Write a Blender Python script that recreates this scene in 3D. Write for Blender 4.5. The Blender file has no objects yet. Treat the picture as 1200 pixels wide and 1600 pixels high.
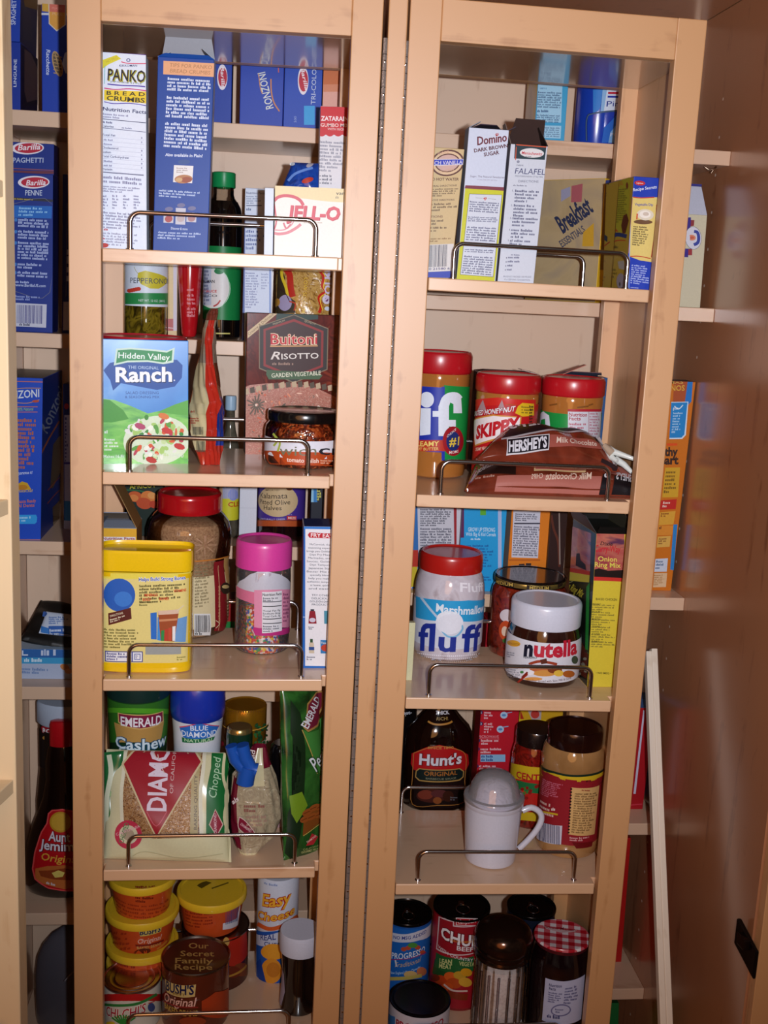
import bpy, bmesh, math, random
from mathutils import Vector as V, Matrix
PI = math.pi
rnd = random.Random(7)
sc = bpy.context.scene
COL = sc.collection

# ------------------------------------------------------------------ camera (surveyed from the photograph)
CAM = V((.23596, -1.6278, .90353)); YAW, PIT, ROL, FPX = .10725, .19793, .0483, 1754.865
fw = V((math.sin(YAW)*math.cos(PIT), math.cos(YAW)*math.cos(PIT), -math.sin(PIT)))
r0 = V((math.cos(YAW), -math.sin(YAW), 0)); u0 = r0.cross(fw)
rt = r0*math.cos(ROL)+u0*math.sin(ROL); up = -r0*math.sin(ROL)+u0*math.cos(ROL)
cd = bpy.data.cameras.new('camera'); cam = bpy.data.objects.new('camera', cd); COL.objects.link(cam)
cam.matrix_world = Matrix(((rt.x, up.x, -fw.x, CAM.x), (rt.y, up.y, -fw.y, CAM.y), (rt.z, up.z, -fw.z, CAM.z), (0, 0, 0, 1)))
cd.sensor_fit = 'VERTICAL'; cd.sensor_height = 24; cd.lens = FPX/1600*24; cd.clip_start = .02
sc.camera = cam
def proj(p):
    d = p-CAM; z = d.dot(fw); return 600+FPX*d.dot(rt)/z, 800-FPX*d.dot(up)/z
def ray(x, y): return (fw*FPX+rt*(x-600)-up*(y-800)).normalized()
# measuring windows of the photograph: measurements are written in the pixels of the window in use
WIN = dict(c1=(0,0,3), c2=(300,0,3), c3=(600,0,2), c4=(140,380,2.857), c5=(0,180,3.636), c6=(0,560,2.963), c7=(0,1060,2.963), c8=(140,740,2.857),
 d1=(140,1060,2.857), d2=(140,1340,2.857), d3=(620,460,2.857), d4=(620,770,2.857), d5=(600,1080,3), d6=(590,1370,2.927), d7=(960,480,2.58), d8=(940,1040,2.857),
 e5=(650,180,5.714), e6=(840,220,5.4545), e7=(150,60,4.706), e8=(150,1480,3.43), f6=(380,60,4.444), f7=(800,100,6), f8=(1040,220,5.714),
 g1=(150,400,5.714), g2=(340,400,5.714), g3=(290,470,5.926), g4=(150,755,5.714), g5=(340,755,6), g6=(150,1070,6.316), g7=(330,1070,5.926), g8=(620,1090,6), px=(0,0,1))
W_ = [0, 0, 1]
def X(k): W_[:] = WIN[k]
def cx_(x): return W_[0]+x/W_[2]
def cy_(y): return W_[1]+y/W_[2]

# ------------------------------------------------------------------ materials
MC = {}
def lin(h):
    c = [int(h[i:i+2], 16)/255 for i in (0, 2, 4)]
    return [x/12.92 if x <= .04045 else ((x+.055)/1.055)**2.4 for x in c]
def newmat(n):
    m = bpy.data.materials.new(n); m.use_nodes = True; nt = m.node_tree
    return m, nt, nt.nodes['Principled BSDF'], nt.nodes, nt.links
def P(h, rough=.42, metal=0, coat=0, bump=0, scale=300, var=.06):
    k = (h, rough, metal, coat, bump, scale, var)
    if k in MC: return MC[k]
    m, nt, b, N, L = newmat('print_'+h)
    c = lin(h)
    tc = N.new('ShaderNodeTexCoord'); no = N.new('ShaderNodeTexNoise'); no.inputs['Scale'].default_value = scale; no.inputs['Detail'].default_value = 2
    L.new(tc.outputs['Object'], no.inputs['Vector'])
    mx = N.new('ShaderNodeMix'); mx.data_type = 'RGBA'
    mx.inputs[6].default_value = [x*(1-var) for x in c]+[1]; mx.inputs[7].default_value = [min(1, x*(1+var)) for x in c]+[1]
    L.new(no.outputs[0], mx.inputs[0]); L.new(mx.outputs[2], b.inputs['Base Color'])
    b.inputs['Specular IOR Level'].default_value = .5 if (metal or coat or rough < .3) else .28
    b.inputs['Roughness'].default_value = rough; b.inputs['Metallic'].default_value = metal; b.inputs['Coat Weight'].default_value = coat; b.inputs['Coat Roughness'].default_value = .08
    if bump:
        bp = N.new('ShaderNodeBump'); bp.inputs['Strength'].default_value = bump; bp.inputs['Distance'].default_value = .002
        L.new(no.outputs[0], bp.inputs['Height']); L.new(bp.outputs[0], b.inputs['Normal'])
    MC[k] = m; return m
def wood(name, axis, c1, c2, rough=.38, coat=.25, crough=.16, spec=.5):
    if name in MC: return MC[name]
    m, nt, b, N, L = newmat(name)
    tc = N.new('ShaderNodeTexCoord'); mp = N.new('ShaderNodeMapping'); L.new(tc.outputs['Object'], mp.inputs[0])
    s = [26, 26, 26]; s[axis] = 1.6; mp.inputs['Scale'].default_value = s
    n1 = N.new('ShaderNodeTexNoise'); n1.inputs['Scale'].default_value = 1.6; n1.inputs['Detail'].default_value = 6; n1.inputs['Distortion'].default_value = .6
    L.new(mp.outputs[0], n1.inputs['Vector'])
    n2 = N.new('ShaderNodeTexNoise'); n2.inputs['Scale'].default_value = 14; n2.inputs['Detail'].default_value = 3; n2.inputs['Distortion'].default_value = 1.5
    L.new(tc.outputs['Object'], n2.inputs['Vector'])
    ad = N.new('ShaderNodeMath'); ad.operation = 'MULTIPLY_ADD'; ad.inputs[1].default_value = .45
    L.new(n2.outputs[0], ad.inputs[0]); L.new(n1.outputs[0], ad.inputs[2])
    cr = N.new('ShaderNodeValToRGB'); cr.color_ramp.elements[0].position = .45; cr.color_ramp.elements[1].position = 1.0
    cr.color_ramp.elements[0].color = lin(c2)+[1]; cr.color_ramp.elements[1].color = lin(c1)+[1]
    e = cr.color_ramp.elements.new(.62); e.color = lin(c1)+[1]
    L.new(ad.outputs[0], cr.inputs[0]); L.new(cr.outputs[0], b.inputs['Base Color'])
    b.inputs['Roughness'].default_value = rough; b.inputs['Coat Weight'].default_value = coat; b.inputs['Coat Roughness'].default_value = crough
    b.inputs['Specular IOR Level'].default_value = spec
    MC[name] = m; return m
MAPLE = ('CB9560', 'B07842')
WV = wood('maple_vertical', 2, *MAPLE, .5, 1, .5, .9); WH = wood('maple_horizontal', 0, *MAPLE, .5, 1, .5, .9); WED = wood('maple_edge_lit', 0, 'D8AC84', 'C4936A', .42, .6, .4, .7)  # WED: paler maple, light caught by the rounded shelf edges put into the colour
WSH = wood('maple_shelf', 0, 'D2AE8E', 'BA9070', .30, .6, .12)
WBK = wood('maple_back_panel', 2, 'DABA9E', 'C49E80', .45, .1)
WEDGE = wood('maple_shelf_edge', 0, 'D6B294', 'C09676', .4, .3)
WSIDE = wood('maple_side_shaded', 2, 'AC7450', '8E5A3C', .3, 1, .2)  # same maple in a darker tone: dim grazing light put into the colour
CHROME = P('C4BEBE', .16, 1, 0, 0, 60, .03)
HINGE = P('A89A92', .42, .7, 0, .3, 500, .2)
def clear(name, tint='FFFFFF', k=.12, rough=.03, milk=0):
    if name in MC: return MC[name]
    m, nt, b, N, L = newmat(name); out = N['Material Output']
    t = N.new('ShaderNodeBsdfTransparent'); t.inputs[0].default_value = lin(tint)+[1]
    g = N.new('ShaderNodeBsdfGlossy'); g.inputs['Roughness'].default_value = rough
    fr = N.new('ShaderNodeFresnel'); fr.inputs[0].default_value = 1.45
    no = N.new('ShaderNodeTexNoise'); no.inputs['Scale'].default_value = 40
    mu = N.new('ShaderNodeMath'); mu.operation = 'MULTIPLY_ADD'; mu.inputs[1].default_value = .04; L.new(no.outputs[0], mu.inputs[0]); L.new(fr.outputs[0], mu.inputs[2])
    a2 = N.new('ShaderNodeMath'); a2.operation = 'ADD'; a2.use_clamp = True; a2.inputs[1].default_value = k-.06; L.new(mu.outputs[0], a2.inputs[0])
    mx = N.new('ShaderNodeMixShader'); L.new(a2.outputs[0], mx.inputs[0]); L.new(t.outputs[0], mx.inputs[1]); L.new(g.outputs[0], mx.inputs[2]); 
    if milk:
        df = N.new('ShaderNodeBsdfDiffuse'); df.inputs[0].default_value = (.85, .83, .86, 1); m2 = N.new('ShaderNodeMixShader'); m2.inputs[0].default_value = milk
        L.new(mx.outputs[0], m2.inputs[1]); L.new(df.outputs[0], m2.inputs[2]); mx = m2
    L.new(mx.outputs[0], out.inputs[0])
    MC[name] = m; return m
def speck(name, cols, scale, rough=.5, base=None):
    """many small grains of several colours (sprinkles, nuts, relish)"""
    if name in MC: return MC[name]
    m, nt, b, N, L = newmat(name)
    tc = N.new('ShaderNodeTexCoord'); mp = N.new('ShaderNodeMapping'); mp.inputs['Rotation'].default_value = (.5, .7, .3); mp.inputs['Scale'].default_value = (1, 1.8, 1)
    vo = N.new('ShaderNodeTexVoronoi'); vo.inputs['Scale'].default_value = scale
    L.new(tc.outputs['Object'], mp.inputs[0]); L.new(mp.outputs[0], vo.inputs['Vector'])
    sp = N.new('ShaderNodeSeparateColor'); L.new(vo.outputs['Color'], sp.inputs[0])
    cr = N.new('ShaderNodeValToRGB'); cr.color_ramp.interpolation = 'CONSTANT'
    els = cr.color_ramp.elements; els[0].color = lin(cols[0])+[1]; els[1].position = 1/len(cols); els[1].color = lin(cols[1])+[1]
    for i in range(2, len(cols)): e = els.new(i/len(cols)); e.color = lin(cols[i])+[1]
    L.new(sp.outputs[0], cr.inputs[0]); L.new(cr.outputs[0], b.inputs['Base Color'])
    bp = N.new('ShaderNodeBump'); bp.inputs['Strength'].default_value = .5; bp.inputs['Distance'].default_value = .002; bp.invert = True
    L.new(vo.outputs['Distance'], bp.inputs['Height']); L.new(bp.outputs[0], b.inputs['Normal']); b.inputs['Roughness'].default_value = rough
    MC[name] = m; return m
def cloudy(name, stops, scale=60, rough=.3, coat=.3, dist=1.0, stretch=(1, 1, 1), bump=0):
    """soft printed picture / mottled content: colours run through a noise"""
    if name in MC: return MC[name]
    m, nt, b, N, L = newmat(name)
    tc = N.new('ShaderNodeTexCoord'); mp = N.new('ShaderNodeMapping'); mp.inputs['Scale'].default_value = stretch
    no = N.new('ShaderNodeTexNoise'); no.inputs['Scale'].default_value = scale; no.inputs['Detail'].default_value = 4; no.inputs['Distortion'].default_value = dist
    L.new(tc.outputs['Object'], mp.inputs[0]); L.new(mp.outputs[0], no.inputs['Vector'])
    cr = N.new('ShaderNodeValToRGB'); els = cr.color_ramp.elements; n = len(stops)
    els[0].position = .3; els[0].color = lin(stops[0])+[1]; els[1].position = .7; els[1].color = lin(stops[-1])+[1]
    for i in range(1, n-1): e = els.new(.3+.4*i/(n-1)); e.color = lin(stops[i])+[1]
    L.new(no.outputs[0], cr.inputs[0]); L.new(cr.outputs[0], b.inputs['Base Color'])
    b.inputs['Roughness'].default_value = rough; b.inputs['Coat Weight'].default_value = coat; b.inputs['Coat Roughness'].default_value = .06
    if bump:
        bp = N.new('ShaderNodeBump'); bp.inputs['Strength'].default_value = bump; bp.inputs['Distance'].default_value = .002
        L.new(no.outputs[0], bp.inputs['Height']); L.new(bp.outputs[0], b.inputs['Normal'])
    MC[name] = m; return m
def mt(c): return P(c) if isinstance(c, str) else c

# ------------------------------------------------------------------ mesh building
class MB:
    def __init__(s): s.v = []; s.f = []; s.m = []; s.mats = []; s.flat = set()
    def mi(s, m):
        m = mt(m)
        if m not in s.mats: s.mats.append(m)
        return s.mats.index(m)
    def add(s, vs, fs, m):
        o = len(s.v); k = s.mi(m); s.v += [V(a) for a in vs]
        for f in fs: s.f.append([i+o for i in f]); s.m.append(k)
    def box(s, a, b, m, tr=lambda p: p):
        x0, y0, z0 = a; x1, y1, z1 = b
        vs = [tr(V(p)) for p in ((x0,y0,z0),(x1,y0,z0),(x1,y1,z0),(x0,y1,z0),(x0,y0,z1),(x1,y0,z1),(x1,y1,z1),(x0,y1,z1))]
        s.add(vs, [(0,3,2,1),(4,5,6,7),(0,1,5,4),(1,2,6,5),(2,3,7,6),(3,0,4,7)], m)
    def hexa(s, c, mats, bev=.0009):
        """c: 8 corners (front bl br tr tl, back bl br tr tl); mats: front,right,back,left,top,bottom"""
        bm = bmesh.new(); vs = [bm.verts.new(p) for p in c]
        for k, idx in enumerate([(0,1,2,3),(1,5,6,2),(5,4,7,6),(4,0,3,7),(3,2,6,7),(4,5,1,0)]):
            f = bm.faces.new([vs[i] for i in idx]); f.material_index = k
        if bev: bmesh.ops.bevel(bm, geom=bm.edges[:], offset=bev, segments=2, affect='EDGES', profile=.5)
        bm.verts.index_update(); s.flat |= set(range(len(s.f), len(s.f)+len(bm.faces))); o = len(s.v); s.v += [v.co.copy() for v in bm.verts]
        ks = [s.mi(m) for m in mats]
        for f in bm.faces: s.f.append([v.index+o for v in f.verts]); s.m.append(ks[min(f.material_index, 5)])
        bm.free()
    def slab(s, out, dn, mats, bev=.0016):
        """flat board: outline points (top side), dn = vector to the underside; mats: sides, top, bottom"""
        bm = bmesh.new(); a = [bm.verts.new(p) for p in out]; b = [bm.verts.new(V(p)+dn) for p in out]; n = len(a)
        bm.faces.new(a).material_index = 1; bm.faces.new(b[::-1]).material_index = 2
        for i in range(n): bm.faces.new((a[i], b[i], b[(i+1) % n], a[(i+1) % n]))
        bmesh.ops.recalc_face_normals(bm, faces=bm.faces[:])
        if bev: bmesh.ops.bevel(bm, geom=bm.edges[:], offset=bev, segments=2, affect='EDGES', profile=.5)
        bm.verts.index_update(); s.flat |= set(range(len(s.f), len(s.f)+len(bm.faces))); o = len(s.v); s.v += [v.co.copy() for v in bm.verts]
        ks = [s.mi(m) for m in mats]
        for f in bm.faces: s.f.append([v.index+o for v in f.verts]); s.m.append(ks[min(f.material_index, 2)])
        bm.free()
    def lathe(s, prof, m, tr, n=72):
        """prof: [(r,z)]; tr maps (x,y,z)->world"""
        rows = []; vs = []; fs = []
        for r, z in prof:
            if r < 1e-6: rows.append([len(vs)]); vs.append(tr(0, 0, z))
            else:
                rows.append(list(range(len(vs), len(vs)+n))); vs += [tr(r*math.cos(2*PI*i/n), r*math.sin(2*PI*i/n), z) for i in range(n)]
        for a, b in zip(rows, rows[1:]):
            if len(a) == 1 and len(b) == 1: continue
            for i in range(n):
                j = (i+1) % n
                if len(a) == 1: fs.append((a[0], b[j], b[i]))
                elif len(b) == 1: fs.append((a[i], a[j], b[0]))
                else: fs.append((a[i], a[j], b[j], b[i]))
        s.add(vs, fs, m)
    def tube(s, pts, r, m, n=10, cap=True):
        pts = [V(p) for p in pts]; vs = []; fs = []; pr = None
        for i, p in enumerate(pts):
            t = (pts[min(i+1, len(pts)-1)]-pts[max(i-1, 0)]).normalized()
            a = pr if pr is not None else t.orthogonal().normalized()
            a = (a-t*a.dot(t)).normalized(); pr = a; b = t.cross(a)
            rr = r[i] if isinstance(r, (list, tuple)) else r
            vs += [p+a*rr*math.cos(2*PI*k/n)+b*rr*math.sin(2*PI*k/n) for k in range(n)]
        for i in range(len(pts)-1):
            for k in range(n): fs.append((i*n+k, i*n+(k+1) % n, (i+1)*n+(k+1) % n, (i+1)*n+k))
        if cap: fs += [tuple(range(n))[::-1], tuple(range((len(pts)-1)*n, len(pts)*n))]
        s.add(vs, fs, m)
    def grid(s, fn, nu, nv, m, mf=None):
        vs = [fn(i/nu, j/nv) for j in range(nv+1) for i in range(nu+1)]; o = len(s.v); s.v += [V(a) for a in vs]
        for j in range(nv):
            for i in range(nu):
                a = j*(nu+1)+i; s.f.append([o+a, o+a+1, o+a+nu+2, o+a+nu+1]); s.m.append(s.mi(mf((i+.5)/nu, (j+.5)/nv) if mf else m))
def link(name, mb, parent=None, loc=None, smooth=True, ang=38):
    me = bpy.data.meshes.new(name)
    org = parent.matrix_basis.translation if parent is not None and 'w' in parent else V((0, 0, 0))
    if parent is not None and 'w' in parent: org = V(parent['w'])
    elif loc is not None: org = V(loc)
    elif mb.v: org = V(((min(v.x for v in mb.v)+max(v.x for v in mb.v))/2, (min(v.y for v in mb.v)+max(v.y for v in mb.v))/2, min(v.z for v in mb.v)))
    if parent is not None: org = V(parent['w'])
    me.from_pydata([v-org for v in mb.v], [], mb.f)
    for m in mb.mats: me.materials.append(m)
    me.polygons.foreach_set('material_index', mb.m)
    me.polygons.foreach_set('use_smooth', [smooth and i not in mb.flat for i in range(len(mb.f))]); me.update()
    if smooth:
        me.set_sharp_from_angle(angle=math.radians(ang)); me.polygons.foreach_set('use_smooth', [i not in mb.flat for i in range(len(mb.f))])
    o = bpy.data.objects.new(name, me); COL.objects.link(o)
    if parent is not None: o.parent = parent; o['w'] = list(org)
    else: o.location = org; o['w'] = list(org)
    return o
def tag(o, label=None, cat=None, group=None, kind=None):
    for k, v in (('label', label), ('category', cat), ('group', group), ('kind', kind)):
        if v: o[k] = v
    return o
def empty(name, loc, label=None, cat=None, group=None):
    o = bpy.data.objects.new(name, None); o.empty_display_size = .02; COL.objects.link(o); o.location = loc; o['w'] = list(loc)
    return tag(o, label, cat, group)

# ------------------------------------------------------------------ printed surfaces
class Flat:
    bis = 0; o0 = .00012; dl = .00005; bend = False
    def __init__(s, O, U, Vv, N, h=None, bis=0):
        s.O, s.U, s.V, s.N, s.h, s.lim = O, U, Vv, N.normalized(), h, None
        if bis: s.bis = bis; s.bisv = bis
    def uv(s, x, y):
        d = ray(x, y); t = (s.O-CAM).dot(s.N)/d.dot(s.N); p = CAM+d*t-s.O; return V((p.dot(s.U), p.dot(s.V)))
    def pos(s, u, v, o):
        if s.lim: u = min(max(u, 0), s.lim[0]); v = min(max(v, 0), s.lim[1])
        return s.O+s.U*u+s.V*v+s.N*(o+(s.h(u, v) if s.h else 0))
class Cyl:
    bis = .0035; o0 = .00018; dl = .00006; bend = True; bisv = 0
    def __init__(s, C, rf, R, A=V((0, 0, 1)), sy=1):
        s.C, s.rf, s.R, s.A, s.sy = C, rf, R, A.normalized(), sy
        d = CAM-C; d -= s.A*d.dot(s.A); s.e1 = d.normalized(); s.e2 = s.A.cross(s.e1)   # e1 towards camera, e2 to the right
        s.e2 = -s.e2 if s.e2.dot(rt) < 0 else s.e2
        if sy != 1: s.e1 = V((0, -1, 0)); s.e2 = V((1, 0, 0))
    def uv(s, x, y):
        d = ray(x, y); o = CAM-s.C
        dx, dy, dz = d.dot(s.e2), d.dot(s.e1)/s.sy, d.dot(s.A); ox, oy, oz = o.dot(s.e2), o.dot(s.e1)/s.sy, o.dot(s.A)
        r = s.R; z = 0
        for _ in range(4):
            a = dx*dx+dy*dy; b = ox*dx+oy*dy; c = ox*ox+oy*oy-r*r; q = b*b-a*c
            t = (-b-math.sqrt(max(q, 0)))/a; z = oz+t*dz; r = s.rf(z)
        ang = math.atan2(ox+t*dx, oy+t*dy); return V((ang*s.R, z))
    def pos(s, u, v, o):
        a = u/s.R; r = s.rf(v)+o; return s.C+s.A*v+s.e2*(r*math.sin(a))+s.e1*(r*math.cos(a)*s.sy)
GLY = {}
def glyphs(t, b, sh):
    k = (t, b, sh)
    if k not in GLY:
        c = bpy.data.curves.new('t', 'FONT'); c.body = t; c.offset = b; c.shear = sh; c.resolution_u = 2
        o = bpy.data.objects.new('t', c); COL.objects.link(o); dg = bpy.context.evaluated_depsgraph_get(); me = o.evaluated_get(dg).to_mesh()
        vs = [(v.co.x, v.co.y) for v in me.vertices]; fs = [tuple(p.vertices) for p in me.polygons]
        x0 = min((v[0] for v in vs), default=0); x1 = max((v[0] for v in vs), default=1)
        GLY[k] = ([((x-x0)/max(x1-x0, 1e-6), y/.7) for x, y in vs], fs); o.evaluated_get(dg).to_mesh_clear()
        bpy.data.objects.remove(o); bpy.data.curves.remove(c)
    return GLY[k]
class Art:
    def __init__(s, surf): s.s = surf; s.ops = []; s.n = 0
    def put(s, vs, fs, m): s.ops.append((vs, fs, m, s.n)); s.n += 1; return s
    def a(s, x, y): return s.s.uv(cx_(x), cy_(y))
    def Pg(s, pts, m): return s.put([s.a(*p) for p in pts], [tuple(range(len(pts)))], m)
    def R(s, x0, y0, x1, y1, m, sk=0):
        n = 9 if s.s.bend else 1
        top = [(x0+(x1-x0)*i/n, y0+sk*i/n) for i in range(n+1)]; bot = [(x0+(x1-x0)*i/n, y1+sk*i/n) for i in range(n, -1, -1)]
        return s.Pg(top+bot, m)
    def uvq(s, u0, v0, u1, v1, m): return s.put([V((u0, v0)), V((u1, v0)), V((u1, v1)), V((u0, v1))], [(0, 1, 2, 3)], m)
    def E(s, x, y, rx, ry, m, rot=0, n=28):
        c, q = math.cos(rot), math.sin(rot)
        return s.Pg([(x+rx*math.cos(t)*c-ry*math.sin(t)*q, y+rx*math.cos(t)*q+ry*math.sin(t)*c) for t in (2*PI*i/n for i in range(n))], m)
    def T(s, t, x0, y0, x1, y1, h, m, b=0, sh=0):
        vs, fs = glyphs(t, b, sh); p0 = s.a(x0, y0); p1 = s.a(x1, y1); L = math.hypot(x1-x0, y1-y0)
        hx = x0+(y1-y0)/L*h; hy = y0-(x1-x0)/L*h; hv = s.a(hx, hy)-p0
        if s.s.bend and abs(x1-x0) > abs(y1-y0): hv = V((0, hv.y))
        return s.put([p0+(p1-p0)*u+hv*v for u, v in vs], fs, m)
    def line(s, pts, w, m):
        if len(pts) > 2:
            q = []
            for i in range(len(pts)-1):
                p0, p1, p2, p3 = pts[max(i-1, 0)], pts[i], pts[i+1], pts[min(i+2, len(pts)-1)]
                for t in (0, .25, .5, .75): q.append(tuple(.5*(2*p1[k]+(p2[k]-p0[k])*t+(2*p0[k]-5*p1[k]+4*p2[k]-p3[k])*t*t+(3*p1[k]-p0[k]-3*p2[k]+p3[k])*t**3) for k in (0, 1)))
            pts = q+[pts[-1]]
        L = []; Rr = []
        for i, p in enumerate(pts):
            a = pts[max(i-1, 0)]; b = pts[min(i+1, len(pts)-1)]; l = math.hypot(b[0]-a[0], b[1]-a[1]) or 1
            nx, ny = -(b[1]-a[1])/l*w/2, (b[0]-a[0])/l*w/2; L.append((p[0]+nx, p[1]+ny)); Rr.append((p[0]-nx, p[1]-ny))
        vs = [s.a(*p) for p in L+Rr]; n = len(pts)
        return s.put(vs, [(i, i+1, n+i+1, n+i) for i in range(n-1)], m)
    def G(s, q, n, m, h=.5, seed=1, fill=1.0, just=False):
        """n rows of fine print inside the quad q = (tl, tr, br, bl) or (x0,y0,x1,y1)"""
        if len(q) == 4 and not isinstance(q[0], tuple): q = ((q[0], q[1]), (q[2], q[1]), (q[2], q[3]), (q[0], q[3]))
        rr = random.Random(seed); A, B, C, D = [s.a(*p) for p in q]; W = (B-A).length; H = (D-A).length/n; vs = []; fs = []
        lw = H*.42/W
        for r in range(n):
            e = 1 if just else (fill*(.75+.25*rr.random()) if r < n-1 else .5*fill); x = 0; wl = rr.randint(2, 8)
            while x < e-lw:
                if wl == 0: x += lw*1.1; wl = rr.randint(2, 9); continue
                w = lw*(.5+.5*rr.random()); hh = h*(1 if rr.random() > .25 else 1.4)
                for (u, v) in ((x, r+.85), (x+w, r+.85), (x+w, r+.85-hh), (x, r+.85-hh)):
                    a = A.lerp(B, u); d = D.lerp(C, u); vs.append(a.lerp(d, v/n))
                fs.append(tuple(range(len(vs)-4, len(vs)))); x += w+lw*.28; wl -= 1
        return s.put(vs, fs, m)
    def bars(s, x0, y0, x1, y1, m='1A1A22', seed=3, sk=0):
        rr = random.Random(seed); x = 0; W = x1-x0; vs = []; fs = []
        while x < .97:
            w = rr.choice((.012, .02, .035)); a = x0+W*x; b = x0+W*(x+w); ya = sk*x
            for p in ((a, y0+ya), (b, y0+ya), (b, y1+ya), (a, y1+ya)): vs.append(s.a(*p))
            fs.append(tuple(range(len(vs)-4, len(vs)))); x += w+rr.choice((.014, .022, .03))
        return s.put(vs, fs, m)
    def emit(s, mb):
        S = s.s
        if not s.ops: return
        bm = bmesh.new(); lay = bm.verts.layers.int.new('l'); mats = []
        for vs, fs, m, k in s.ops:
            m = mt(m)
            if m not in mats: mats.append(m)
            bv = [bm.verts.new((v.x, v.y, 0)) for v in vs]
            for v in bv: v[lay] = k
            for f in fs:
                try: ff = bm.faces.new([bv[i] for i in f]); ff.material_index = mats.index(m)
                except ValueError: pass
        if len(s.ops) and any(len(f.verts) > 4 for f in bm.faces): bmesh.ops.triangulate(bm, faces=[f for f in bm.faces if len(f.verts) > 4])
        # keep the layer on new verts: encode it in z
        for v in bm.verts: v.co.z = v[lay]
        for ax, st in ((0, S.bis), (1, getattr(S, 'bisv', 0))):
            if not st: continue
            lo = min(v.co[ax] for v in bm.verts); hi = max(v.co[ax] for v in bm.verts); k = math.floor(lo/st)+1
            while k*st < hi:
                c = k*st; fc = [f for f in bm.faces if min(v.co[ax] for v in f.verts) < c-1e-6 and max(v.co[ax] for v in f.verts) > c+1e-6]
                if fc:
                    ge = set(fc)
                    for f in fc: ge |= set(f.edges) | set(f.verts)
                    co = V((0, 0, 0)); co[ax] = c; no = V((0, 0, 0)); no[ax] = 1
                    bmesh.ops.bisect_plane(bm, geom=list(ge), plane_co=co, plane_no=no, dist=1e-7)
                k += 1
        bm.verts.index_update(); o = len(mb.v); mb.v += [S.pos(v.co.x, v.co.y, S.o0+S.dl*round(v.co.z)) for v in bm.verts]
        ks = [mb.mi(m) for m in mats]
        for f in bm.faces: mb.f.append([v.index+o for v in f.verts]); mb.m.append(ks[f.material_index])
        bm.free()

# ------------------------------------------------------------------ the places things stand on
WI, DU, TH = .335, .2623, .0186
ZL = dict(t=1.23624, s1=.94081, s2=.6262, s3=.31164, s4=0, s5=-.312); ZR = dict(t=1.23973, s1=.91958, s2=.60125, s3=.28056, s4=-.03605, s5=-.352)
RX, RY = .45941, .00882
def LU(x, d, z): return V((x, d, z+(x-WI)*.01041))
def RU(x, d, z): return V((RX+x-d*.0018, RY+d+x*.0018, z-x*.00771))
BY = .31
ZB = dict(A=1.153, B=.8005, C=.4445, D=.1795, E=-.262, F=-.56); ZC = dict(A=1.158, B=.893, C=.3655, D=-.085, E=-.44, F=-.8)
def place(bay, x, d):
    """bay = 'Ls1' 'Rs3' (swing-out units) or 'BLA' 'BRC' (fixed shelves); x world-ish, d depth from that shelf's front edge"""
    if bay[0] == 'L': return LU(x, d, ZL[bay[1:]])
    if bay[0] == 'R': return RU(x-RX, d, ZR[bay[1:]])
    return V((x, BY+d, (ZB if bay[1] == 'L' else ZC)[bay[2]]))
def gx(bay, px, d):
    lo, hi = -1.0, 2.0
    for _ in range(40):
        m = (lo+hi)/2
        if proj(place(bay, m, d))[0] < px: lo = m
        else: hi = m
    return place(bay, lo, d)
def gp(bay, px, py):
    lo, hi = -.1, .6
    for _ in range(40):
        m = (lo+hi)/2
        if proj(gx(bay, px, m))[1] > py: lo = m
        else: hi = m
    return gx(bay, px, lo)
def spot(bay, x, d):   # d<1: depth in metres; otherwise a row of the photograph
    return gx(bay, cx_(x), d) if abs(d) < 1 else gp(bay, cx_(x), cy_(d))
def height(p, y, A=V((0, 0, 1))):
    lo, hi = 0.0, .6
    for _ in range(40):
        m = (lo+hi)/2
        if proj(p+A*m)[1] > cy_(y): lo = m
        else: hi = m
    return lo

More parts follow.
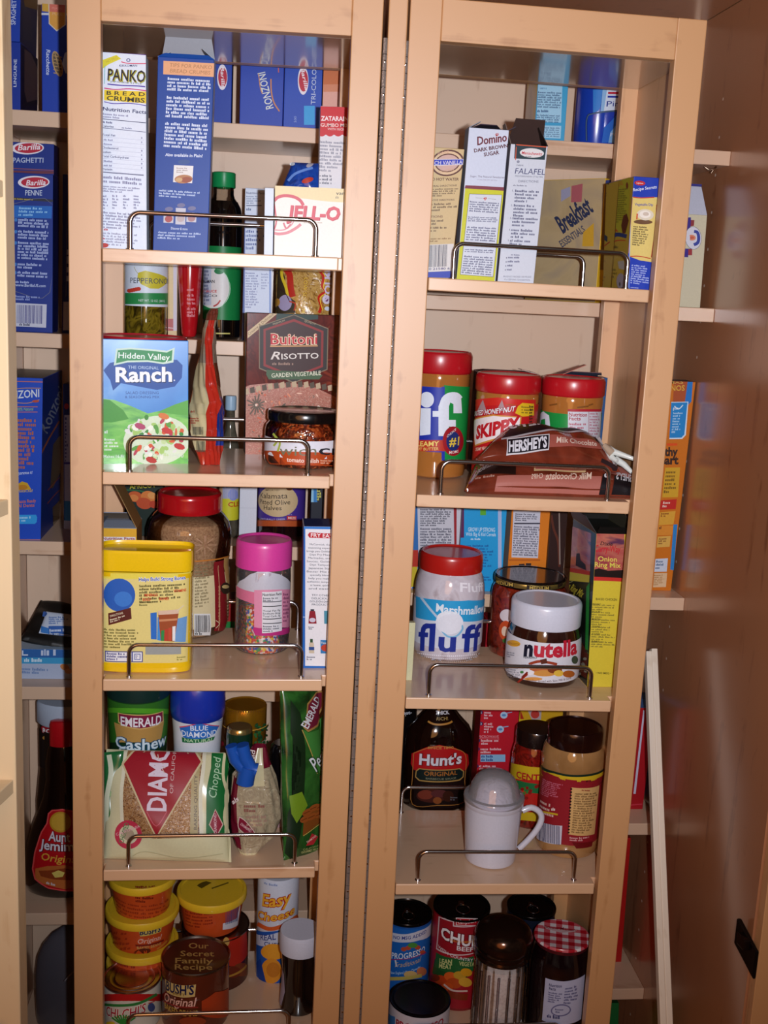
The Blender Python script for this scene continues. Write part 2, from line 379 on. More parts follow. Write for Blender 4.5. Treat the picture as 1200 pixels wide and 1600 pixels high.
class Item:
    def fin(s): return s.root
class Carton:
    """upright printed box; l,r: front-bottom corners (window px); d depth or base row; top: row of the front-top-left corner"""
    def __init__(s, name, label, cat, bay, l, r, d, top, T, col, side=None, topc=None, dr=None, tl=None, lift=0, back=0, H=None, group=None, parts=False, W=None, left=None, notop=False):
        s.name, s.label, s.cat, s.group = name, label, cat, group
        p0 = spot(bay, l, d); p1 = spot(bay, r, d if dr is None else dr)
        if dr is None: p1 = V((p1.x, p0.y, p0.z+(p1.z-p0.z)))
        p0.z += lift; p1.z += lift
        U = (p1-p0); w = U.length if W is None else W; U.normalize(); Dp = V((-U.y, U.x, 0)).normalized(); A = Dp.cross(U)*-1
        A = U.cross(Dp).normalized()
        if A.z < 0: A = -A
        if back: A = (A+Dp*back).normalized()
        h = height(p0, top, A) if H is None else H
        if tl is not None:   # sideways lean
            for _ in range(3):
                k = (cx_(tl)-proj(p0+A*h)[0])/(proj(p0+A*h+U*.01)[0]-proj(p0+A*h)[0])*.01/h; A = (A+U*k).normalized(); h = height(p0, top, A) if H is None else H
        N = U.cross(A).normalized()
        if N.dot(CAM-p0) < 0: N = -N
        s.p0, s.U, s.A, s.N, s.w, s.h, s.T = p0, U, A, N, w, h, T
        s.Dp = -N
        c = [p0, p0+U*w, p0+U*w+A*h, p0+A*h]; c += [q-N*T for q in c]
        s.c = c; s.mb = MB(); side = side or col; topc = topc or side
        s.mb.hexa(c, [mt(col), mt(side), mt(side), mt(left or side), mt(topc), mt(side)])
        s.F = Art(Flat(p0, U, A, N)); s.L = Art(Flat(c[4], N, A, -U)); s.Rt = Art(Flat(c[1], -N, A, U)); s.Tp = Art(Flat(c[3], U, -N, A))
        for q, l in ((s.F, (w, h)), (s.L, (T, h)), (s.Rt, (T, h)), (s.Tp, (w, T))): q.s.lim = l
        s.arts = [s.F, s.L, s.Rt, s.Tp]; s.kids = []
    def q(s, u0, v0, u1, v1, m): s.F.uvq(u0*s.w, v0*s.h, u1*s.w, v1*s.h, m); return s
    def ql(s, u0, v0, u1, v1, m): s.L.uvq(u0*s.T, v0*s.h, u1*s.T, v1*s.h, m); return s
    def qr(s, u0, v0, u1, v1, m): s.Rt.uvq(u0*s.T, v0*s.h, u1*s.T, v1*s.h, m); return s
    def flap(s, edge, L, ang, col, inner=None, name='flap', a=0, b=1, tap=.12):
        """open flap hinged on a top edge: f front, k back, l left, r right; ang 0 = flat over the box, 90 = upright, >90 outward"""
        c = s.c; e = dict(f=(c[3], c[2], -s.N), k=(c[6], c[7], s.N), l=(c[7], c[3], s.U), r=(c[2], c[6], -s.U))[edge]
        P0, P1, inn = e; P0, P1 = P0.lerp(P1, a), P0.lerp(P1, b); t = math.radians(ang); dv = inn*math.cos(t)+s.A*math.sin(t); nn = (inn*-math.sin(t)+s.A*math.cos(t))*.0006
        mb = MB(); w = (P1-P0)*tap; q = [P0, P1, P1+dv*L-w, P0+dv*L+w]
        mb.hexa([v+nn for v in q]+[v-nn for v in q], [mt(col), mt(col), mt(inner or col), mt(col), mt(col), mt(col)], 0)
        s.kids.append((name, mb)); return s
    def done(s):
        for a in s.arts: a.emit(s.mb)
        if not s.kids: return tag(link(s.name, s.mb, loc=s.p0), s.label, s.cat, s.group)
        r = empty(s.name, s.p0, s.label, s.cat, s.group); link('body', s.mb, r)
        for n, m in s.kids: link(n, m, r)
        return r
class Jar:
    """thing turned about an upright axis; cx axis column, hw half width, base: row of the front of the foot or d = depth of the axis; top: row of the top's centre"""
    def __init__(s, name, label, cat, bay, cx, hw, base, top, group=None, sy=1, lift=0, H=None, A=None, R=None):
        s.label = label; sh = 0; R_ = R or .04; tmp = spot(bay, cx, base)
        for _ in range(9):
            C = V(tmp) if abs(base) < 1 else tmp+V((0, R_*sy, 0))
            C = spot(bay, cx, base) if abs(base) < 1 else gx(bay, cx_(cx), max(0, C.y-(BY if bay[0] == 'B' else 0)-(RY if bay[0] == 'R' else 0)))
            C.x += sh; C.z += lift; hh = H or height(C, top); sh += (cx_(cx)-proj(C+V((0, 0, hh*.5)))[0])*.92/1000; dist = (C+V((0, 0, hh*.6))-CAM).dot(fw)
            if R is None: R_ = hw/W_[2]*dist/FPX
        s.C, s.R, s.H = C, R_, hh; s.A = (A or V((0, 0, 1))).normalized(); s.sy = sy
        s.root = empty(name, C, label, cat, group); s.n = name
    def tr(s):
        q = s.A.to_track_quat('Z', 'Y').to_matrix() if s.A.z < .9999 else Matrix.Identity(3)
        return lambda x, y, z: s.C+q@V((x, y*s.sy, z))
    def part(s, nm, m, prof, parent=None, n=72, label=None, ang=38):
        mb = MB(); mb.lathe([(r*s.R, z*s.H) for r, z in prof], mt(m), s.tr(), n); o = link(nm, mb, parent or s.root, ang=ang)
        if label: o['label'] = label
        return o
    def label_part(s, col, prof, z0, z1, off=.0003, nm='label', w=None, n=96):
        """a wrapped label following profile prof between z0,z1 (fractions of H); returns Art"""
        pr = [(z*s.H, r*s.R+off) for r, z in prof]
        def rf(z):
            if z <= pr[0][0]: return pr[0][1]
            for (za, ra), (zb, rb) in zip(pr, pr[1:]):
                if z <= zb: return ra+(rb-ra)*(z-za)/max(zb-za, 1e-9)
            return pr[-1][1]
        s.lab = MB(); S = Cyl(s.C, rf, s.R, s.A, s.sy); S.bisv = .006 if len(prof) > 2 and any(abs(r-1) > .004 for r, z in prof if z0 < z < z1) else 0
        zs = [z0*s.H+(z1-z0)*s.H*i/8 for i in range(9)]
        if col is not None:
            if w is None: s.lab.lathe([(rf(z), z) for z in zs], mt(col), s.tr(), n)
            else: s.lab.grid(lambda u, v: S.pos((w[0]+(w[1]-w[0])*u)*s.R, z0*s.H+(z1-z0)*s.H*v, 0), 40, 4, mt(col))
        s.art = Art(S); s.lnm = nm; return s.art
    def end(s, parent=None): s.art.emit(s.lab); return link(s.lnm, s.lab, parent or s.root)
def pillow(name, bay_pts, T, mat, mf=None, nu=44, nv=44, wr=.0012, seed=0, back=None, seam=.0, pw=.42, offs=.0007, lab=None, parent=None):
    """soft bag through four 3-D corners (bl, br, tr, tl); returns (mb, art)"""
    bl, br, tr_, tl = bay_pts; U = (br-bl); Vv = (tl-bl); N = U.cross(Vv).normalized()
    if N.dot(CAM-bl) < 0: N = -N
    w, h = U.length, Vv.length; Un = U.normalized(); Vn = (Vv-Un*Vv.dot(Un)).normalized(); h = Vv.dot(Vn)
    rr = random.Random(seed); ph = [(rr.uniform(20, 90), rr.uniform(20, 90), rr.uniform(0, 6), rr.uniform(.4, 1)) for _ in range(7)]
    skew = Vv.dot(Un)/h; dtop = (tr_-tl).dot(Un)/w
    def hh(u, v):
        a = v/h; x0 = skew*v; ww = w*(1+(dtop-1)*a); b = (u-x0)/ww
        a = min(max(a, 0), 1); b = min(max(b, 0), 1); e = (4*a*(1-a))**pw*(4*b*(1-b))**pw
        q = sum(k*math.sin(fx*u*1.3+fy*v*1.3+p) for fx, fy, p, k in ph)/3*wr
        return T*.5*e+q*(.25+.75*e)
    def pt(a, b, sg):
        v = b*h; u = skew*v+a*w*(1+(dtop-1)*b); H = hh(u, v)
        return bl+Un*u+Vn*v+N*(H if sg > 0 else -H+.0002)
    mb = MB(); mb.grid(lambda a, b: pt(a, b, 1), nu, nv, mt(mat), mf); mb.grid(lambda a, b: pt(1-a, b, -1), nu, nv, mt(back or mat))
    S = Flat(bl, Un, Vn, N, hh, bis=.003); S.o0 = offs; S.dl = .00012
    S.lim = (w*1.3, h*.995); a = Art(S); return mb, a
FLASH, LAMP, AMB = 116, 12, .1

# ------------------------------------------------------------------ the cabinet
XL, XR, YB, YF, ZT, ZBOT = -.217, 1.011, .52, -.125, 1.405, -.95
cab = empty('pantry_cabinet', (.41, YF, ZBOT), 'tall maple pantry cabinet with fixed back shelves behind two shelf racks', 'cabinet')
def bx(nm, a, b, m, par=cab, bev=.0012):
    mb = MB(); x0, y0, z0 = a; x1, y1, z1 = b
    mb.hexa([V(p) for p in ((x0,y0,z0),(x1,y0,z0),(x1,y0,z1),(x0,y0,z1),(x0,y1,z0),(x1,y1,z0),(x1,y1,z1),(x0,y1,z1))], [m]*6, bev); return link(nm, mb, par)
bx('side_panel', (XL-.019, YF+.02, ZBOT), (XL, YB, ZT), WSIDE)
mb = MB(); x0 = XR
mb.hexa([V(p) for p in ((XR,YF+.02,ZBOT),(XR+.019,YF+.02,ZBOT),(XR+.019,YF+.02,ZT),(XR,YF+.02,ZT),(XR,YB,ZBOT),(XR+.019,YB,ZBOT),(XR+.019,YB,ZT),(XR,YB,ZT))], [WSIDE]*6)
for k in range(34):      # shelf-pin holes drilled in the side panel
    z = -.86+k*.064
    for y in (.37, .5):
        n = 10; vs = [V((XR-.0003, y+.0028*math.cos(2*PI*i/n), z+.0028*math.sin(2*PI*i/n))) for i in range(n)]; mb.add(vs, [tuple(range(n))], P('E0CFC0', .4))
link('side_panel', mb, cab)
bx('back_panel', (XL, YB, ZBOT), (XR, YB+.008, ZT), WBK)
bx('top_panel', (XL, YF+.02, ZT), (XR, YB, ZT+.019), WSIDE)
bx('bottom_panel', (XL, YF+.02, ZBOT), (XR, YB, ZBOT+.019), WSIDE)
bx('divider', (.395, BY+.004, ZBOT+.02), (.414, YB, ZT), WV)
for k in 'ABCDEF':
    bx('fixed_shelf', (XL, BY, ZB[k]-.024), (.395, YB, ZB[k]), WEDGE)
    bx('fixed_shelf', (.414, BY, ZC[k]-.024), (XR, YB, ZC[k]), WEDGE)
bx('face_frame_stile', (XR+.003, YF-.002, ZBOT), (XR+.05, YF+.018, ZT+.02), WV)
bx('mullion', (.3848, 0, ZBOT), (.411, .02, ZT), WV, bev=.0015)
bx('mullion_backer', (.388, .02, ZBOT), (.408, .26, ZT), WV)
# black hinge plate on the right stile
mb = MB(); h0 = V((XR-.001, YF+.004, -.075))
mb.hexa([h0+V(p) for p in ((-.001,-.006,-.05),(.004,-.006,-.05),(.004,-.006,-.002),(-.001,-.006,-.002),(-.012,.05,-.022),(-.004,.05,-.022),(-.004,.05,.022),(-.012,.05,.022))], [P('1A1412', .25, .6)]*6, .002)
mb.hexa([h0+V(p) for p in ((-.014,.012,-.012),(-.002,.012,-.012),(-.002,.012,.006),(-.014,.012,.006),(-.016,.034,-.012),(-.002,.034,-.012),(-.002,.034,.008),(-.016,.034,.008))], [P('2A1E1A', .2, .7)]*6, .002)
link('cabinet_hinge', mb, cab)['label'] = 'small dark metal hinge'
# bronze clip under the top fixed shelf
mb = MB(); c0 = gx('BRA', 1113, .01)+V((0, 0, -.036)); mb.tube([c0+V((-.012,0,.01)), c0+V((-.004,-.004,.004)), c0+V((.006,-.004,.006)), c0+V((.01,0,.011)), c0+V((.002,.002,.0))], .0016, P('9A8470', .25, 1)); link('shelf_clip', mb, cab)

# ------------------------------------------------------------------ the swing-out racks
def rack(name, label, fn, zt, zs, side):
    """frames front and back, side panels, top, shelves with chrome rails"""
    root = empty(name, fn(WI/2, 0, ZBOT+.05), label, 'shelf rack')
    def hb(nm, x0, x1, d0, d1, z0, z1, m, par=root, bev=.0014):
        mb = MB(); mb.hexa([fn(*p) for p in ((x0,d0,z0),(x1,d0,z0),(x1,d0,z1),(x0,d0,z1),(x0,d1,z0),(x1,d1,z0),(x1,d1,z1),(x0,d1,z1))], [m]*6, bev); return link(nm, mb, par)
    zb = ZBOT+.06; zo = zt+.056; sw = .0445
    for d0 in (0, DU-.02):
        hb('frame_stile', -sw, 0, d0, d0+.02, zb, zo, WV); hb('frame_stile', WI, WI+sw-.002, d0, d0+.02, zb, zo, WV)
        hb('frame_rail', 0, WI, d0, d0+.02, zt, zo-.0003, WH)
    hb('side_board', -sw, -sw+.016, .02, DU-.02, zb, zo, WSIDE if side == 'L' else WV); hb('side_board', WI+sw-.018, WI+sw-.002, .02, DU-.02, zb, zo, WV)
    hb('top_board', -sw+.016, WI+sw-.018, .02, DU-.02, zt, zt+.018, wood('maple_top_board', 0, 'A88A6E', '94765C', .2, .9, .09))
    for k, z in enumerate(zs):
        mb = MB(); e = sw-.017; w0 = WI-.006
        mb.slab([fn(x, d, z) for x, d in ((.001,.0005),(w0,.0005),(w0,.0206),(WI+sw-.019,.0206),(WI+sw-.019,DU-.0206),(w0,DU-.0206),(w0,DU-.0005),(.001,DU-.0005),(.001,DU-.0206),(-e,DU-.0206),(-e,.0206),(.001,.0206))], V((0, 0, -TH)), [WED, WSH, WSH])
        sh = link('shelf', mb, root)
        for d in (.0125, DU-.0125):
            i = .0381; hr = .0505; rr = .014; pts = [fn(i, d, z-.004)]
            pts += [fn(i, d, z+hr-rr)]+[fn(i+rr-rr*math.cos(a), d, z+hr-rr+rr*math.sin(a)) for a in (PI/12*j for j in range(1, 7))]
            pts += [fn(WI-i-rr+rr*math.sin(a), d, z+hr-rr+rr*math.cos(a)) for a in (PI/12*j for j in range(0, 7))]+[fn(WI-i, d, z-.004)]
            m2 = MB(); m2.tube(pts, .0031, CHROME, 12)
            for q in (pts[0], pts[-1]): m2.tube([V(q)+V((0,0,.004)), V(q)+V((0,0,.0056))], .0048, CHROME, 14)
            link('guard_rail', m2, sh)['label'] = 'thin chrome guard rail'
    # piano hinge along the mullion
    xh = WI+sw+.0025 if side == 'L' else -sw-.0025
    mb = MB(); z = ZBOT+.08; n = 0; top = zt-.012
    while z < top:
        mb.tube([fn(xh, .001, z), fn(xh, .001, z+.0205)], .0034, HINGE, 8); z += .0215; n += 1
        if n % 2: q = fn(xh+(.0004 if side == 'L' else -.0004), -.0022, z-.01); mb.lathe([(0, .0012), (.0016, .0008), (.002, 0)], CHROME, lambda x, y, zz: q+V((x, -zz, y)), 8)
    mb.hexa([fn(*p) for p in ((xh-.0008,.003,ZBOT+.08),(xh+.0008,.003,ZBOT+.08),(xh+.0008,.003,top),(xh-.0008,.003,top),(xh-.0008,.02,ZBOT+.08),(xh+.0008,.02,ZBOT+.08),(xh+.0008,.02,top),(xh-.0008,.02,top))], [HINGE]*6, 0)
    link('piano_hinge', mb, root)['label'] = 'long thin metal piano hinge'
    return root
ZS6 = -.66
LR = rack('swing_out_rack', 'maple swing-out shelf rack left of the centre post', LU, ZL['t'], [ZL['s%d' % i] for i in range(1, 6)]+[ZS6], 'L')
RR = rack('swing_out_rack', 'maple swing-out shelf rack right of the centre post', RU, ZR['t'], [ZR['s%d' % i] for i in range(1, 6)]+[ZS6-.03], 'R')

# left door rack, only its edge in the picture
PALE = wood('maple_pale', 2, 'E2C69C', 'D2AF82', .5, .1)
dr = empty('door_rack', (-.25, -.2, ZBOT), 'pale maple door rack at the left edge with little shelves', 'door rack')
def dpt(px, y): d = ray(px, 600); t = (y-CAM.y)/d.y; return (CAM+d*t).x
xe = dpt(14, -.245)
bx('door_panel', (xe-.30, -.245, ZBOT), (xe, -.2, ZT), PALE, dr, .002)
for py, xx in ((282, 5), (780, 13), (1218, 21), (1640, 30)):
    d = ray(xx, py); t = (-.246-CAM.y)/d.y; q = CAM+d*t; z = q.z; z1 = z; x1 = q.x
    if py == 282: z1 = q.z
    mb = MB(); xa = x1-.28
    sh = .03
    mb.hexa([V(p) for p in ((xa,-.37,z1-.019),(x1-sh,-.37,z1-.019),(x1-sh,-.37,z1),(xa,-.37,z1),(xa,-.2455,z1-.019),(x1,-.2455,z1-.019),(x1,-.2455,z1),(xa,-.2455,z1))], [PALE]*6, .0015)
    s_ = link('door_shelf', mb, dr)
    if py > 300:
        m2 = MB(); xr = x1-.024; a = .012
        m2.tube([V((xr-.028,-.355,z1)), V((xr-.028,-.355,z1+.04)), V((xr-.026,-.352,z1+.048)), V((xr-.022,-.34,z1+.05)), V((xr-.002,-.27,z1+.05)), V((xr,-.262,z1+.046)), V((xr,-.26,z1+.04)), V((xr,-.26,z1))], .003, CHROME, 10); link('guard_rail', m2, s_)

# two pale strips leaning in front of the right fixed shelves
def at(px, py, y): d = ray(px, py); t = (y-CAM.y)/d.y; return CAM+d*t
for k, (a, b) in enumerate((((1014.5, 1017), (1037, 1600)), ((1023, 1013), (1047, 1600)))):
    p = at(*a, .292); q = at(*b, .02); q = p+(q-p)*1.55; U = V((.0056, 0, 0)); D = (q-p).normalized().cross(V((1, 0, 0))).normalized()*.03
    if D.y < 0: D = -D
    D = D*.5
    mb = MB(); mb.hexa([q-U, q+U, p+U, p-U, q-U+D, q+U+D, p+U+D, p-U+D], [wood('pale_strip', 2, 'E8DAC6', 'D8C6AE', .5, .1)]*6, .0015)
    tag(link('wooden_strip', mb), ['left one of two pale wooden strips leaning against the right fixed shelves', 'right one of two pale wooden strips leaning against the right fixed shelves'][k], 'strip')

# setting around the cabinet
mb = MB(); mb.box((-2.5, -3.5, ZBOT-.12), (3, .56, ZBOT-.02), wood('floor_boards', 1, '9C6B42', '7C5030', .35, .3)); tag(link('floor', mb), kind='structure')
mb = MB(); mb.box((-2.5, .54, ZBOT-.02), (3, .62, 1.9), P('B9A58C', .8, 0, 0, .2, 80)); tag(link('wall_back', mb), kind='structure')

# ------------------------------------------------------------------ light: camera flash plus a dim warm kitchen
ld = bpy.data.lights.new('camera_flash', 'SPOT'); ld.energy = FLASH; ld.color = (.89, .94, 1.04); ld.shadow_soft_size = .012; ld.spot_size = math.radians(102); ld.spot_blend = 1
lo = bpy.data.objects.new('camera_flash', ld); COL.objects.link(lo); lo.location = CAM+rt*.075+up*.012-fw*.01
lo.rotation_euler = (V((.42, 0, .98))-lo.location).to_track_quat('-Z', 'Y').to_euler()
ld = bpy.data.lights.new('kitchen_lamp', 'AREA'); ld.shape = 'DISK'; ld.size = 1.6; ld.energy = LAMP; ld.color = (1, .42, .12)
lo = bpy.data.objects.new('kitchen_lamp', ld); COL.objects.link(lo); lo.location = (-.3, -2.5, .9)
lo.rotation_euler = (V((.4, 0, -.4))-lo.location).to_track_quat('-Z', 'Y').to_euler()
w = bpy.data.worlds.new('world'); sc.world = w; w.use_nodes = True; N = w.node_tree.nodes; L = w.node_tree.links; bg = N['Background']
tc = N.new('ShaderNodeTexCoord'); no = N.new('ShaderNodeTexNoise'); no.inputs['Scale'].default_value = 2.2; cr = N.new('ShaderNodeValToRGB')
cr.color_ramp.elements[0].position = .4; cr.color_ramp.elements[0].color = (.10, .06, .04, 1); cr.color_ramp.elements[1].position = .68; cr.color_ramp.elements[1].color = (1, .8, .62, 1)
L.new(tc.outputs['Generated'], no.inputs['Vector']); L.new(no.outputs[0], cr.inputs[0]); L.new(cr.outputs[0], bg.inputs['Color']); bg.inputs['Strength'].default_value = AMB
vs = sc.view_settings; vs.view_transform = 'Standard'; vs.look = 'None'; vs.gamma = 1; vs.exposure = 0; vs.use_curve_mapping = False

# ================================================================== left rack, shelf 1
X('e7')
b = Carton('bread_crumb_box', 'tall white box of bread crumbs with green-edged black title, at the left end', 'box', 'Ls1', -40, 374, .05, 92, .042, 'DCE2EE', 'C3CFDD', '5B2E8C', dr=.052)
f = b.F
f.Pg([(38,85),(438,128),(437,112),(38,72)], '5B2E8C')
f.Pg([(45,160),(150,122),(185,150),(95,190),(50,222),(44,200)], 'D8CC2E'); f.T('NO MSG', 78,182, 160,150, 20, 'B8A21E')
f.E(238,160,15,13, '3A3A80'); f.E(238,160,9,8, 'DCE2EE'); f.line([(185,172),(240,184),(368,186)], 7, 'D2486A'); f.T('KIKKOMAN', 172,208, 302,208, 16, '2A2A66', .01)
for dx, dy, c, bo in ((5, 5, '6AA84C', .035), (2, 2, 'E0B030', .03), (0, 0, '171717', .018)): f.T('PANKO', 84+dx,306+dy, 360+dx,322+dy, 84, c, bo)
f.line([(66,200),(62,335)], 4, '50A8A0'); f.line([(382,200),(378,340)], 4, '50A8A0'); f.T('JAPANESE STYLE', 105,322, 335,340, 11, '222222')
f.line([(85,336),(180,346),(300,350),(362,356)], 9, '5038A0'); f.line([(60,366),(140,376),(250,372),(370,386)], 8, 'C83878')
f.Pg([(62,378),(372,392),(380,480),(60,455)], 'E6C51C')
f.T('B R E A D', 78,414, 360,426, 28, '2E2A14', .02); f.T('CRUMBS', 78,455, 358,474, 34, '2E2A14', .02)
f.line([(60,466),(130,480),(250,478),(375,496)], 6, '5038A0')
f.T('Nutrition Facts', 50,530, 372,556, 26, '3A3A66', .02)
f.G(((50,545),(300,566),(300,606),(50,585)), 2, '8E8EAC'); f.line([(45,592),(368,622)], 5, '34345C')
f.G(((45,606),(210,622),(210,640),(45,624)), 1, '5A5A80', .6); f.T('Calories', 44,652, 130,658, 16, '44446A', .015); f.G(((190,650),(362,665),(362,680),(190,665)), 1, '8080A0'); f.line([(45,658),(366,690)], 4, '4A4A70')
for i, t in enumerate(('Total Fat', '', '', 'Cholesterol', 'Sodium', 'Total Carbohydrate', '', '', 'Protein')):
    y = 716+i*31.5
    if t: f.T(t, 44,y, 44+len(t)*11,y+len(t)*.7, 16, '505078', .012)
    else: f.G(((58,y-12),(190,y-2),(190,y+16),(58,y+6)), 1, '8888A8', seed=i)
    if i not in (2, 8): f.G(((334,y+8),(356,y+10),(356,y+28),(334,y+26)), 1, '6A6A90', .7, seed=i+20)
    f.line([(45,y+8),(354,y+34)], 1.2, '9A9AB8')
f.line([(44,984),(352,1008)], 6, '3A3A66')
f.G(((45,1004),(345,1024),(345,1086),(45,1064)), 2, '8484A4', seed=5, just=1); f.G(((45,1078),(345,1098),(345,1150),(45,1130)), 3, '9090AE', seed=6)
for k in range(4): f.G(((44+k*78,1148),(96+k*78,1152),(96+k*78,1262),(44+k*78,1256)), 5, '8484A6', seed=30+k)
f.G(((44,1268),(345,1290),(345,1420),(44,1396)), 6, '8A8AA8', seed=8); f.G(((60,1392),(160,1396),(160,1420),(60,1416)), 1, 'C04858'); f.G(((44,1420),(345,1440),(345,1540),(44,1520)), 5, '9A9AB4', seed=9); f.G(((44,1460),(110,1464),(110,1484),(44,1480)), 1, 'C04858')
f.E(62,1522,32,17, 'B8261E')
b.done()
b = Carton('bread_crumb_box', 'tall royal blue box of bread crumbs with an orange heading bar and open top', 'box', 'Ls1', 418, 820, .045, 132, .045, '164294', 'C9CCD8', '2A4068', tl=455, dr=.045)
f = b.F; Wt = 'D5DEF0'
f.Pg([(455,162),(866,196),(858,296),(456,262)], 'E0A478'); f.T('TIPS FOR PANKO', 500,208, 812,236, 28, 'A87850', 0); f.T('BREAD CRUMBS', 505,250, 800,276, 28, 'A87850', 0)
f.G(((490,282),(815,312),(812,410),(488,385)), 4, Wt, .55, 2, just=1); f.G(((488,420),(810,448),(805,610),(482,582)), 6, Wt, .55, 3, just=1); f.G(((482,612),(802,640),(795,836),(474,800)), 7, Wt, .55, 4, just=1)
f.T('Also available in Plain!', 488,866, 762,884, 22, 'E6ECF8', .015)
f.E(628,914,45,18, '30508C'); f.Pg([(555,935),(698,945),(692,1072),(552,1060)], 'E2DEDC'); f.E(628,1040,66,32, 'B07850'); f.E(650,1046,40,22, '984C34'); f.E(595,1044,26,16, 'C8A070'); f.G(((575,950),(680,956),(678,1000),(575,994)), 3, 'A08C88')
f.G(((450,1108),(790,1138),(790,1200),(450,1165)), 3, 'B8C8E4', seed=5)
for x, c in ((528, 'A84848'), (616, 'B8A4A4'), (696, 'A87878')):
    f.E(x, 1258-(x==616)*25, 30, 16, '6A6A90'); f.Pg([(x-38,1290-(x==616)*40),(x+36,1296-(x==616)*40),(x+34,1362+(x==616)*15),(x-38,1356+(x==616)*15)], 'C0BEC8'); f.E(x,1330,28,26, c)
f.T('Discover & more', 546,1408, 668,1418, 18, 'D0DAEE', .01); f.G(((455,1415),(790,1440),(780,1500),(450,1476)), 3, 'B0C0E0', seed=6)
b.Rt.R(836,545,856,585,'D08850')
b.flap('k', .05, 72, '9AA0AC', '8A8C94').flap('r', .022, 40, '98A0AC').flap('l', .018, 25, '98A0AC').flap('f', .006, 60, '1D4EA2')
b.done()
X('f6')
b = Carton('gumbo_mix_box', 'white box of gumbo mix with a red scalloped top, behind the pudding box', 'box', 'Ls1', 512, 745, .13, 468, .05, 'D9D6DA', 'C8C8D4', dr=.13)
f = b.F
f.Pg([(515,470),(745,470),(745,668)]+[(745-i*4.6,668+13*abs(math.sin(PI*i/12.4))) for i in range(0, 50)]+[(515,668)], 'C31220')
f.T('ZATARAIN\'S', 540,570, 755,575, 31, 'F2E8E8', .02); f.T('GUMBO MIX', 537,612, 735,617, 24, 'F0D8D0', .012); f.T('WITH RICE', 585,636, 700,640, 15, 'E8C8C4', .008)
f.G(((532,705),(712,715),(706,935),(526,925)), 9, '8C8C9A', seed=2)
for i in range(3): f.E(534, 955+i*25, 4, 4, '44444E'); f.G(((546,944+i*25),(690,950+i*25),(690,970+i*25),(546,964+i*25)), 1, '5C5C6C', .6, 40+i)
b.done()
b = Carton('pudding_mix_box', 'wide cream box with pinkish-red swoosh lettering behind the top left rail', 'box', 'Ls1', 213, 700, .045, 1022, .06, 'EDE6DC', 'CDD6E2', dr=.045)
f = b.F
f.Pg([(214,1022),(705,1030),(702,1140),(560,1130),(400,1110),(214,1100)], 'E6D3A2')
sw = [(420,1150),(370,1110),(300,1090),(240,1110),(214,1150)]; f.line([(418,1160),(395,1125),(350,1100),(290,1092),(240,1104),(214,1130)], 22, 'CE5462')
f.line([(216,1150),(230,1270),(214,1330)], 10, 'CE5462'); f.line([(214,1352),(250,1358),(310,1348),(370,1315),(400,1290)], 20, 'D68088'); f.line([(216,1330),(280,1330),(330,1300),(350,1270)], 9, 'DA9098'); f.line([(280,1280),(300,1320),(330,1290)], 12, 'D06C78')
for dx, dy, c in ((3, 3, 'A83040'), (0, 0, 'D0505E')): f.T('JELL-O', 300+dx,1252+dy, 672+dx,1262+dy, 92, c, .035, .1)
f.T('vanilla', 644,1086, 760,1088, 24, '4A4440', .008); f.G((640,1096,704,1116), 1, 'A89C80', .7)
f.G(((420,1268),(690,1272),(690,1290),(420,1286)), 1, 'C8B8A8')
b.done()
b = Carton('mix_box', 'slim plain white box edge left of the cream pudding box', 'box', 'Ls1', 143, 206, .06, 1036, .045, 'D4DBE6', 'BFC6D2'); b.done()
mb, a = pillow('x', [gx('Ls1', x, .16)+V((0,0,z)) for x, z in ((410,.03),(505,.03),(500,.152),(452,.142))], .035, cloudy('blue_candy_film', ['0E2F86', '1B4AA8', '0C1F58'], 40, .15, 1, 1), nu=26, nv=26, wr=.004, seed=4)
X('c2'); a.line([(450,850),(480,820),(530,800),(565,790)], 12, '6A90D8'); a.E(540,850,28,12, 'B83A2A', -.3); a.E(470,770,12,8,'C8D0D8'); a.E(552,775,20,10,'B8B4C0',-.6); a.emit(mb)
tag(link('candy_bag', mb), 'crumpled blue candy bag peeking out behind the cream pudding box', 'bag')

# ================================================================== fixed shelf A (top) seen through the left rack
BB, RZ = '15399A', '1C3FA6'
def oval(f, x, y, rx, ry, t0, t1, h, rot=0, txt='Barilla'):
    f.E(x, y, rx, ry, 'E4DCE4', rot); f.E(x+(rx*.06 if not rot else 0), y, rx*.86, ry*.78, 'B81F38', rot); f.T(txt, *t0, *t1, h, 'F0E4E8', .015, .2)
X('c2')
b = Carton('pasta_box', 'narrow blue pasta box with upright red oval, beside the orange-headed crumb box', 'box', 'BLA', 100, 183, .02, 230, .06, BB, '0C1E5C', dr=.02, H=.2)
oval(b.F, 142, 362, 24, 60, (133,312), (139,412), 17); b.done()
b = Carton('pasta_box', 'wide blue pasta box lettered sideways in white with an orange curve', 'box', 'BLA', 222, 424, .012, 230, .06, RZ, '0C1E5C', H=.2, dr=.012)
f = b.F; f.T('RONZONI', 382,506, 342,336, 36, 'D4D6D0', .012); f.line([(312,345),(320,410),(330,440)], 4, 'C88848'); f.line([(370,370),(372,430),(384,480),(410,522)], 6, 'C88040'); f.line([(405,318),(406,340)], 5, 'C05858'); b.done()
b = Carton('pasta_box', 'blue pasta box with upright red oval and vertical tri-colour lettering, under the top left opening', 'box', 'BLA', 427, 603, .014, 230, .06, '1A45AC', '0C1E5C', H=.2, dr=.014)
oval(b.F, 521, 378, 25, 66, (508,318), (531,424), 17); f = b.F; f.T('TRI-COLOR FUSILLI', 578,490, 588,180, 21, 'B8C4DC', .008); f.R(525,496,575,585, '2E9AD8'); f.T('500', 490,574, 490,545, 12, '8CA0D0'); b.done()
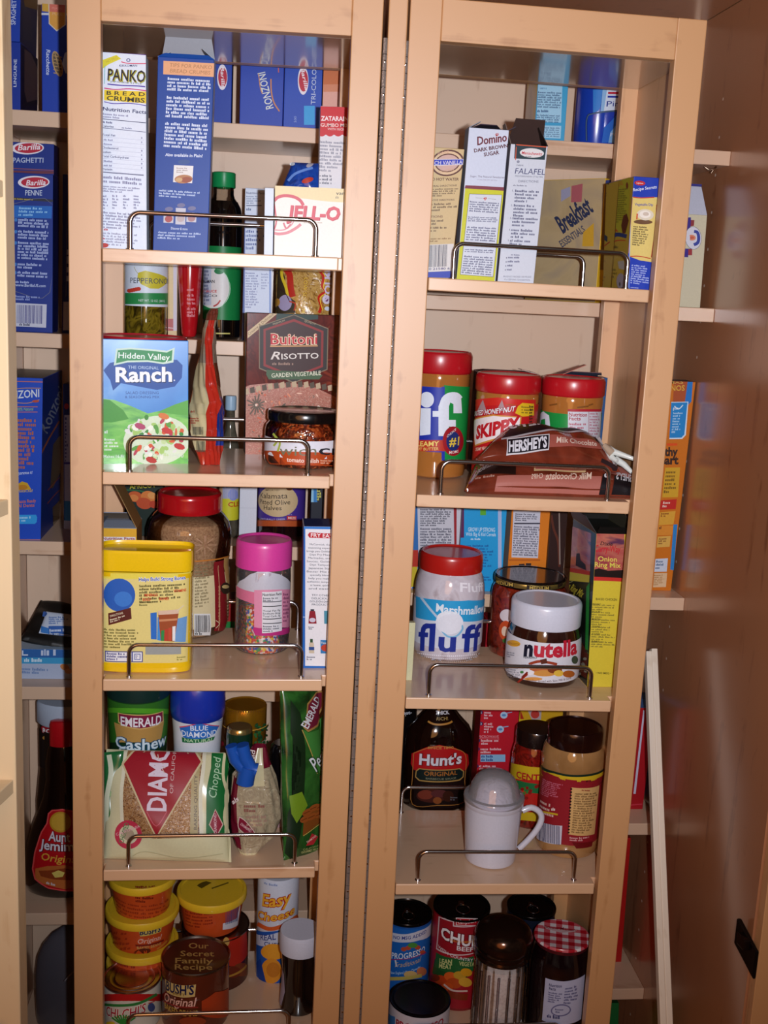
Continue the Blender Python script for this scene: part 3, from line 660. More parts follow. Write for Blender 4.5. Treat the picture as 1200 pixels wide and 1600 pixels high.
b = Carton('pasta_box', 'orange and pale pink box edge right of the tri-colour pasta box', 'box', 'BLA', 607, 690, .02, 230, .05, 'DCA494', 'B06A40', H=.2, dr=.02)
b.F.R(600,200,692,395, 'C46A38'); b.F.R(600,395,692,430, 'D08460'); b.done()

# ================================================================== fixed shelf B seen through the left rack
X('px')
def bottle(nm, label, bay, cx, hw, base, top, prof, m, sy=1, **k):
    j = Jar(nm, label, 'bottle', bay, cx, hw, base, top, sy=sy, **k); j.part('glass_body', m, prof); return j
X('g1')
j = Jar('pepper_jar', 'glass jar of pepperoncini with white and green label, standing at the back left', 'jar', 'BLB', 445, 192, .05, -40)
pr = [(0,0),(.85,.002),(.98,.03),(1,.06),(1,.86),(.9,.93),(.86,.96),(.84,1)]
j.part('jar', cloudy('pickled_peppers', ['1E1A06', '4A3C0C', '7E6A1A', '2A2208'], 45, .08, 1, 1.5), [(0,0),(.85,.002),(.98,.03),(1,.06),(1,.86),(.9,.93),(.86,.96)])
j.part('lid', 'C8B04A', [(.9,.95),(.92,.955),(.92,1),(.88,1.01),(0,1.01)])
a = j.label_part('DDE3EE', pr, .36, .88)
a.Pg([(376,150),(440,130),(560,160),(632,195),(632,240),(560,292),(480,290),(400,250),(370,190)], 'D0C23A'); a.line([(340,95),(355,130),(378,160)], 4, 'A8A060')
for i in range(5): a.E(300+i*20,310-i*4,22,18, 'C84030')
a.T('PEPPERONCINI', 308,240, 645,248, 48, '4A5260', 0); a.R(250,330,645,430, '2E8A4A', 2); a.T('NET WT. 12 OZ. (340 G)', 380,405, 612,412, 20, 'D4E2DC', .01)
j.end()
b = Carton('cracker_box', 'cream box with pink foot, squeezed between pepper jar and red squeeze bottle', 'box', 'BLB', 640, 722, .05, 40, .06, 'D6BC8C', 'B89070', dr=.05)
b.F.R(640,60,655,560,'C8A870'); b.F.R(640,560,722,668, 'B05A58'); b.F.R(690,60,722,668,'C8C0CC'); b.F.line([(645,640),(690,645)], 5, 'E8E0E0'); b.done()
j = Jar('squeeze_bottle', 'red squeeze bottle standing on its cap end behind the ranch packet', 'bottle', 'BLB', 835, 112, .05, -80)
pr = [(0,0),(.3,.003),(.52,.02),(.62,.06),(.7,.2),(.85,.5),(1,.8),(.95,.95),(.6,1),(0,1)]
j.part('bottle', P('B3121C', .18, 0, .8), pr); a = j.label_part(None, pr, .1, .8)
for k, y in enumerate((300, 350, 385, 420, 470, 500, 530)): a.G((812,y-12,925,y+16), 1, 'D8848C', .6, k)
j.end()
X('g1')
j = Jar('soy_sauce_bottle', 'tall dark soy sauce bottle with green cap and green label', 'bottle', 'BLB', 1130, 166, .07, -745)
pr = [(0,0),(.9,.002),(1,.015),(1,.6),(1,.74),(.93,.79),(.7,.835),(.56,.86),(.52,.9),(.52,.97)]
j.part('glass_body', P('0B0706', .05, 0, 1), pr[:6]+[(.75,.83)]); j.part('neck', clear('clear_glass', 'F4F0EA', .12), [(.76,.825),(.6,.85),(.54,.87),(.53,.955)], label='clear glass neck')
j.part('cap', P('15884A', .35), [(.6,.91),(.62,.915),(.62,.995),(.56,1),(0,1)])
a = j.label_part('14783C', pr, .12, .56)
a.E(1050,290,150,180,'C8D8CC'); a.E(1050,290,138,168,'D8D4D2'); a.R(960,110,1030,440,'B8C4D4'); a.G((965,120,1025,440), 10, '5A688C', .6); a.E(1100,135,44,28,'2E7A4C')
a.T('KIKKOMAN', 925,238, 1060,240, 26, '2A2A34', .02); a.T('SOY SAUCE', 930,325, 1080,325, 22, 'C02A30', .02); a.T('1.25 CO', 945,362, 1082,366, 20, '2A2A34', .01); a.line([(1050,450),(1085,430),(1110,395)], 14, 'B04848'); a.line([(1060,110),(1150,150),(1190,250),(1180,360),(1120,460)], 4, '58A868')
a.line([(1060,690),(1195,692)], 12, 'B8B060')
j.end()
X('g2')
b = Carton('seasoning_box', 'slim pale blue box covered in small print, between soy bottle and noodle bag', 'box', 'BLB', 218, 473, .05, -610, .05, 'CDD6EA', '2C4C8C', '8C94A4', dr=.05)
f = b.F; f.R(216,-600,240,770, '2A4A96'); f.G(((250,140),(380,142),(380,470),(250,466)), 14, '8088B0', seed=1); f.G(((390,150),(462,150),(462,300),(390,300)), 6, '98A0C0', seed=2); f.R(462,-600,476,770,'5A7CC0'); X('f6')
f.R(10,1050,132,1215,'D2DAEA'); f.T('Nutrition Facts', 22,1080, 150,1082, 16, '40507C', .015); f.G((22,1090,130,1150), 4, '7888A8'); f.R(22,1158,128,1164,'30406C'); f.G((22,1172,128,1200), 1, '5A6A90'); f.R(8,1290,132,1318,'2C3450'); f.G((18,1325,130,1470), 5, '5868A0', seed=8); b.done()
X('g2')
mb, a = pillow('x', [place('BLB', gx('BLB', cx_(505), .06).x, .06), place('BLB', gx('BLB', cx_(1025), .06).x, .06), place('BLB', gx('BLB', cx_(1025), .08).x, .08)+V((0,0,.155)), place('BLB', gx('BLB', cx_(505), .08).x, .08)+V((0,0,.155))], .05, cloudy('egg_noodles', ['6E4A1E', 'B08440', 'D2A860', '8A6230'], 70, .18, .8, 2.2, bump=.6), wr=.003, seed=9, nu=60, nv=60)
a.Pg([(500,100),(560,100),(600,200),(600,300),(640,380),(690,420),(690,520),(500,520)], '3A3020'); a.line([(515,100),(512,170),(520,260)], 22, 'C8C070')
a.line([(600,120),(640,180),(650,300),(668,380)], 55, 'B82818'); a.line([(570,120),(575,200),(610,300),(625,390)], 24, 'DCC030'); a.E(600,430,60,70,'A498B8'); a.E(530,420,26,34,'B08030'); a.line([(640,420),(690,440),(680,500)], 12, 'C03A18'); a.line([(540,300),(600,340),(640,420)],6,'3A1A20')
for dx, c, bo in ((3,'8C4A10',.03),(0,'E8C048',.01)): a.T('LOW SODIUM', 770+dx,210, 745+dx,520, 34, c, bo)
a.line([(900,140),(940,200),(930,280),(960,330),(900,380),(920,460),(900,520)], 26, 'C82A18'); a.line([(915,140),(955,200),(940,290),(965,340),(910,390),(935,500)], 8, 'F0D040')
a.E(968,400,38,40,'E4D8E8'); a.E(968,400,16,18,'7A4870'); a.line([(1005,150),(975,190),(1010,230)], 16, 'C8B8DC'); a.T('YOLKS', 1010,420, 1010,110, 60, 'D8CCE4', .03); a.E(975,480,26,18,'DCE4F4')
a.emit(mb); tag(link('noodle_bag', mb), 'clear bag of egg noodles with red and yellow flames, behind the risotto box', 'bag')

# ================================================================== left rack, shelf 2
X('c4')
j = Jar('drink_mix_canister', 'canister with a red lid, only its lid showing above the ranch packet', 'canister', 'Ls2', 235, 196, .155, 412)
j.part('body', P('2F74B8', .4), [(0,0),(.95,0),(.95,.9),(0,.9)]); j.part('lid', P('B01828', .3, 0, .3), [(.97,.88),(1,.885),(1,.985),(.985,1),(.93,1),(.92,.99),(0,.985)])
b = Carton('salad_mix_packet', 'flat blue and green ranch salad dressing packet at the left of the second shelf', 'packet', 'Ls2', 10, 440, 985, 425, .010, cloudy('ranch_sky', ['2478C8', '3488D4', '78B0E0'], 12, .3, .2, .4), '3A86C8', dr=984)
f = b.F
f.Pg([(20,690),(110,700),(180,725),(260,760),(330,745),(440,700),(440,985),(20,985)], cloudy('ranch_meadow', ['3F9A2C', '6ABF3A', '8CCB58'], 30, .35, .2, .6, (1, 1, 3)))
f.Pg([(20,690),(90,700),(150,745),(175,785),(100,800),(20,800)], '4C9A3A'); f.Pg([(440,700),(380,720),(300,755),(440,770)], '5CAA44')
f.Pg([(62,568),(90,535),(150,520),(240,524),(320,520),(390,520),(415,545),(412,600),(380,640),(300,655),(220,640),(140,625),(105,658),(92,612)], '1A4C9C')
f.Pg([(118,470),(180,466),(270,472),(345,480),(380,466),(374,532),(330,540),(260,530),(170,532),(108,546)], 'C8E0D0'); f.Pg([(126,478),(184,474),(270,480),(345,488),(370,476),(366,524),(326,532),(258,522),(170,524),(118,536)], '23894A')
f.T('Hidden Valley', 128,512, 358,522, 26, 'EAF4EC', .012)
f.T('THE ORIGINAL', 172,560, 308,564, 14, 'B8D0EC', 0)
for d, c in ((4,'102858'),(0,'F2F4F8')): f.T('Ranch', 116+d,618+d, 368+d,616+d, 64, c, .03)
f.E(378,612,3,3,'E8F0F8'); f.T('SALAD DRESSING', 160,674, 308,674, 13, '2C4E8C', 0); f.T('& SEASONING MIX', 158,692, 312,692, 12, '2C4E8C', 0)
f.E(300,880,150,110,'D8E4C8',-.1); rr = random.Random(3)
for i in range(95):
    t = rr.uniform(0, 2*PI); q = math.sqrt(rr.random()); x = 292+q*128*math.cos(t); y = 865+q*96*math.sin(t)
    f.E(x, y, rr.uniform(9,24), rr.uniform(5,13), rr.choice(['DCE8C8','EEF0E0','A8CC6C','5CA03C','E2E2DC','3E8A30','C8DCA0','B83A50','D85A28']), rr.uniform(0, 3), 7)
for x, y, c in ((225,815,'B04068'),(345,835,'C83028'),(400,905,'C02A24'),(275,965,'B82C20'),(330,770,'D87838')): f.E(x, y, 26, 14, c, .3, 8)
f.T('Makes 16 Fl', 62,955, 150,955, 13, 'E4F0E0', .01); f.T('NET WT. 2.0 OZ (56 g)', 278,950, 418,950, 13, 'E4F0E0', .01); f.G((66,830,110,850), 1, 'DDEBD8'); f.G((66,866,132,925), 4, 'E8F4E0', .5); b.done()
# red gusseted pouch seen edge-on
X('g3')
rows = [(1520,140,165,272,318),(1390,92,190,272,342),(1200,45,188,286,352),(1050,36,192,300,356),(950,42,213,330,348),(800,66,190,296,322),(600,105,180,255,296),(400,148,182,250,284),(250,166,190,258,272),(130,196,226,286,298),(70,236,250,292,297)]
base = gp('Ls2', cx_(215), cy_(1525)); zb = base.z; mb = MB(); cols = []
def pt3(px, py, y): d = ray(cx_(px), cy_(py)); t = (y-CAM.y)/d.y; return CAM+d*t
R5 = []
for i, (y, a0, a1, a2, a3) in enumerate(rows):
    k = min(1, i*.25)*(1 if i < 8 else .5); yb = base.y
    R5.append([pt3(a0, y, yb+.035*k+.004), pt3((a0+a1)/2, y, yb+.014*k+.001), pt3(a1, y, yb), pt3((a1+a2)/2, y, yb+.006), pt3(a2, y, yb), pt3((a2+a3)/2, y, yb+.02*k+.002), pt3(a3, y, yb+.045*k+.006), pt3((a0+a3)/2+8, y, yb+.06*k+.01)])
def ip(u, v):
    t = v*(len(R5)-1); i = min(int(t), len(R5)-2); t -= i; q = u*8; j = int(q) % 8; q -= int(q)
    g = lambda r: R5[r][j].lerp(R5[r][(j+1) % 8], q)
    p = g(i).lerp(g(i+1), t*t*(3-2*t)); return p+V((.0009*math.sin(u*55+v*31), .0009*math.sin(v*60+u*20), 0))
red = P('B02A1C', .25, 0, .5); cream = P('CDC196', .3, 0, .3); bl = P('1C3A96', .25, 0, .5); clr = P('A89C84', .2, 0, .5); brn = P('7A3A1C', .25, 0, .5)
def mf(u, v):
    j = int(u*8)
    if v > .86: return P('6E3426', .3, 0, .4) if j < 4 else brn
    if j in (0, 1): return red if v < .11 else (cream if v < .62 else clr)
    if j in (2, 3): return red
    if j in (4, 5): return (red if v < .13 else bl if v < .45 else brn if v < .62 else clr)
    return brn
mb.grid(ip, 64, 90, red, mf); mb.add([ip(i/8, 0) for i in range(8)], [tuple(range(8))], red)
p0, p1 = R5[2][0], R5[2][2]; U = (p1-p0); U = V((U.x, U.y, 0)).normalized(); fl = Flat(p0+V((0, -.0035, 0)), U, V((0, 0, 1)), U.cross(V((0, 0, 1)))); a = Art(fl)
a.bars(65,1168,162,1240,'5A5A50'); a.bars(100,1300,180,1400,'5A5A50'); a.G((48,1015,128,1038),1,'A85040',.6); a.G((45,1080,150,1140),3,'A85040',.6); a.emit(mb)
tag(link('snack_pouch', mb), 'red and cream pouch standing edge-on in the middle of the second left shelf', 'pouch')
X('c4')
b = Carton('risotto_box', 'dark red risotto box with a hexagon emblem, standing behind the relish jar', 'box', 'Ls2', 694, 1125, 942, 310, .03, cloudy('risotto_photo', ['3A1414', '6E2A22', '54201C', '8A3A28'], 22, .16, .6, 2), '2C1616', '2A1A18', dr=945)
f = b.F
f.Pg([(835,310),(1020,312),(1020,340),(840,350),(830,360)], '14342C'); f.Pg([(705,395),(805,310),(838,310),(705,425)], 'C8B088'); f.T('Creamy & Delicious', 712,412, 822,320, 12, '6A4A30')
f.Pg([(756,370),(912,318),(1066,380),(1062,565),(912,625),(756,560)], '7C6A50'); f.Pg([(760,373),(912,322),(1062,383),(1058,562),(912,620),(760,556)], '241A16'); f.Pg([(776,384),(912,338),(1044,392),(1042,552),(912,602),(776,548)], '8A1E1E'); f.Pg([(786,390),(912,350),(1034,398),(1032,545),(912,592),(786,540)], '3A1C1A')
f.T('PREMIUM', 820,366, 872,348, 8, 'B0A080'); f.T('QUALITY', 958,350, 1008,366, 8, 'B0A080')
for d, c, bo in ((0,'E8B878',.05),(0,'F0E0D0',.035),(0,'C01C24',.012)): f.T('Buitoni', 808,452, 1016,450, 48, c, bo)
f.line([(806,460),(1018,458)], 5, 'D8A068'); f.T('R', 808,518, 850,518, 34, 'E0D8D0', .012, .3); f.T('ISOTTO', 856,518, 1022,514, 25, 'E6E0D8', .01); f.G((815,530,1010,546), 1, 'A08070')
f.Pg([(790,565),(1020,578),(1040,590),(1024,608),(800,608),(788,586)], '3E5A38'); f.T('GARDEN VEGETABLE', 812,600, 1032,588, 19, 'D8D8C0', .012)
f.Pg([(695,640),(720,632),(800,625),(900,624),(1000,640),(1105,690),(1105,945),(695,945)], cloudy('rice_with_vegetables', ['7A3A24', 'B8705A', '9A5038', 'C89078', '4A3420'], 170, .3, .4, 2.5))
for i in range(16):
    t = i/15; x = 700+t*400; y = 660-32*math.sin(t*PI*.9); f.Pg([(x-9,y+16),(x+12,y+12),(x+8,y-14),(x-12,y-8)], '50402E' if i % 2 else 'B8A080')
for i in range(60):
    f.E(rr.uniform(700,1100), rr.uniform(660,930), rr.uniform(4,14), rr.uniform(3,7), rr.choice(['E4B8A0','C46040','5A4A38','D88460','ECD0BC','A84830']), rr.uniform(0,3), 6)
for i in range(14): t = i*.45; f.line([(745+8*math.cos(t),720+8*math.sin(t)),(745+(30+9*(i%3))*math.cos(t),722+(34+9*(i%3))*math.sin(t))], 6, '5E5040')
b.done()
j = Jar('relish_jar', 'squat jar of tomato relish with a black lid, before the risotto box', 'jar', 'Ls2', 958, 174, 1014, 742)
pr = [(0,0),(.86,.002),(.96,.03),(1,.09),(1,.62),(.97,.72),(.9,.78),(.88,.82)]
j.part('jar', speck('tomato_relish', ['5E1E10', '8A3418', 'A8481E', '6E2612', 'B86030', '401408'], 230, .12), pr); j.part('lid', P('0D0B0D', .22, .3, .8), [(.9,.8),(.94,.81),(.95,.83),(.95,.95),(.93,.985),(.88,1),(.84,.985),(0,.98)])
j.part('jar_glass', clear('clear_glass'), [(r*1.01, z) for r, z in pr[2:]])
a = j.label_part('DEDCE4', pr, .2, .52, .0008); a.R(770,925,1140,985, 'B4481E', 12)
a.T('wich', 848,945, 1012,946, 44, '74745C', 0); a.T('cra', 1022,943, 1130,940, 44, '26262C', .012); a.T('tomato relish', 880,974, 1022,980, 19, 'F0DCCC', .015); a.line([(840,930),(850,890),(828,860),(820,850),(838,880),(822,905)], 9, 'A8B448'); a.G((1030,965,1100,985),2,'E0B090'); j.end()

# ================================================================== fixed shelf C seen through the left rack
X('g4')
b = Carton('dried_fruit_pouch', 'black-green packet picturing orange apricots, behind the brown sugar jar', 'packet', 'BLC', 252, 600, .06, -40, .03, '14261E', '0E1A14', dr=.06)
f = b.F; f.T('APRICOT', 300,52, 536,36, 44, 'C0B830', .02); f.line([(260,60),(400,70),(560,110)], 10, '1E6A3A')
for x, y, r, c in ((350,120,66,'C85A24'),(470,120,70,'D87A34'),(430,180,70,'C04A20'),(340,130,40,'D8803C'),(500,110,40,'E09850'),(520,190,46,'B83A1C')): f.E(x, y, r, r*.72, c, .2)
b.done()
X('c8')
j = Jar('vinegar_bottle', 'thin bottle with pale blue cap and yellow-green label, standing behind the second left shelf', 'bottle', 'BLC', 625, 44, .075, -348)
pr = [(0,0),(.94,.005),(1,.03),(1,.58),(.9,.66),(.55,.76),(.44,.82),(.42,.9)]
j.part('glass_body', cloudy('vinegar_glass', ['2A2620', '4A4438', '6A6454'], 20, .06, 1), pr); j.part('cap', P('9AB4C8', .35), [(.5,.9),(.56,.905),(.56,.985),(.52,1),(0,1)])
a = j.label_part('C8C22C', pr, .13, .42); a.R(575,60,665,112, 'A8A8C0'); a.E(640,95,22,26,'8890C8'); a.T('CLE', 618,147, 664,144, 20, 'B8301C', .02); a.R(575,40,594,175,'C8A078'); j.end()
X('g5')
b = Carton('food_box', 'plain white box with a seam across, between yellow-labelled bottle and olive jar', 'box', 'BLC', 198, 360, .06, 230, .05, 'CDD0DA', 'A8A8B4', H=.145, dr=.06); b.F.line([(195,232),(365,234)], 2, '9A9AA8'); b.done()
j = Jar('olive_jar', 'jar of halved olives with purple label and beige oval, behind the pink-capped jar', 'jar', 'BLC', 600, 222, 562, -150)
pr = [(0,0),(.88,.003),(.97,.03),(1,.08),(1,.85),(.9,.94),(.84,.97)]
j.part('jar', P('1A0A0C', .06, 0, 1), pr); j.part('lid', '4A3A60', [(.88,.94),(.9,.945),(.9,.995),(0,1)])
a = j.label_part('46308C', pr, .3, .9)
a.R(370,345,840,402,'B05028',6); a.R(370,340,840,350,'7A3A28',6); a.E(566,165,186,152,'C6AE86'); a.E(672,46,30,22,'6A3A1C'); a.T('IMPORTED', 450,72, 580,72, 16, '5A4434', .005)
a.T('Kalamata', 405,135, 655,140, 50, '221A1C', 0); a.T('Pitted Olive', 400,190, 680,196, 46, '221A1C', 0); a.T('Halves', 435,246, 600,252, 42, '221A1C', 0); a.T('NATURALLY GREEK', 410,338, 635,342, 16, 'B0A8D0', .01); a.R(648,305,738,342,'C03838',2); a.T('MEZE', 660,334, 730,336, 20, 'E8C8C0', .02); a.G((660,285,735,300),1,'A898C8'); j.end()
b = Carton('food_box', 'dark box with a bright blue stripe, top right behind the fry mix box', 'box', 'BLC', 862, 1000, .03, -20, .05, '141826', '0C0E18', H=.17, dr=.03); b.F.R(862,-60,935,178,'2C78B8'); b.F.R(866,-60,900,178,'8ABCD8'); b.F.G((930,60,985,165),4,'C8C860',.6); b.done()
X('c8')
b = Carton('food_box', 'low dark box with red and green bands, deep behind the third left shelf', 'box', 'BLD', 600, 655, .05, 560, .05, 'A82020', '701414', dr=.05); b.F.R(600,660,655,692,'1E7A38'); b.done()

# ================================================================== left rack, shelf 3
X('c8')
j = Jar('chocolate_powder_tub', 'big yellow drink powder tub with rounded corners, front left of the third shelf', 'tub', 'Ls3', 255, 208, 893, 322, sy=.52)
def sq(x, y, z, R=j.R):     # rounded-rectangle section
    r = math.hypot(x, y)
    if r < 1e-9: return j.C+V((0, 0, z))
    c, s_ = abs(x)/r, abs(y)/r; k = r/(c**5+s_**5)**.2; return j.C+V((k*x/r, k*y/r*.52, z))
def sqpart(nm, m, prof, par=None):
    mb = MB(); mb.lathe([(r*j.R, z*j.H) for r, z in prof], mt(m), sq, 96); return mb
YE = P('E8BC10', .22, 0, .5)
link('tub_body', sqpart('b', YE, [(0,0),(.9,0),(.97,.012),(.985,.04),(.985,.06),(.975,.07),(.975,.78),(.985,.79),(.985,.82)]), j.root)
link('lid', sqpart('l', P('ECC012', .2, 0, .6), [(.95,.83),(1,.835),(1,.975),(.99,.995),(.965,1),(.95,.992),(.945,.97),(0,.965)]), j.root)
S = Flat(j.C+V((-j.R, -j.R*.52*.975, 0)), V((1,0,0)), V((0,0,1)), V((0,-1,0)), lambda u, v: -(1-max(0, 1-abs((u-j.R)/(j.R*.976))**5)**.2)*j.R*.52 if abs(u-j.R) < j.R*.975 else -j.R*.4, bis=.004); S.bisv = 0; S.o0 = .0004
S.lim = (j.R*1.96, j.H); a = Art(S); lb = MB()
a.R(58,448,450,845,'E0CE80'); a.R(58,445,450,470,'E4D250')
a.E(132,542,72,74,'2A5CB0'); a.E(150,560,40,34,'3C78C8'); a.Pg([(82,625),(184,598),(188,648),(84,678)],'5A241C'); a.T('DIRECTIONS', 92,642, 150,625, 9, 'E0D0B0', .01); a.G(((90,650),(180,622),(182,640),(92,668)),2,'E0D0B0',.6)
for d, c, bo in ((0,'F0F2F8',.08),(0,'2A48A8',.02)): a.T('Helps Build Strong Bones', 220,480, 428,474, 16, c, bo)
a.G(((222,495),(428,488),(432,572),(222,580)), 6, '5A5028', .55, 2); a.G(((222,568),(300,566),(300,590),(222,592)), 2, '6A6030', .5, 3)
for t, x, y, w in (('VITAMINS',375,530,56),('MINERALS',246,548,58),('BUILD',238,568,36),('BONES',312,565,42)): a.T(t, x,y, x+w,y-2, 12, 'C8401C', .03)
a.Pg([(272,622),(300,618),(300,740),(274,738)],'2E6CC0'); a.Pg([(304,640),(322,638),(318,745),(302,742)],'4088D0'); a.Pg([(388,648),(434,640),(428,755),(378,750)],'6C98C8')
a.Pg([(305,612),(400,606),(378,750),(318,745)],'9C4C28'); a.Pg([(305,612),(400,606),(397,625),(308,630)],'D8B8A0'); a.Pg([(310,650),(392,646),(390,655),(311,660)],'C88860'); a.line([(392,612),(420,590)], 5, 'D8C8A8')
for k, (x, c) in enumerate(((320,'2E8A48'),(336,'B83C2C'),(352,'C04830'),(370,'E4E0DC'))): a.Pg([(x,700-k*6),(x+14,698-k*6),(x+12,746),(x,746)], c)
a.G((60,690,235,780), 7, '6E6430', .5, 7); a.R(68,792,238,840,'3A3A88'); a.R(72,796,188,836,'E4E4E8'); a.R(193,796,234,836,'E4E4E8'); a.G((76,798,184,834),3,'50508A',.6); a.R(200,802,228,830,'7078A8'); a.R(204,806,224,826,'E4E4E8'); a.G((206,808,222,824),2,'50508A')
a.R(250,762,408,806,'9A9C98'); a.G((390,815,440,835),2,'8A8040')
a.emit(lb); link('label', lb, j.root)
X('g4')
b = Carton('drink_mix_box', 'open yellow box with grey inner flaps, behind the yellow tub', 'box', 'Ls3', -30, 370, .135, 398, .075, 'DCA62A', '8A6234', '9A9EAC', dr=.135)
f = b.F; f.R(-30,478,352,540,'DCD8DC',2); f.T('Nutrition Facts', 58,506, 346,508, 26, '9A2430', .02); f.G((58,515,260,535), 1, '888890'); f.line([(-30,400),(380,402)], 4, '8C7030'); f.R(-30,540,360,900,'DCD8DC')
b.flap('f', .03, 12, '8A94A4', '8A94A4', tap=.16).flap('r', .085, 64, '8A6A3C', 'A4A8B4', tap=0, b=.9).flap('k', .03, 30, '8A90A0', '7A6A58').flap('l', .02, 20, '6E7684')
b.done()
X('c8')
j = Jar('brown_sugar_jar', 'large glass jar of brown sugar with a red lid and cream label', 'jar', 'Ls3', 443, 186, 752, 78)
pr = [(0,0),(.8,.002),(.9,.02),(.93,.05),(.97,.1),(.97,.36),(.95,.44),(.93,.5),(.98,.58),(1,.66),(.99,.74),(.93,.8),(.82,.845),(.72,.87)]
j.part('sugar', cloudy('brown_sugar', ['8A6448', 'B08A68', 'C4A07C'], 260, .8, 0, .5, bump=.3), [(0,.01)]+[(r*.965,z) for r,z in pr[1:12]]+[(.8,.815),(.4,.83),(0,.835)])
j.part('glass_body', clear('clear_glass'), pr); j.part('lid', P('B01018', .2, .1, .6), [(.72,.86),(.745,.865),(.76,.88),(.75,.905),(.755,.965),(.75,.99),(.72,1),(.69,.99),(.68,.985),(.6,.982),(0,.98)])
a = j.label_part('D9C69A', pr, .085, .455, .0006)
a.Pg([(556,395),(600,385),(600,700),(556,702)],'8A1E24'); a.Pg([(600,372),(640,360),(640,690),(600,704)],'C89A5C'); a.line([(470,392),(556,384),(600,375),(640,362)], 6, 'C87A30'); a.G(((470,405),(540,398),(540,590),(470,600)), 14, '8A7A58', .5, 2); a.line([(574,410),(574,700)], 2, 'D8B080'); a.E(606,512,22,26,'3A2A20'); a.E(606,505,16,8,'D8B878')
a.T('NATURAL BROWN SUGAR', 582,660, 582,500, 8, 'D8B080', .01); a.R(466,625,538,722,'E0DCD8'); a.bars(470,632,534,708); a.G((470,710,534,720),1,'4A4A4A',.8); a.line([(562,655),(578,670),(562,690)],3,'E0C8A0'); a.G(((602,560),(624,555),(624,680),(602,690)), 9, '7A4A2A')
for t in range(8): a.line([(513+14*math.cos(t*PI/4),318+12*math.sin(t*PI/4)),(513+52*math.cos(t*PI/4),318+42*math.sin(t*PI/4))], 5, 'B0886A')
j.end()
j = Jar('sprinkle_jar', 'clear jar of rainbow sprinkles with a bright pink cap', 'jar', 'Ls3', 774, 122, 815, 288)
pr = [(0,0),(.9,.002),(.97,.015),(1,.05),(1,.66),(.985,.74),(.95,.755)]
SPR = speck('rainbow_sprinkles', ['E4E0DC', 'C8281C', 'E87820', 'E8C81C', '2E9A4C', '2A5CB8', 'E8E4E0', 'D84C20'], 260, .4)
j.part('sprinkles', SPR, [(0,.01),(.9,.012),(.96,.05),(.96,.43),(.7,.45),(.3,.47),(0,.48)]); j.part('jar', clear('clear_plastic', 'F4ECEC', .1, .03, .05), pr)
j.part('cap', P('D8409A', .35, 0, .2), [(.96,.755),(1.02,.76),(1.02,.955),(1.0,.985),(.96,1),(.9,.995),(.85,.985),(.4,.984),(0,.986)])
a = j.label_part(None, pr, .1, .7, .0006)
a.Pg([(690,470),(715,450),(750,438),(800,438),(850,450),(880,468),(895,485),(895,520),(740,520),(735,560),(680,560),(665,520),(655,505),(670,480)],'C0BEC8'); a.Pg([(655,498),(740,530),(740,585),(700,570),(655,548)],'D0708E'); a.R(735,520,895,690,'D88AA6',-4); a.Pg([(735,685),(895,678),(895,705),(830,722),(740,722),(728,695)],'B83078')
a.Pg([(770,528),(858,522),(858,700),(770,712)],'DCDADE'); a.T('Nutrition Facts', 772,546, 856,540, 12, '1E1E24', .02); a.G(((774,552),(856,548),(856,565),(774,570)),2,'6A6A74',.6)
for y in (572, 592, 648, 668): a.line([(773,y),(856,y-4)], 3.5, '1E1E24')
for k, t in enumerate(('Total Fat 0g', 'Sodium 0mg', 'Total Carb. 3g')): a.T(t, 773,616+k*12, 850,612+k*12, 8, '2A2A30', .01)
a.G(((774,676),(856,671),(856,702),(774,708)),3,'6A6A74'); a.G(((862,530),(890,528),(890,660),(862,664)),8,'8A4A6A'); j.end()
b = Carton('fry_mix_box', 'white fry mix box with blue edges beside the pink-capped sprinkle jar', 'box', 'Ls3', 950, 1120, 868, 236, .062, 'E2E0E4', '2A5C9C', '1C2E5C', tl=956, dr=868)
f = b.F; f.Pg([(956,236),(972,236),(962,868),(948,868)],'1E62B4'); f.R(940,236,1140,247,'2A74C4'); f.R(940,858,1140,872,'1E62B4'); f.Pg([(990,262),(1100,266),(1100,288),(990,286),(982,274)],'B81C2A'); f.T('FRY EASY', 996,282, 1108,286, 17, 'F0E4E4', .015); f.R(948,638,964,642,'9AB8DC')
for k, t in enumerate(('McCormick, the', 'seasoning experts', 'brings you Golden', 'Dipt Fry Mixes,', 'Marinades, and', 'Sauces. Golden', 'Dipt Tempura', 'Japanese Style', 'Batter Mix is', 'specially blended', 'help you make', 'authentic tempura', 'at home, quickly', 'and easily.')): f.T(t, 990-(k % 3)*7,319+k*15.1, 1082+(k % 2)*8,320+k*15.1, 8.5, '3A3A48', 0)
for k, t in enumerate(('TRY OTHER', 'DELICIOUS', 'GOLDEN DIPT', 'PRODUCTS')): f.T(t, 996-(k==2)*10,545+k*14, 1078,546+k*14, 8.5, '3A3A48', 0)
f.R(990,604,1006,612,'2A2A34'); f.Pg([(986,612),(1010,612),(1014,640),(1016,668),(980,668),(982,640)],'8A1A2A'); f.E(998,652,14,10,'C8C0D0'); f.G((980,680,1014,695),2,'5A5A68'); f.Pg([(1050,610),(1085,610),(1085,668),(1050,668)],'4A8AA0'); f.R(986,736,998,752,'2A4A2A'); f.Pg([(982,752),(1002,752),(1004,800),(980,800)],'C8B8A0'); f.R(980,772,1004,786,'2A4A8A'); f.G((970,812,1020,832),2,'6A6A78'); f.R(1032,740,1090,800,'3078B0'); f.E(1056,775,22,16,'B8402C'); f.T('Tempura', 1034,756, 1084,758, 8, 'E8E0D0', .01)
b.Tp.uvq(.03, .01, .06, .05, '2E3E66'); b.done()

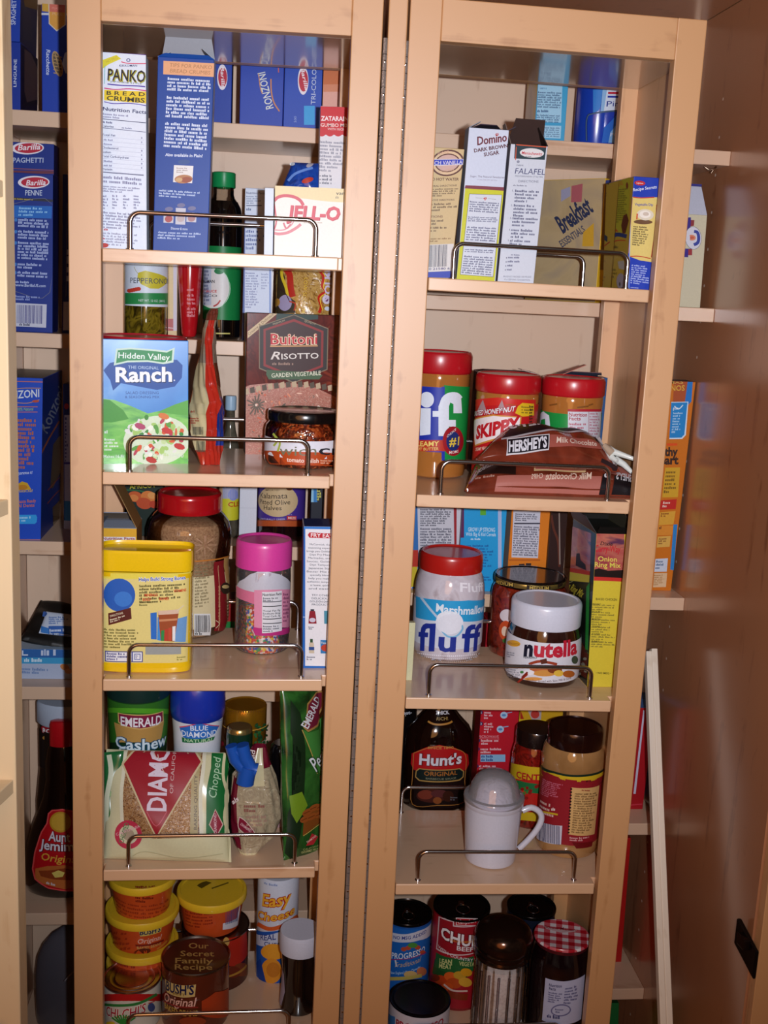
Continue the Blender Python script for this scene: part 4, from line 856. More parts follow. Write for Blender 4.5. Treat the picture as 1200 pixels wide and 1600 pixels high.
# ================================================================== left rack, shelf 4
X('d1')
j = Jar('cashew_can', 'dark green can lettered Cashew with deep green lid', 'can', 'Ls4', 217, 140, .155, -30)
pr = [(0,0),(.72,.002),(.76,.03),(.93,.7),(.96,.87)]
j.part('can_body', P('16401E', .3, 0, .4), pr); j.part('lid', P('0E2C28', .3, 0, .4), [(.96,.865),(1,.87),(1.02,.96),(.98,1),(0,1)])
a = j.label_part('2E6A20', pr, .05, .86, .0004)
a.R(72,130,360,152,'4E9A24',6); a.Pg([(110,195),(160,210),(220,214),(290,205),(332,190),(320,262),(300,300),(220,312),(140,306),(122,270)],'B08A4A'); a.R(90,285,345,420,'123018')
a.Pg([(126,152),(180,160),(230,162),(290,156),(328,144),(330,190),(300,212),(225,228),(160,216),(128,196)],'C8A868'); a.Pg([(130,156),(180,164),(230,166),(290,160),(324,149),(326,188),(298,208),(225,223),(162,212),(133,193)],'7A1C3C')
a.T('EMERALD', 140,208, 318,200, 40, 'E0E0E6', .02); 
for bo, c in ((.07,'1C4A6A'),(.02,'C8DCE8')): a.T('Cashew', 118,302, 338,290, 50, c, bo)
a.T('&', 130,324, 150,324, 14, 'B8C8D0', .02); j.end()
j = Jar('almond_can', 'white can with a blue lid and blue diamond emblem', 'can', 'Ls4', 480, 119, .16, 10)
pr = [(0,0),(.84,.002),(.88,.03),(.84,.2),(.82,.35),(.9,.66),(.97,.8)]
j.part('can_body', P('D2D8E2', .3, 0, .3), pr); j.part('lid', P('1830A0', .28, 0, .5), [(.94,.76),(.99,.77),(1.02,.82),(1.02,.92),(.98,.98),(.94,1),(0,1)])
a = j.label_part(None, pr, .05, .75, .0004)
a.Pg([(400,215),(490,196),(580,210),(560,240),(480,262),(420,250)],'C84860'); a.Pg([(402,220),(490,200),(576,214),(560,245),(480,280),(418,262)],'2C6CC0'); a.Pg([(412,262),(480,270),(560,258),(552,275),(480,288),(414,284)],'1E6A40')
a.T('BLUE', 450,232, 528,230, 22, 'D8E4F4', .015); a.T('DIAMOND', 412,254, 564,250, 24, 'D8E4F4', .015); a.T('NATURAL', 424,280, 552,276, 14, 'B8D8B0', .01); a.line([(570,190),(590,184)], 4, '8090C0'); j.end()
j = Jar('gold_rimmed_tin', 'white tin with an ornate gold band and green leaves', 'tin', 'Ls4', 692, 92, .21, 112)
pr = [(0,0),(1,.002),(1,1)]
j.part('tin_body', P('C8C4B8', .35, 0, .2), [(0,0),(.99,.002),(.99,.98)]); j.part('lid', P('B8801C', .22, .7, .3), [(.99,.68),(1.01,.685),(1.01,.99),(.98,1),(.94,.99),(0,.985)])
a = j.label_part(None, pr, 0, 1, .0008)
for i in range(16): a.E(610+i*11,147,4,6,'6A4410'); a.line([(604+i*11,160),(610+i*11,156)], 2, '6A4410')
for i in range(40): a.E(rr.uniform(735,785), rr.uniform(205,310), rr.uniform(4,12), rr.uniform(3,7), rr.choice(['24502A','2E6430','1C3C22']), rr.uniform(0,3), 7)
a.line([(590,196),(790,196)], 3, 'D8A040'); a.E(590,290,20,16,'A02030'); j.end()
j = Jar('green_bottle', 'dark green bottle with gold-topped cap, between nut bags', 'bottle', 'Ls4', 665, 58, .12, 212)
j.part('glass_body', P('0A1A0E', .06, 0, 1), [(0,0),(1.1,.005),(1.2,.05),(1.2,.45),(.9,.56),(.62,.62),(.6,.68)]); j.part('cap', P('0E2E1C', .25, 0, .6), [(.92,.64),(.98,.65),(1,.7),(1,.93),(.97,.955)]); j.part('cap_top', P('C8B070', .2, .9), [(.97,.95),(.95,.985),(.85,1),(0,.995)])
j = Jar('dressing_bottle', 'bottle with a rounded black cap and pink label, beside the green pecan pouch', 'bottle', 'Ls4', 858, 60, .15, 285)
j.part('body', P('B08A8C', .35, 0, .3), [(0,0),(.8,.002),(.86,.03),(.86,.42),(.74,.5)]); j.part('cap', P('0B090C', .2, 0, .9), [(.72,.42),(.92,.44),(1,.5),(1,.68),(.97,.86),(.86,.97),(.7,1),(0,1)])
a = j.label_part(None, [(0,.0),(.86,.03),(.86,.42)], .05, .42, .0004); a.G((828,460,892,560), 10, '8A5A62', .45); j.end()
# clear nut bags
def P3(bay, px, py, d): r = ray(cx_(px), cy_(py)); y = (BY if bay[0] == 'B' else (RY if bay[0] == 'R' else 0))+d; return CAM+r*((y-CAM.y)/r.y)
def floorpt(bay, px, py): return gp(bay, cx_(px), cy_(py))+V((0, 0, .001))
bl = floorpt('Ls4', 62, 806); br = floorpt('Ls4', 622, 822)
NUT = cloudy('walnut_pieces', ['4A2E1A', '8A5E38', 'B08A5E', '6A4426'], 150, .25, .7, 2.5, bump=.7)
CRM = P('CFCBA4', .22, 0, .5)
mb, a = pillow('x', [bl, br, P3('Ls4', 622, 290, .105), P3('Ls4', 76, 316, .105)], .052, CRM, nu=60, nv=60, wr=.003, seed=12)
a.Pg([(178,300),(510,300),(506,500),(498,705),(300,712),(240,700),(150,640),(150,520)], NUT)
for x in (166, 515): a.line([(x,280),(x-4+3*(x>300),400),(x-12,520),(x-8,700)], 16, 'D6D4BC')
a.line([(485,300),(480,480),(474,700)], 34, 'A89868'); a.T('BAKING QUALITY', 488,672, 490,430, 14, '5A4A30', .01)
a.Pg([(200,318),(300,300),(375,296),(455,292),(512,372),(310,712),(150,380)],'C8B890'); a.Pg([(206,324),(300,305),(375,300),(450,298),(502,372),(311,700),(160,382)],'981C2A')
a.T('DIAMC', 352,590, 360,312, 82, 'D8CCDC', .025); a.T('OF CALIFOR', 384,512, 392,318, 15, 'C8A8A8', .005)
for k in range(6): t = PI*.62+k*.36; a.line([(305-30*math.cos(t-PI*.1),385-30*math.sin(t)),(305-62*math.cos(t-PI*.1)-20,385-62*math.sin(t))], 4, 'D0B8B0')
a.line([(270,590),(312,655),(358,590)], 4, 'C05060')
a.E(184,694,62,64,'B8304A'); a.E(184,694,42,42,'C8C4A4'); a.E(184,694,26,26,'A0907A'); a.T('CHOPPED', 160,735, 190,645, 22, '5A7A50', .015); a.T('CALIFORNIA', 130,700, 240,660, 12, 'D8A8B0', .01)
a.Pg([(548,280),(628,278),(622,400),(606,520),(606,700),(528,704),(530,500),(548,400)],'14642C'); a.T('Chopped W', 572,532, 596,285, 34, 'A8CCA8', 0, .2)
a.Pg([(568,580),(602,650),(574,704),(540,650)],'C8B0A0'); a.Pg([(568,586),(597,650),(573,698),(545,650)],'8A1830'); a.T('DIAMOND', 574,690, 572,600, 12, 'D8B0B8', .01)
a.line([(610,290),(600,430),(618,520),(606,620),(622,700),(628,820)], 12, 'C8C49A'); a.line([(200,790),(260,770),(420,800),(600,780)], 3, 'B0A880')
a.emit(mb); o = link('walnut_bag', mb); tag(o, 'large bag of chopped walnuts with a red diamond emblem', 'bag')
mb, a = pillow('x', [P3('Ls4', 62, 720, .05), P3('Ls4', 118, 715, .05), P3('Ls4', 152, 318, .09), P3('Ls4', 66, 330, .09)], .016, P('1C6434', .25, 0, .4), nu=20, nv=50, wr=.004, seed=3)
a.line([(88,340),(98,420),(82,520),(80,600),(72,700)], 22, 'C8CCB0'); a.line([(150,400),(152,470),(140,520),(150,600)], 12, 'B8C0A0'); a.E(120,508,28,18,'7A9A5A',-.4); a.line([(90,640),(76,700)], 12, 'C8B8C0'); a.emit(mb)
o2 = link('side_seam', mb); o2.parent = o; o2.location = V(o2['w'])-V(o['w'])
# twisted bag with a blue clip
def lump(name, px, label, cat, mat, mf=None, par=None, seed=1, ny=26):
    """soft lump: rows (y, left, right, d, thickness) in window pixels"""
    rows = []
    for y, l, r_, d, t in px: rows.append((P3('Ls4', l, y, d), P3('Ls4', r_, y, d), t))
    def fn(u, v):
        q = v*(len(rows)-1); i = min(int(q), len(rows)-2); q -= i; q = q*q*(3-2*q)
        L = rows[i][0].lerp(rows[i+1][0], q); R_ = rows[i][1].lerp(rows[i+1][1], q); t = rows[i][2]*(1-q)+rows[i+1][2]*q
        c = (L+R_)/2; hw = (R_-L)/2; th = u*2*PI; w = 1+.05*math.sin(th*5+v*9+seed)+.03*math.sin(th*11-v*14)
        return c-hw*math.cos(th)*w+V((0, -t/2*math.sin(th)*w, 0))
    mb = MB(); mb.grid(fn, 64, ny*3, mt(mat), mf); return mb, fn
BAGM = cloudy('chopped_nuts_film', ['8A7A62', 'B0A284', '9A8A70', 'C4B898'], 55, .16, .9, 1.5, bump=.8)
MAR = P('6A1428', .25, 0, .5); CR2 = P('C8BC94', .25, 0, .4)
mb, fn = lump('x', [(300,728,790,.105,.02),(370,690,806,.1,.03),(430,640,826,.09,.04),(520,628,846,.075,.055),(620,632,848,.07,.06),(690,640,826,.065,.05),(740,655,780,.055,.025),(790,680,740,.045,.01),(815,698,716,.04,.004)], '', '', BAGM,
  lambda u, v: MAR if (.02 < u < .13 and .25 < v < .8) else CR2 if (v > .82 or (v < .3 and .2 < u < .33)) else (MAR if v < .17 else BAGM))
S = Flat(P3('Ls4', 740, 600, .036), V((1,0,0)), V((0,0,1)), V((0,-1,0))); a = Art(S); a.o0 = 0
mb2 = MB(); a2 = Art(Flat(P3('Ls4', 740, 600, .0365), V((1,0,0)), V((0,0,1)), V((0,-1,0)), lambda u, v: -2.2*(u*u+.5*v*v)))
a2.G((690,560,805,600),2,'8A5A50',.5,3); a2.G((700,610,800,680),4,'A08070',.5,5); a2.Pg([(668,620),(700,640),(742,700),(700,700),(664,668)],'7A1830'); a2.line([(668,620),(664,668),(700,700),(742,702),(700,642),(668,620)],3,'D8C0B8'); a2.T('DIAMOND', 672,655, 718,690, 12, 'D8B0B8', .01); a2.T('als', 640,566, 668,545, 20, 'D8C8C8', .02, .2); a2.T('Sliced', 742,420, 738,330, 22, 'D8C8C0', .01, .2)
a2.emit(mb); nb = tag(link('sliced_nut_bag', mb), 'twisted clear bag of sliced nuts with maroon band, held shut by a blue clip', 'bag')
mb = MB(); blu = P('174FA8', .35, 0, .2)
for pts, w, t in (([(632,300),(648,360),(690,410),(712,400)], 13, .007), ([(680,296),(692,350),(718,400),(744,408)], 15, .008), ([(712,392),(700,430),(694,468)], 19, .009)):
    q = [P3('Ls4', x, y, .035) for x, y in pts]; mb.tube(q, [w/1200*.9]*len(q), blu, 12)
mb.tube([P3('Ls4', 640, 312, .03), P3('Ls4', 700, 380, .03)], .003, blu, 8); tag(link('bag_clip', mb), 'bright blue plastic clip pinching the twisted nut bag', 'clip')
# pecan pouch
GRN = cloudy('pecan_pouch_green', ['0E2410', '1E4A1C', '2E6426', '12300F'], 16, .2, .7, .8)
bl = floorpt('Ls4', 866, 815); br = P3('Ls4', 1040, 782, .065)
mb, a = pillow('x', [bl, br, P3('Ls4', 1085, 30, .10), P3('Ls4', 850, 30, .09)], .035, GRN, nu=50, nv=60, wr=.003, seed=21)
a.Pg([(860,60),(842,130),(885,260),(920,330),(915,450),(880,560),(830,740),(900,815),(930,600),(935,300),(915,150)],'12260F')
a.Pg([(940,170),(950,110),(1000,60),(1040,55),(1040,130),(1000,210),(945,235),(925,215)],'A07840'); a.Pg([(945,172),(955,115),(1002,66),(1036,62),(1034,126),(996,202),(945,226),(930,208)],'6E1C30')
a.T('EMERALD', 944,222, 1022,92, 34, 'D0D0D4', .02); a.T('G L A Z E D', 972,322, 1040,200, 16, 'B0A050', .005)
a.Pg([(925,225),(945,238),(1000,225),(1040,160),(1040,330),(1000,420),(968,350)],'3C7A34'); a.line([(920,225),(968,350),(988,420)],4,'A89048')
for bo, c in ((.06,'1A3A18'),(.01,'D8DCE0')): a.T('Pecan', 982,412, 1075,330, 64, c, bo, .25)
a.Pg([(870,520),(920,500),(945,560),(900,640),(880,600)],'6A8A1E'); a.Pg([(1000,430),(1030,420),(1030,560),(1015,520)],'6A4A2C')
a.Pg([(930,600),(980,560),(1035,540),(1030,625),(925,695)],'7A4418'); 
for x, y in ((945,590),(975,570),(1005,565),(935,620),(965,610),(1000,600)): a.E(x, y, 26, 14, '8E4A1C', -.5); a.line([(x-18,y+8),(x+18,y-8)], 3, '5A2A0E')
a.T('nuts', 1003,622, 1050,606, 26, 'D8D0C4', .02); a.line([(925,695),(1030,628)],3,'C8A050')
a.Pg([(940,740),(965,685),(998,700),(975,735)],'B02A30'); a.T('DIAMOND', 945,728, 990,698, 9, 'E0C0B0', .01); a.T('CALIFORNIA', 930,762, 1010,742, 8, '9AA060', .005); a.T('GOURMET PECANS', 924,776, 1015,756, 10, 'B0B070', .01)
a.emit(mb); tag(link('pecan_pouch', mb), 'tall dark green pouch of glazed pecans, right end of the fourth left shelf', 'pouch')

# ================================================================== left rack, shelf 5
X('d2')
LIDY = P('DCB828', .35, 0, .2); ORB = P('C04C1E', .3, 0, .3)
def bean_tub(label, cx, hw, d, lift, H, txt=True, seed=1, bar=False):
    j = Jar('bean_tub', label, 'tub', 'Ls5', cx, hw, d, 0, H=H, lift=lift, group='orange bean tubs with yellow lids')
    pr = [(0,0),(.74,.002),(.79,.03),(.92,.76),(.93,.82)]
    j.part('tub_body', ORB, pr); j.part('lid', LIDY, [(.92,.79),(.99,.795),(1,.82),(1,.96),(.98,1),(.9,1.0),(.88,.97),(0,.965)])
    return j, pr
tl_ = gx('Ls5', cx_(238), .15); 
H1 = .0635
jc, pr = bean_tub('bottom orange bean tub of the stack behind the tomato can', 235, 158, .15, 0, H1); a = jc.label_part(None, pr, .05, .7); a.G((100,480,300,520), 3, '8A2A14'); jc.end()
# lift the stack so that the middle lid meets its place in the picture
hmid = height(tl_, 210)
n = hmid/H1
jc2 = None
lm = hmid-H1
jm, pr = bean_tub('middle orange bean tub of the left stack, with a small printed label', 235, 162, .15, lm, H1); a = jm.label_part(None, pr, .05, .72)
a.Pg([(218,322),(300,302),(322,310),(318,330),(226,352)],'C8B860'); a.T("BUSH'S", 224,346, 316,328, 22, '1A2050', .03); a.T('Original', 215,384, 320,362, 22, 'E0B8A8', .01, .2); a.line([(205,392),(330,368)], 8, '7A1E14'); a.T('BAKED BEANS', 212,408, 318,388, 12, 'C8A860', .01); a.E(235,420,38,14,'5A1E12',-.2); a.line([(300,408),(345,370)],7,'C88030'); a.G((112,320,200,430), 5, '9A3418', .4, 4); jm.end()
if lm-H1 > .03:
    jx, pr = bean_tub('second orange bean tub from the bottom of the left stack', 235, 160, .15, lm-H1 if lm-H1 < H1*1.5 else H1, H1); a = jx.label_part(None, pr, .1, .6); a.G((112,430,330,470),2,'8A2A14'); jx.end()
jt, pr = bean_tub('topmost orange bean tub of the left stack, its lid hidden by the shelf above', 237, 150, .15, lm+H1*.965, H1); a = jt.label_part(None, pr, .05, .72); a.G((205,120,300,200), 5, '6A2010', .5, 5); a.G((120,170,360,240), 5, '943418', .4, 6); jt.end()
tall = Jar('bean_can', 'tall dark brown bean can carrying an orange tub, behind the brown-topped can', 'can', 'Ls5', 560, 150, .195, 292)
CANB = P('4A1A10', .25, .2, .6)
tall.part('can_body', CANB, [(0,0),(.97,.0),(.99,.01),(.98,.03),(.98,.97)]); tall.part('rim', P('8A7A70', .25, 1), [(.98,.97),(1,.975),(1,.995),(.97,1),(.95,.985),(0,.98)])
a = tall.label_part(None, [(.982,0),(.982,1)], .05, .95); a.Pg([(600,360),(700,330),(705,430),(640,490),(600,470)],'B0281A'); a.E(680,500,40,30,'7A3A1C'); a.E(640,510,34,26,'6A2414'); a.line([(620,530),(700,480)],8,'B08030'); a.E(610,375,14,20,'C89A50'); tall.end()
t2 = tall.C.z-LU(tall.C.x, 0, ZL['s5']).z+tall.H
jd, pr = bean_tub('orange bean tub with barcode standing on the tall brown can', 545, 155, .195, tall.H, .068); a = jd.label_part(None, pr, .05, .72)
a.Pg([(598,208),(672,178),(662,300),(594,322)],'D0D4E0'); a.bars(606,205,662,300,'38508A',4,-18); a.G((430,200,590,300), 7, '8A2A14', .4, 8); jd.end()
a = Art(Flat(jd.C+V((0,0,jd.H*.966)), V((1,0,0)), V((0,1,0)), V((0,0,1)))); mb = MB(); a.Pg([(470,120),(520,105),(545,112),(500,138)],'5A4A10'); a.line([(545,138),(620,112)],6,'6A5A18'); a.emit(mb); link('lid_print', mb, jd.root)
j = Jar('tomato_can', 'small can with silver top, green and white label, bottom left corner', 'can', 'Ls5', 190, 128, .078, 525)
j.part('can_body', P('A8A4A4', .3, .8), [(0,0),(.97,0),(.97,.96)]); j.part('can_top', P('B8A09A', .22, 1), [(.97,.95),(1,.965),(1.0,.99),(.98,1),(.95,.985),(.93,.965),(.8,.96),(.78,.972),(.75,.96),(.6,.96),(.58,.967),(.55,.958),(0,.958)])
a = j.label_part('C8C8BC', [(.972,0),(.972,1)], .03, .93); a.R(55,608,320,640,'B01C1C',0); a.line([(60,655),(140,660),(220,650),(300,610)], 12, '2E7A3A'); 
for bo, c in ((.05,'E8E0D8'),(.015,'A81C30')): a.T('CHI-CHI\'S', 76,700, 250,688, 44, c, bo, .1)
a.E(275,668,16,20,'3A4A80'); a.line([(262,650),(290,640)],4,'B03030')
for k in range(9): a.line([(150,745),(100+k*13,712-12*math.sin(k*PI/8))], 7, '2E8A34')
a.E(95,738,20,8,'D8C030'); j.end()
j = Jar('bean_can', 'brown bean can with lettering on its brown lid, bottom of the left rack', 'can', 'Ls5', 473, 152, .082, 432)
j.part('can_body', P('5A2414', .25, .1, .7), [(0,0),(.97,0),(.97,.96)]); j.part('can_top', P('9A8A80', .22, 1), [(.97,.95),(1,.965),(1.0,.99),(.98,1),(.95,.985),(.93,.97),(.92,.965)]); j.part('paper_lid', P('4A1E14', .4, .2, .3), [(.93,.969),(.7,.97),(0,.97)])
a = Art(Flat(j.C+V((0,0,j.H*.971)), V((1,0,0)), V((0,1,0)), V((0,0,1)))); mb = MB()
for t, x0, x1, y in (('Our', 442,532,405), ('Secret', 405,556,440), ('Family', 382,552,472), ('Recipe', 380,548,500)): a.T(t, x0,y, x1,y+1, 24, 'A8844A', .012)
a.emit(mb); link('lid_lettering', mb, j.root)
a = j.label_part(None, [(.972,0),(.972,1)], .03, .95)
a.Pg([(336,540),(400,568),(475,566),(470,620),(410,624),(345,600)],'C8B070'); a.T("BUSH'S", 342,588, 466,610, 36, '1A1C44', .03); a.T('BEST', 372,610, 428,618, 10, '8A7030', .02); a.T('Original', 335,634, 478,662, 32, 'E0B0A0', .012, .2); a.line([(330,640),(400,665),(485,668)], 6, '8A2A24'); a.T('BAKED BEANS', 336,668, 482,705, 20, 'C8A040', .02); a.Pg([(560,600),(620,580),(622,700),(500,705),(500,640)],'A83C18'); a.E(460,730,60,20,'8A3A1C'); j.end()
j = Jar('cheese_can', 'tall white and blue spray cheese can with orange lettering', 'can', 'Ls5', 838, 92, 560, 60)
j.part('can_body', P('C6D0E0', .25, 0, .5), [(0,0),(.96,0),(1,.01),(1,.97),(.95,1),(0,1)])
a = j.label_part(None, [(1.0,0),(1.0,1)], .01, .98, .0004); a.Pg([(745,320),(800,330),(860,320),(930,300),(930,560),(745,560)],'1E50A8'); a.Pg([(745,340),(800,345),(850,330),(850,385),(745,385)],'B8C4DC'); a.line([(750,295),(800,318),(860,305),(930,260)], 18, 'C85A28')
for bo, c in ((.06,'A82818'),(.02,'E0A830')): a.T('Easy', 770,212, 900,196, 60, c, bo, .1); a.T('Cheese', 752,268, 915,244, 56, c, bo, .1)
a.T('REAL', 764,366, 832,364, 26, '2A3C80', .015); a.T('CHEESE', 780,392, 880,392, 20, '2A3C80', .015); a.E(820,420,54,36,'D8982C'); a.E(812,505,46,56,'D08C28'); a.E(820,500,30,34,'B87420'); a.Pg([(745,470),(765,450),(790,560),(760,555)],'143C90'); a.G((780,104,900,118),1,'8898C0'); j.end()
j = Jar('shaker_bottle', 'dark bottle with a white flat cap, front right of the fifth left shelf', 'bottle', 'Ls5', 936, 92, 722, 318)
pr = [(0,0),(.8,.002),(.9,.02),(.92,.06),(.84,.3),(.82,.5),(.9,.72),(.94,.76)]
j.part('bottle_body', P('0C0808', .07, 0, 1), pr); j.part('cap', P('C6CADA', .4), [(.93,.75),(.97,.755),(1,.8),(1,.97),(.96,1),(0,1)]); a = j.label_part(None, pr, .1, .7); a.Pg([(848,480),(868,520),(872,600),(856,660),(846,640)],'9A90A4'); j.end()

# ================================================================== right rack, shelf 1
X('e5')
b = Carton('drink_mix_box', 'tan vanilla drink mix box with round brown seal, half hidden by the right rack frame', 'box', 'Rs1', -20, 312, .04, 280, .045, 'C9AE7E', 'A88E66', '8C9098', dr=.04, tl=95)
f = b.F
f.E(240,430,148,120,'5A2E24'); f.E(240,430,132,106,'D8B890'); f.E(240,430,112,84,'5A2E24'); f.E(240,430,100,74,'C8A498'); f.Pg([(100,390),(385,400),(380,455),(100,450)],'D8D0D0'); f.Pg([(100,396),(378,405),(374,448),(100,444)],'2436B0'); f.T('FRENCH VANILLA', 20,440, 372,446, 34, 'D8D0E0', .01); f.T('CAFE', 150,355, 250,340, 22, 'C89880', .01); f.T('COLLECTION', 160,520, 300,500, 20, 'C8A080', .01)
f.T('ADD HOT WATER', 60,582, 345,594, 26, '5A3226', .02); f.T('GENERAL DIRECTIONS', 60,640, 330,644, 16, '5A4030', .01); f.G(((60,650),(352,656),(352,735),(60,730)), 4, '6A5238', .5, 2); f.T('ALTERNATIVE DIRECTIONS', 20,768, 314,772, 16, '5A4030', .01); f.G(((60,782),(345,788),(345,865),(60,862)), 3, '6A5238', .5, 3)
f.T('OPTIONS', 60,918, 216,920, 20, '6A4630', .01); f.G(((50,930),(285,936),(280,990),(50,985)), 2, '6A5238', .5, 4); f.G(((50,995),(285,1000),(285,1050),(50,1045)), 2, '6A5238', .5, 5); f.G(((40,1095),(325,1100),(318,1142),(40,1138)), 2, '8A6A40', .5, 6)
f.R(-20,1160,322,1410,'D2CCC8'); f.bars(90,1165,278,1362,'3A3A4A',5); f.T('0 21580 6', 110,1388, 296,1390, 20, '2A2A6A', .01); f.R(-30,1405,330,1470,'26389C'); f.R(-30,1410,330,1470,'2A3CA4')
b.done()
b = Carton('sugar_box', 'leaning white and yellow box of dark brown sugar with its top torn open', 'box', 'Rs1', 362, 710, .036, 108, .035, 'C9CEDE', '8E96A4', '5A5058', dr=.036, tl=475)
f = b.F
f.Pg([(425,652),(790,672),(770,800),(700,1500),(340,1500)],'C6C41E'); f.Pg([(428,624),(795,650),(790,682),(420,652)],'7A3040')
f.Pg([(462,700),(756,716),(688,1452),(392,1424)],'4A4430'); f.Pg([(465,704),(752,719),(685,1448),(396,1421)],'CDD0DA')
for d, c in ((3,'B85A60'),(0,'5A2230')): f.T('Domino', 526+d,268, 790+d,236, 76, c, .015, .12)
f.T('★', 680,185, 715,187, 30, 'C04038') if 0 else f.line([(690,165),(700,190),(712,166),(684,178),(716,180),(690,165)], 4, 'C04038')
f.T('DARK BROWN', 500,332, 800,292, 32, '5A2A34', .03); f.T('SUGAR', 588,370, 724,350, 33, '5A2A34', .03)
f.T('Sugar, The Natural Sweetener', 468,552, 775,570, 18, '6A5A6A', 0); f.T('15 CALORIES PER SERVING', 530,580, 708,590, 9, '8A7A88', 0)
f.line([(520,738),(580,744)], 3, '8A8A8A'); f.line([(630,748),(700,756)], 3, '8A8A8A'); f.line([(594,738),(603,762),(614,738),(588,748),(620,748)], 5, 'C84838')
for q, n, s_ in ((((470,762),(732,782),(724,884),(462,862)), 5, 2), (((456,900),(722,916),(716,965),(452,950)), 3, 3), (((450,988),(712,1006),(700,1140),(436,1118)), 6, 4), (((432,1190),(690,1206),(686,1240),(430,1224)), 2, 5), (((426,1250),(690,1268),(672,1440),(404,1412)), 8, 6)): f.G(q, n, '5A5A78', .5, s_, just=1)
b.flap('k', .03, 12, '4A3A48', '2E2A34', tap=.3).flap('l', .02, 30, '8A8E98', '6A6A74', tap=.2).flap('r', .012, 150, '4A4450')
b.done()
b = Carton('falafel_mix_box', 'tall white falafel mix box with dark corner patch and brown flaps open', 'box', 'Rs1', 728, 1050, .036, 255, .035, 'C9CCD6', '7A7886', '3A2A28', dr=.036, tl=848)
f = b.F
f.Pg([(855,250),(1135,275),(1122,405),(850,385)],'20343C'); f.line([(865,262),(1135,290)], 9, 'C85028'); f.line([(866,280),(862,400)], 7, 'C85028'); f.E(1006,340,108,42,'D8D4D4',.08); f.T('Manischewitz', 915,348, 1098,364, 26, 'C02838', .015, .1); f.G(((950,362),(1060,372),(1060,382),(950,374)),1,'5A5A6A')
f.E(886,415,13,13,'8A8A9A'); f.T('PAREVE', 872,452, 932,456, 12, '5A5A6A', .01); f.T('FALAFEL', 858,522, 1126,540, 52, '3A3A66', 0, .08); f.T('MEDITERRANEAN STYLE MIX', 862,550, 1108,566, 15, '6A6A7A', 0); f.T('DIRECTIONS', 892,600, 1070,608, 20, '5A5A6E', 0)
f.G(((845,615),(1100,632),(1100,650),(845,635)), 1, '7A7A8A')
for k, (y, n) in enumerate(((660,4),(790,4),(905,3),(1010,3),(1105,2))): f.T(str(k+1)+'.', 838-k*7,y+22, 852-k*7,y+22, 18, '5A5A6E', 0); f.G(((864-k*8,y),(1096-k*8,y+16),(1094-k*9,y+16+n*30),(860-k*9,y+n*30)), n, '5E5E78', .5, k)
f.G(((840,1240),(1000,1250),(1000,1266),(840,1256)), 1, '5E5E78'); 
for k in range(4): f.E(802-k*3, 1275+k*36, 5, 5, '5A5A6E'); f.G(((815-k*3,1262+k*36),(1030-(k>1)*110,1270+k*36),(1030-(k>1)*110,1290+k*36),(815-k*3,1282+k*36)), 1, '6A6A84', .6, k+9)
f.T('PRODUCT PACKED ON FRONT', 776,1448, 1026,1460, 15, '7A7A8A', 0); f.T('IS A SERVING SUGGESTION', 786,1474, 1012,1486, 14, '7A7A8A', 0)
b.flap('k', .045, 55, '5A4438', '3E2E2A', tap=.1).flap('l', .03, 108, '6A5A54', '5A4640', tap=.25).flap('r', .03, 62, '2E2422', '2A201E', tap=.2)
b.done()
X('e6')
def soup(nm, label, l, r, d, top, tl, front=True):
    b = Carton(nm, label, 'box', 'Rs1', l, r, d, top, .072, '1F3AA8', '2038A0', '6A5A40', dr=d, tl=tl, left='B29430', group='soup mix boxes on the top right shelf')
    return b
b = soup('soup_mix_box', 'blue and yellow vegetable dip soup mix box at the right of the top right shelf', 750, 960, .035, 302, 822)
f = b.F
f.E(890,360,46,20,'C02828',.05); f.T('Lipton', 862,366, 918,368, 14, 'E8D8D8', .015); f.T('Recipe Secrets', 830,432, 1035,400, 26, 'E0E4F0', .01, .2)
f.Pg([(822,478),(900,482),(1035,478),(1018,700),(985,1030),(880,1018),(785,985),(795,800)],'D8C070'); f.line([(826,480),(900,486),(1010,478)], 8, 'B83A28'); f.line([(1030,540),(1010,760),(975,990)], 9, 'A83A30'); f.line([(795,985),(870,982),(970,1000)], 8, 'B84028'); f.line([(824,490),(800,740),(780,960)], 5, 'C88848')
f.T('Vegetable Dip', 842,552, 998,552, 22, '2A3A9C', .012); f.E(910,690,80,20,'6A4A30'); f.E(930,628,72,48,'D8CDB8'); f.E(928,625,48,32,'E8E0D4'); f.E(935,622,26,16,'C8B8A8'); f.line([(862,620),(856,670)], 12, 'C85030')
f.G(((825,720),(972,728),(940,905),(812,890)), 9, '5A4A30', .5, 3); f.G(((805,1050),(965,1060),(950,1235),(790,1215)), 9, 'A8B4E0', .5, 4); f.T('www.recipe', 790,1252, 858,1256, 10, 'C0C8E8', .01)
f.line([(826,300),(800,700),(775,1285)], 6, '8AA8D8')
L = b.L
L.Pg([(670,345),(808,312),(800,500),(770,790),(640,780)],'A8A22A'); L.G(((680,350),(760,340),(760,390),(680,400)),4,'B86028',.6,1); L.G(((665,410),(790,400),(770,700),(640,700)), 16, '6A641E', .55, 2); L.E(782,382,10,28,'7A3A20'); L.Pg([(745,640),(775,620),(790,680),(760,790),(735,790),(725,720)],'5A2A18'); L.Pg([(650,775),(680,750),(700,775)],'B83A20')
L.line([(620,850),(680,800),(770,815)], 34, '24386C'); L.line([(620,880),(690,850),(760,850)], 8, 'B8301C'); L.G(((640,890),(755,895),(750,925),(640,920)),1,'5A4A28',.6); L.Pg([(690,1030),(745,1020),(748,1100),(700,1090)],'A8A098'); L.G(((640,1080),(690,1085),(680,1180),(640,1170)),3,'7A6A28'); L.E(715,1200,38,70,'9A9098'); L.E(705,1222,5,18,'2A2A2A'); L.line([(630,1260),(700,1262),(740,1280)], 14, 'A83020')
b.done()
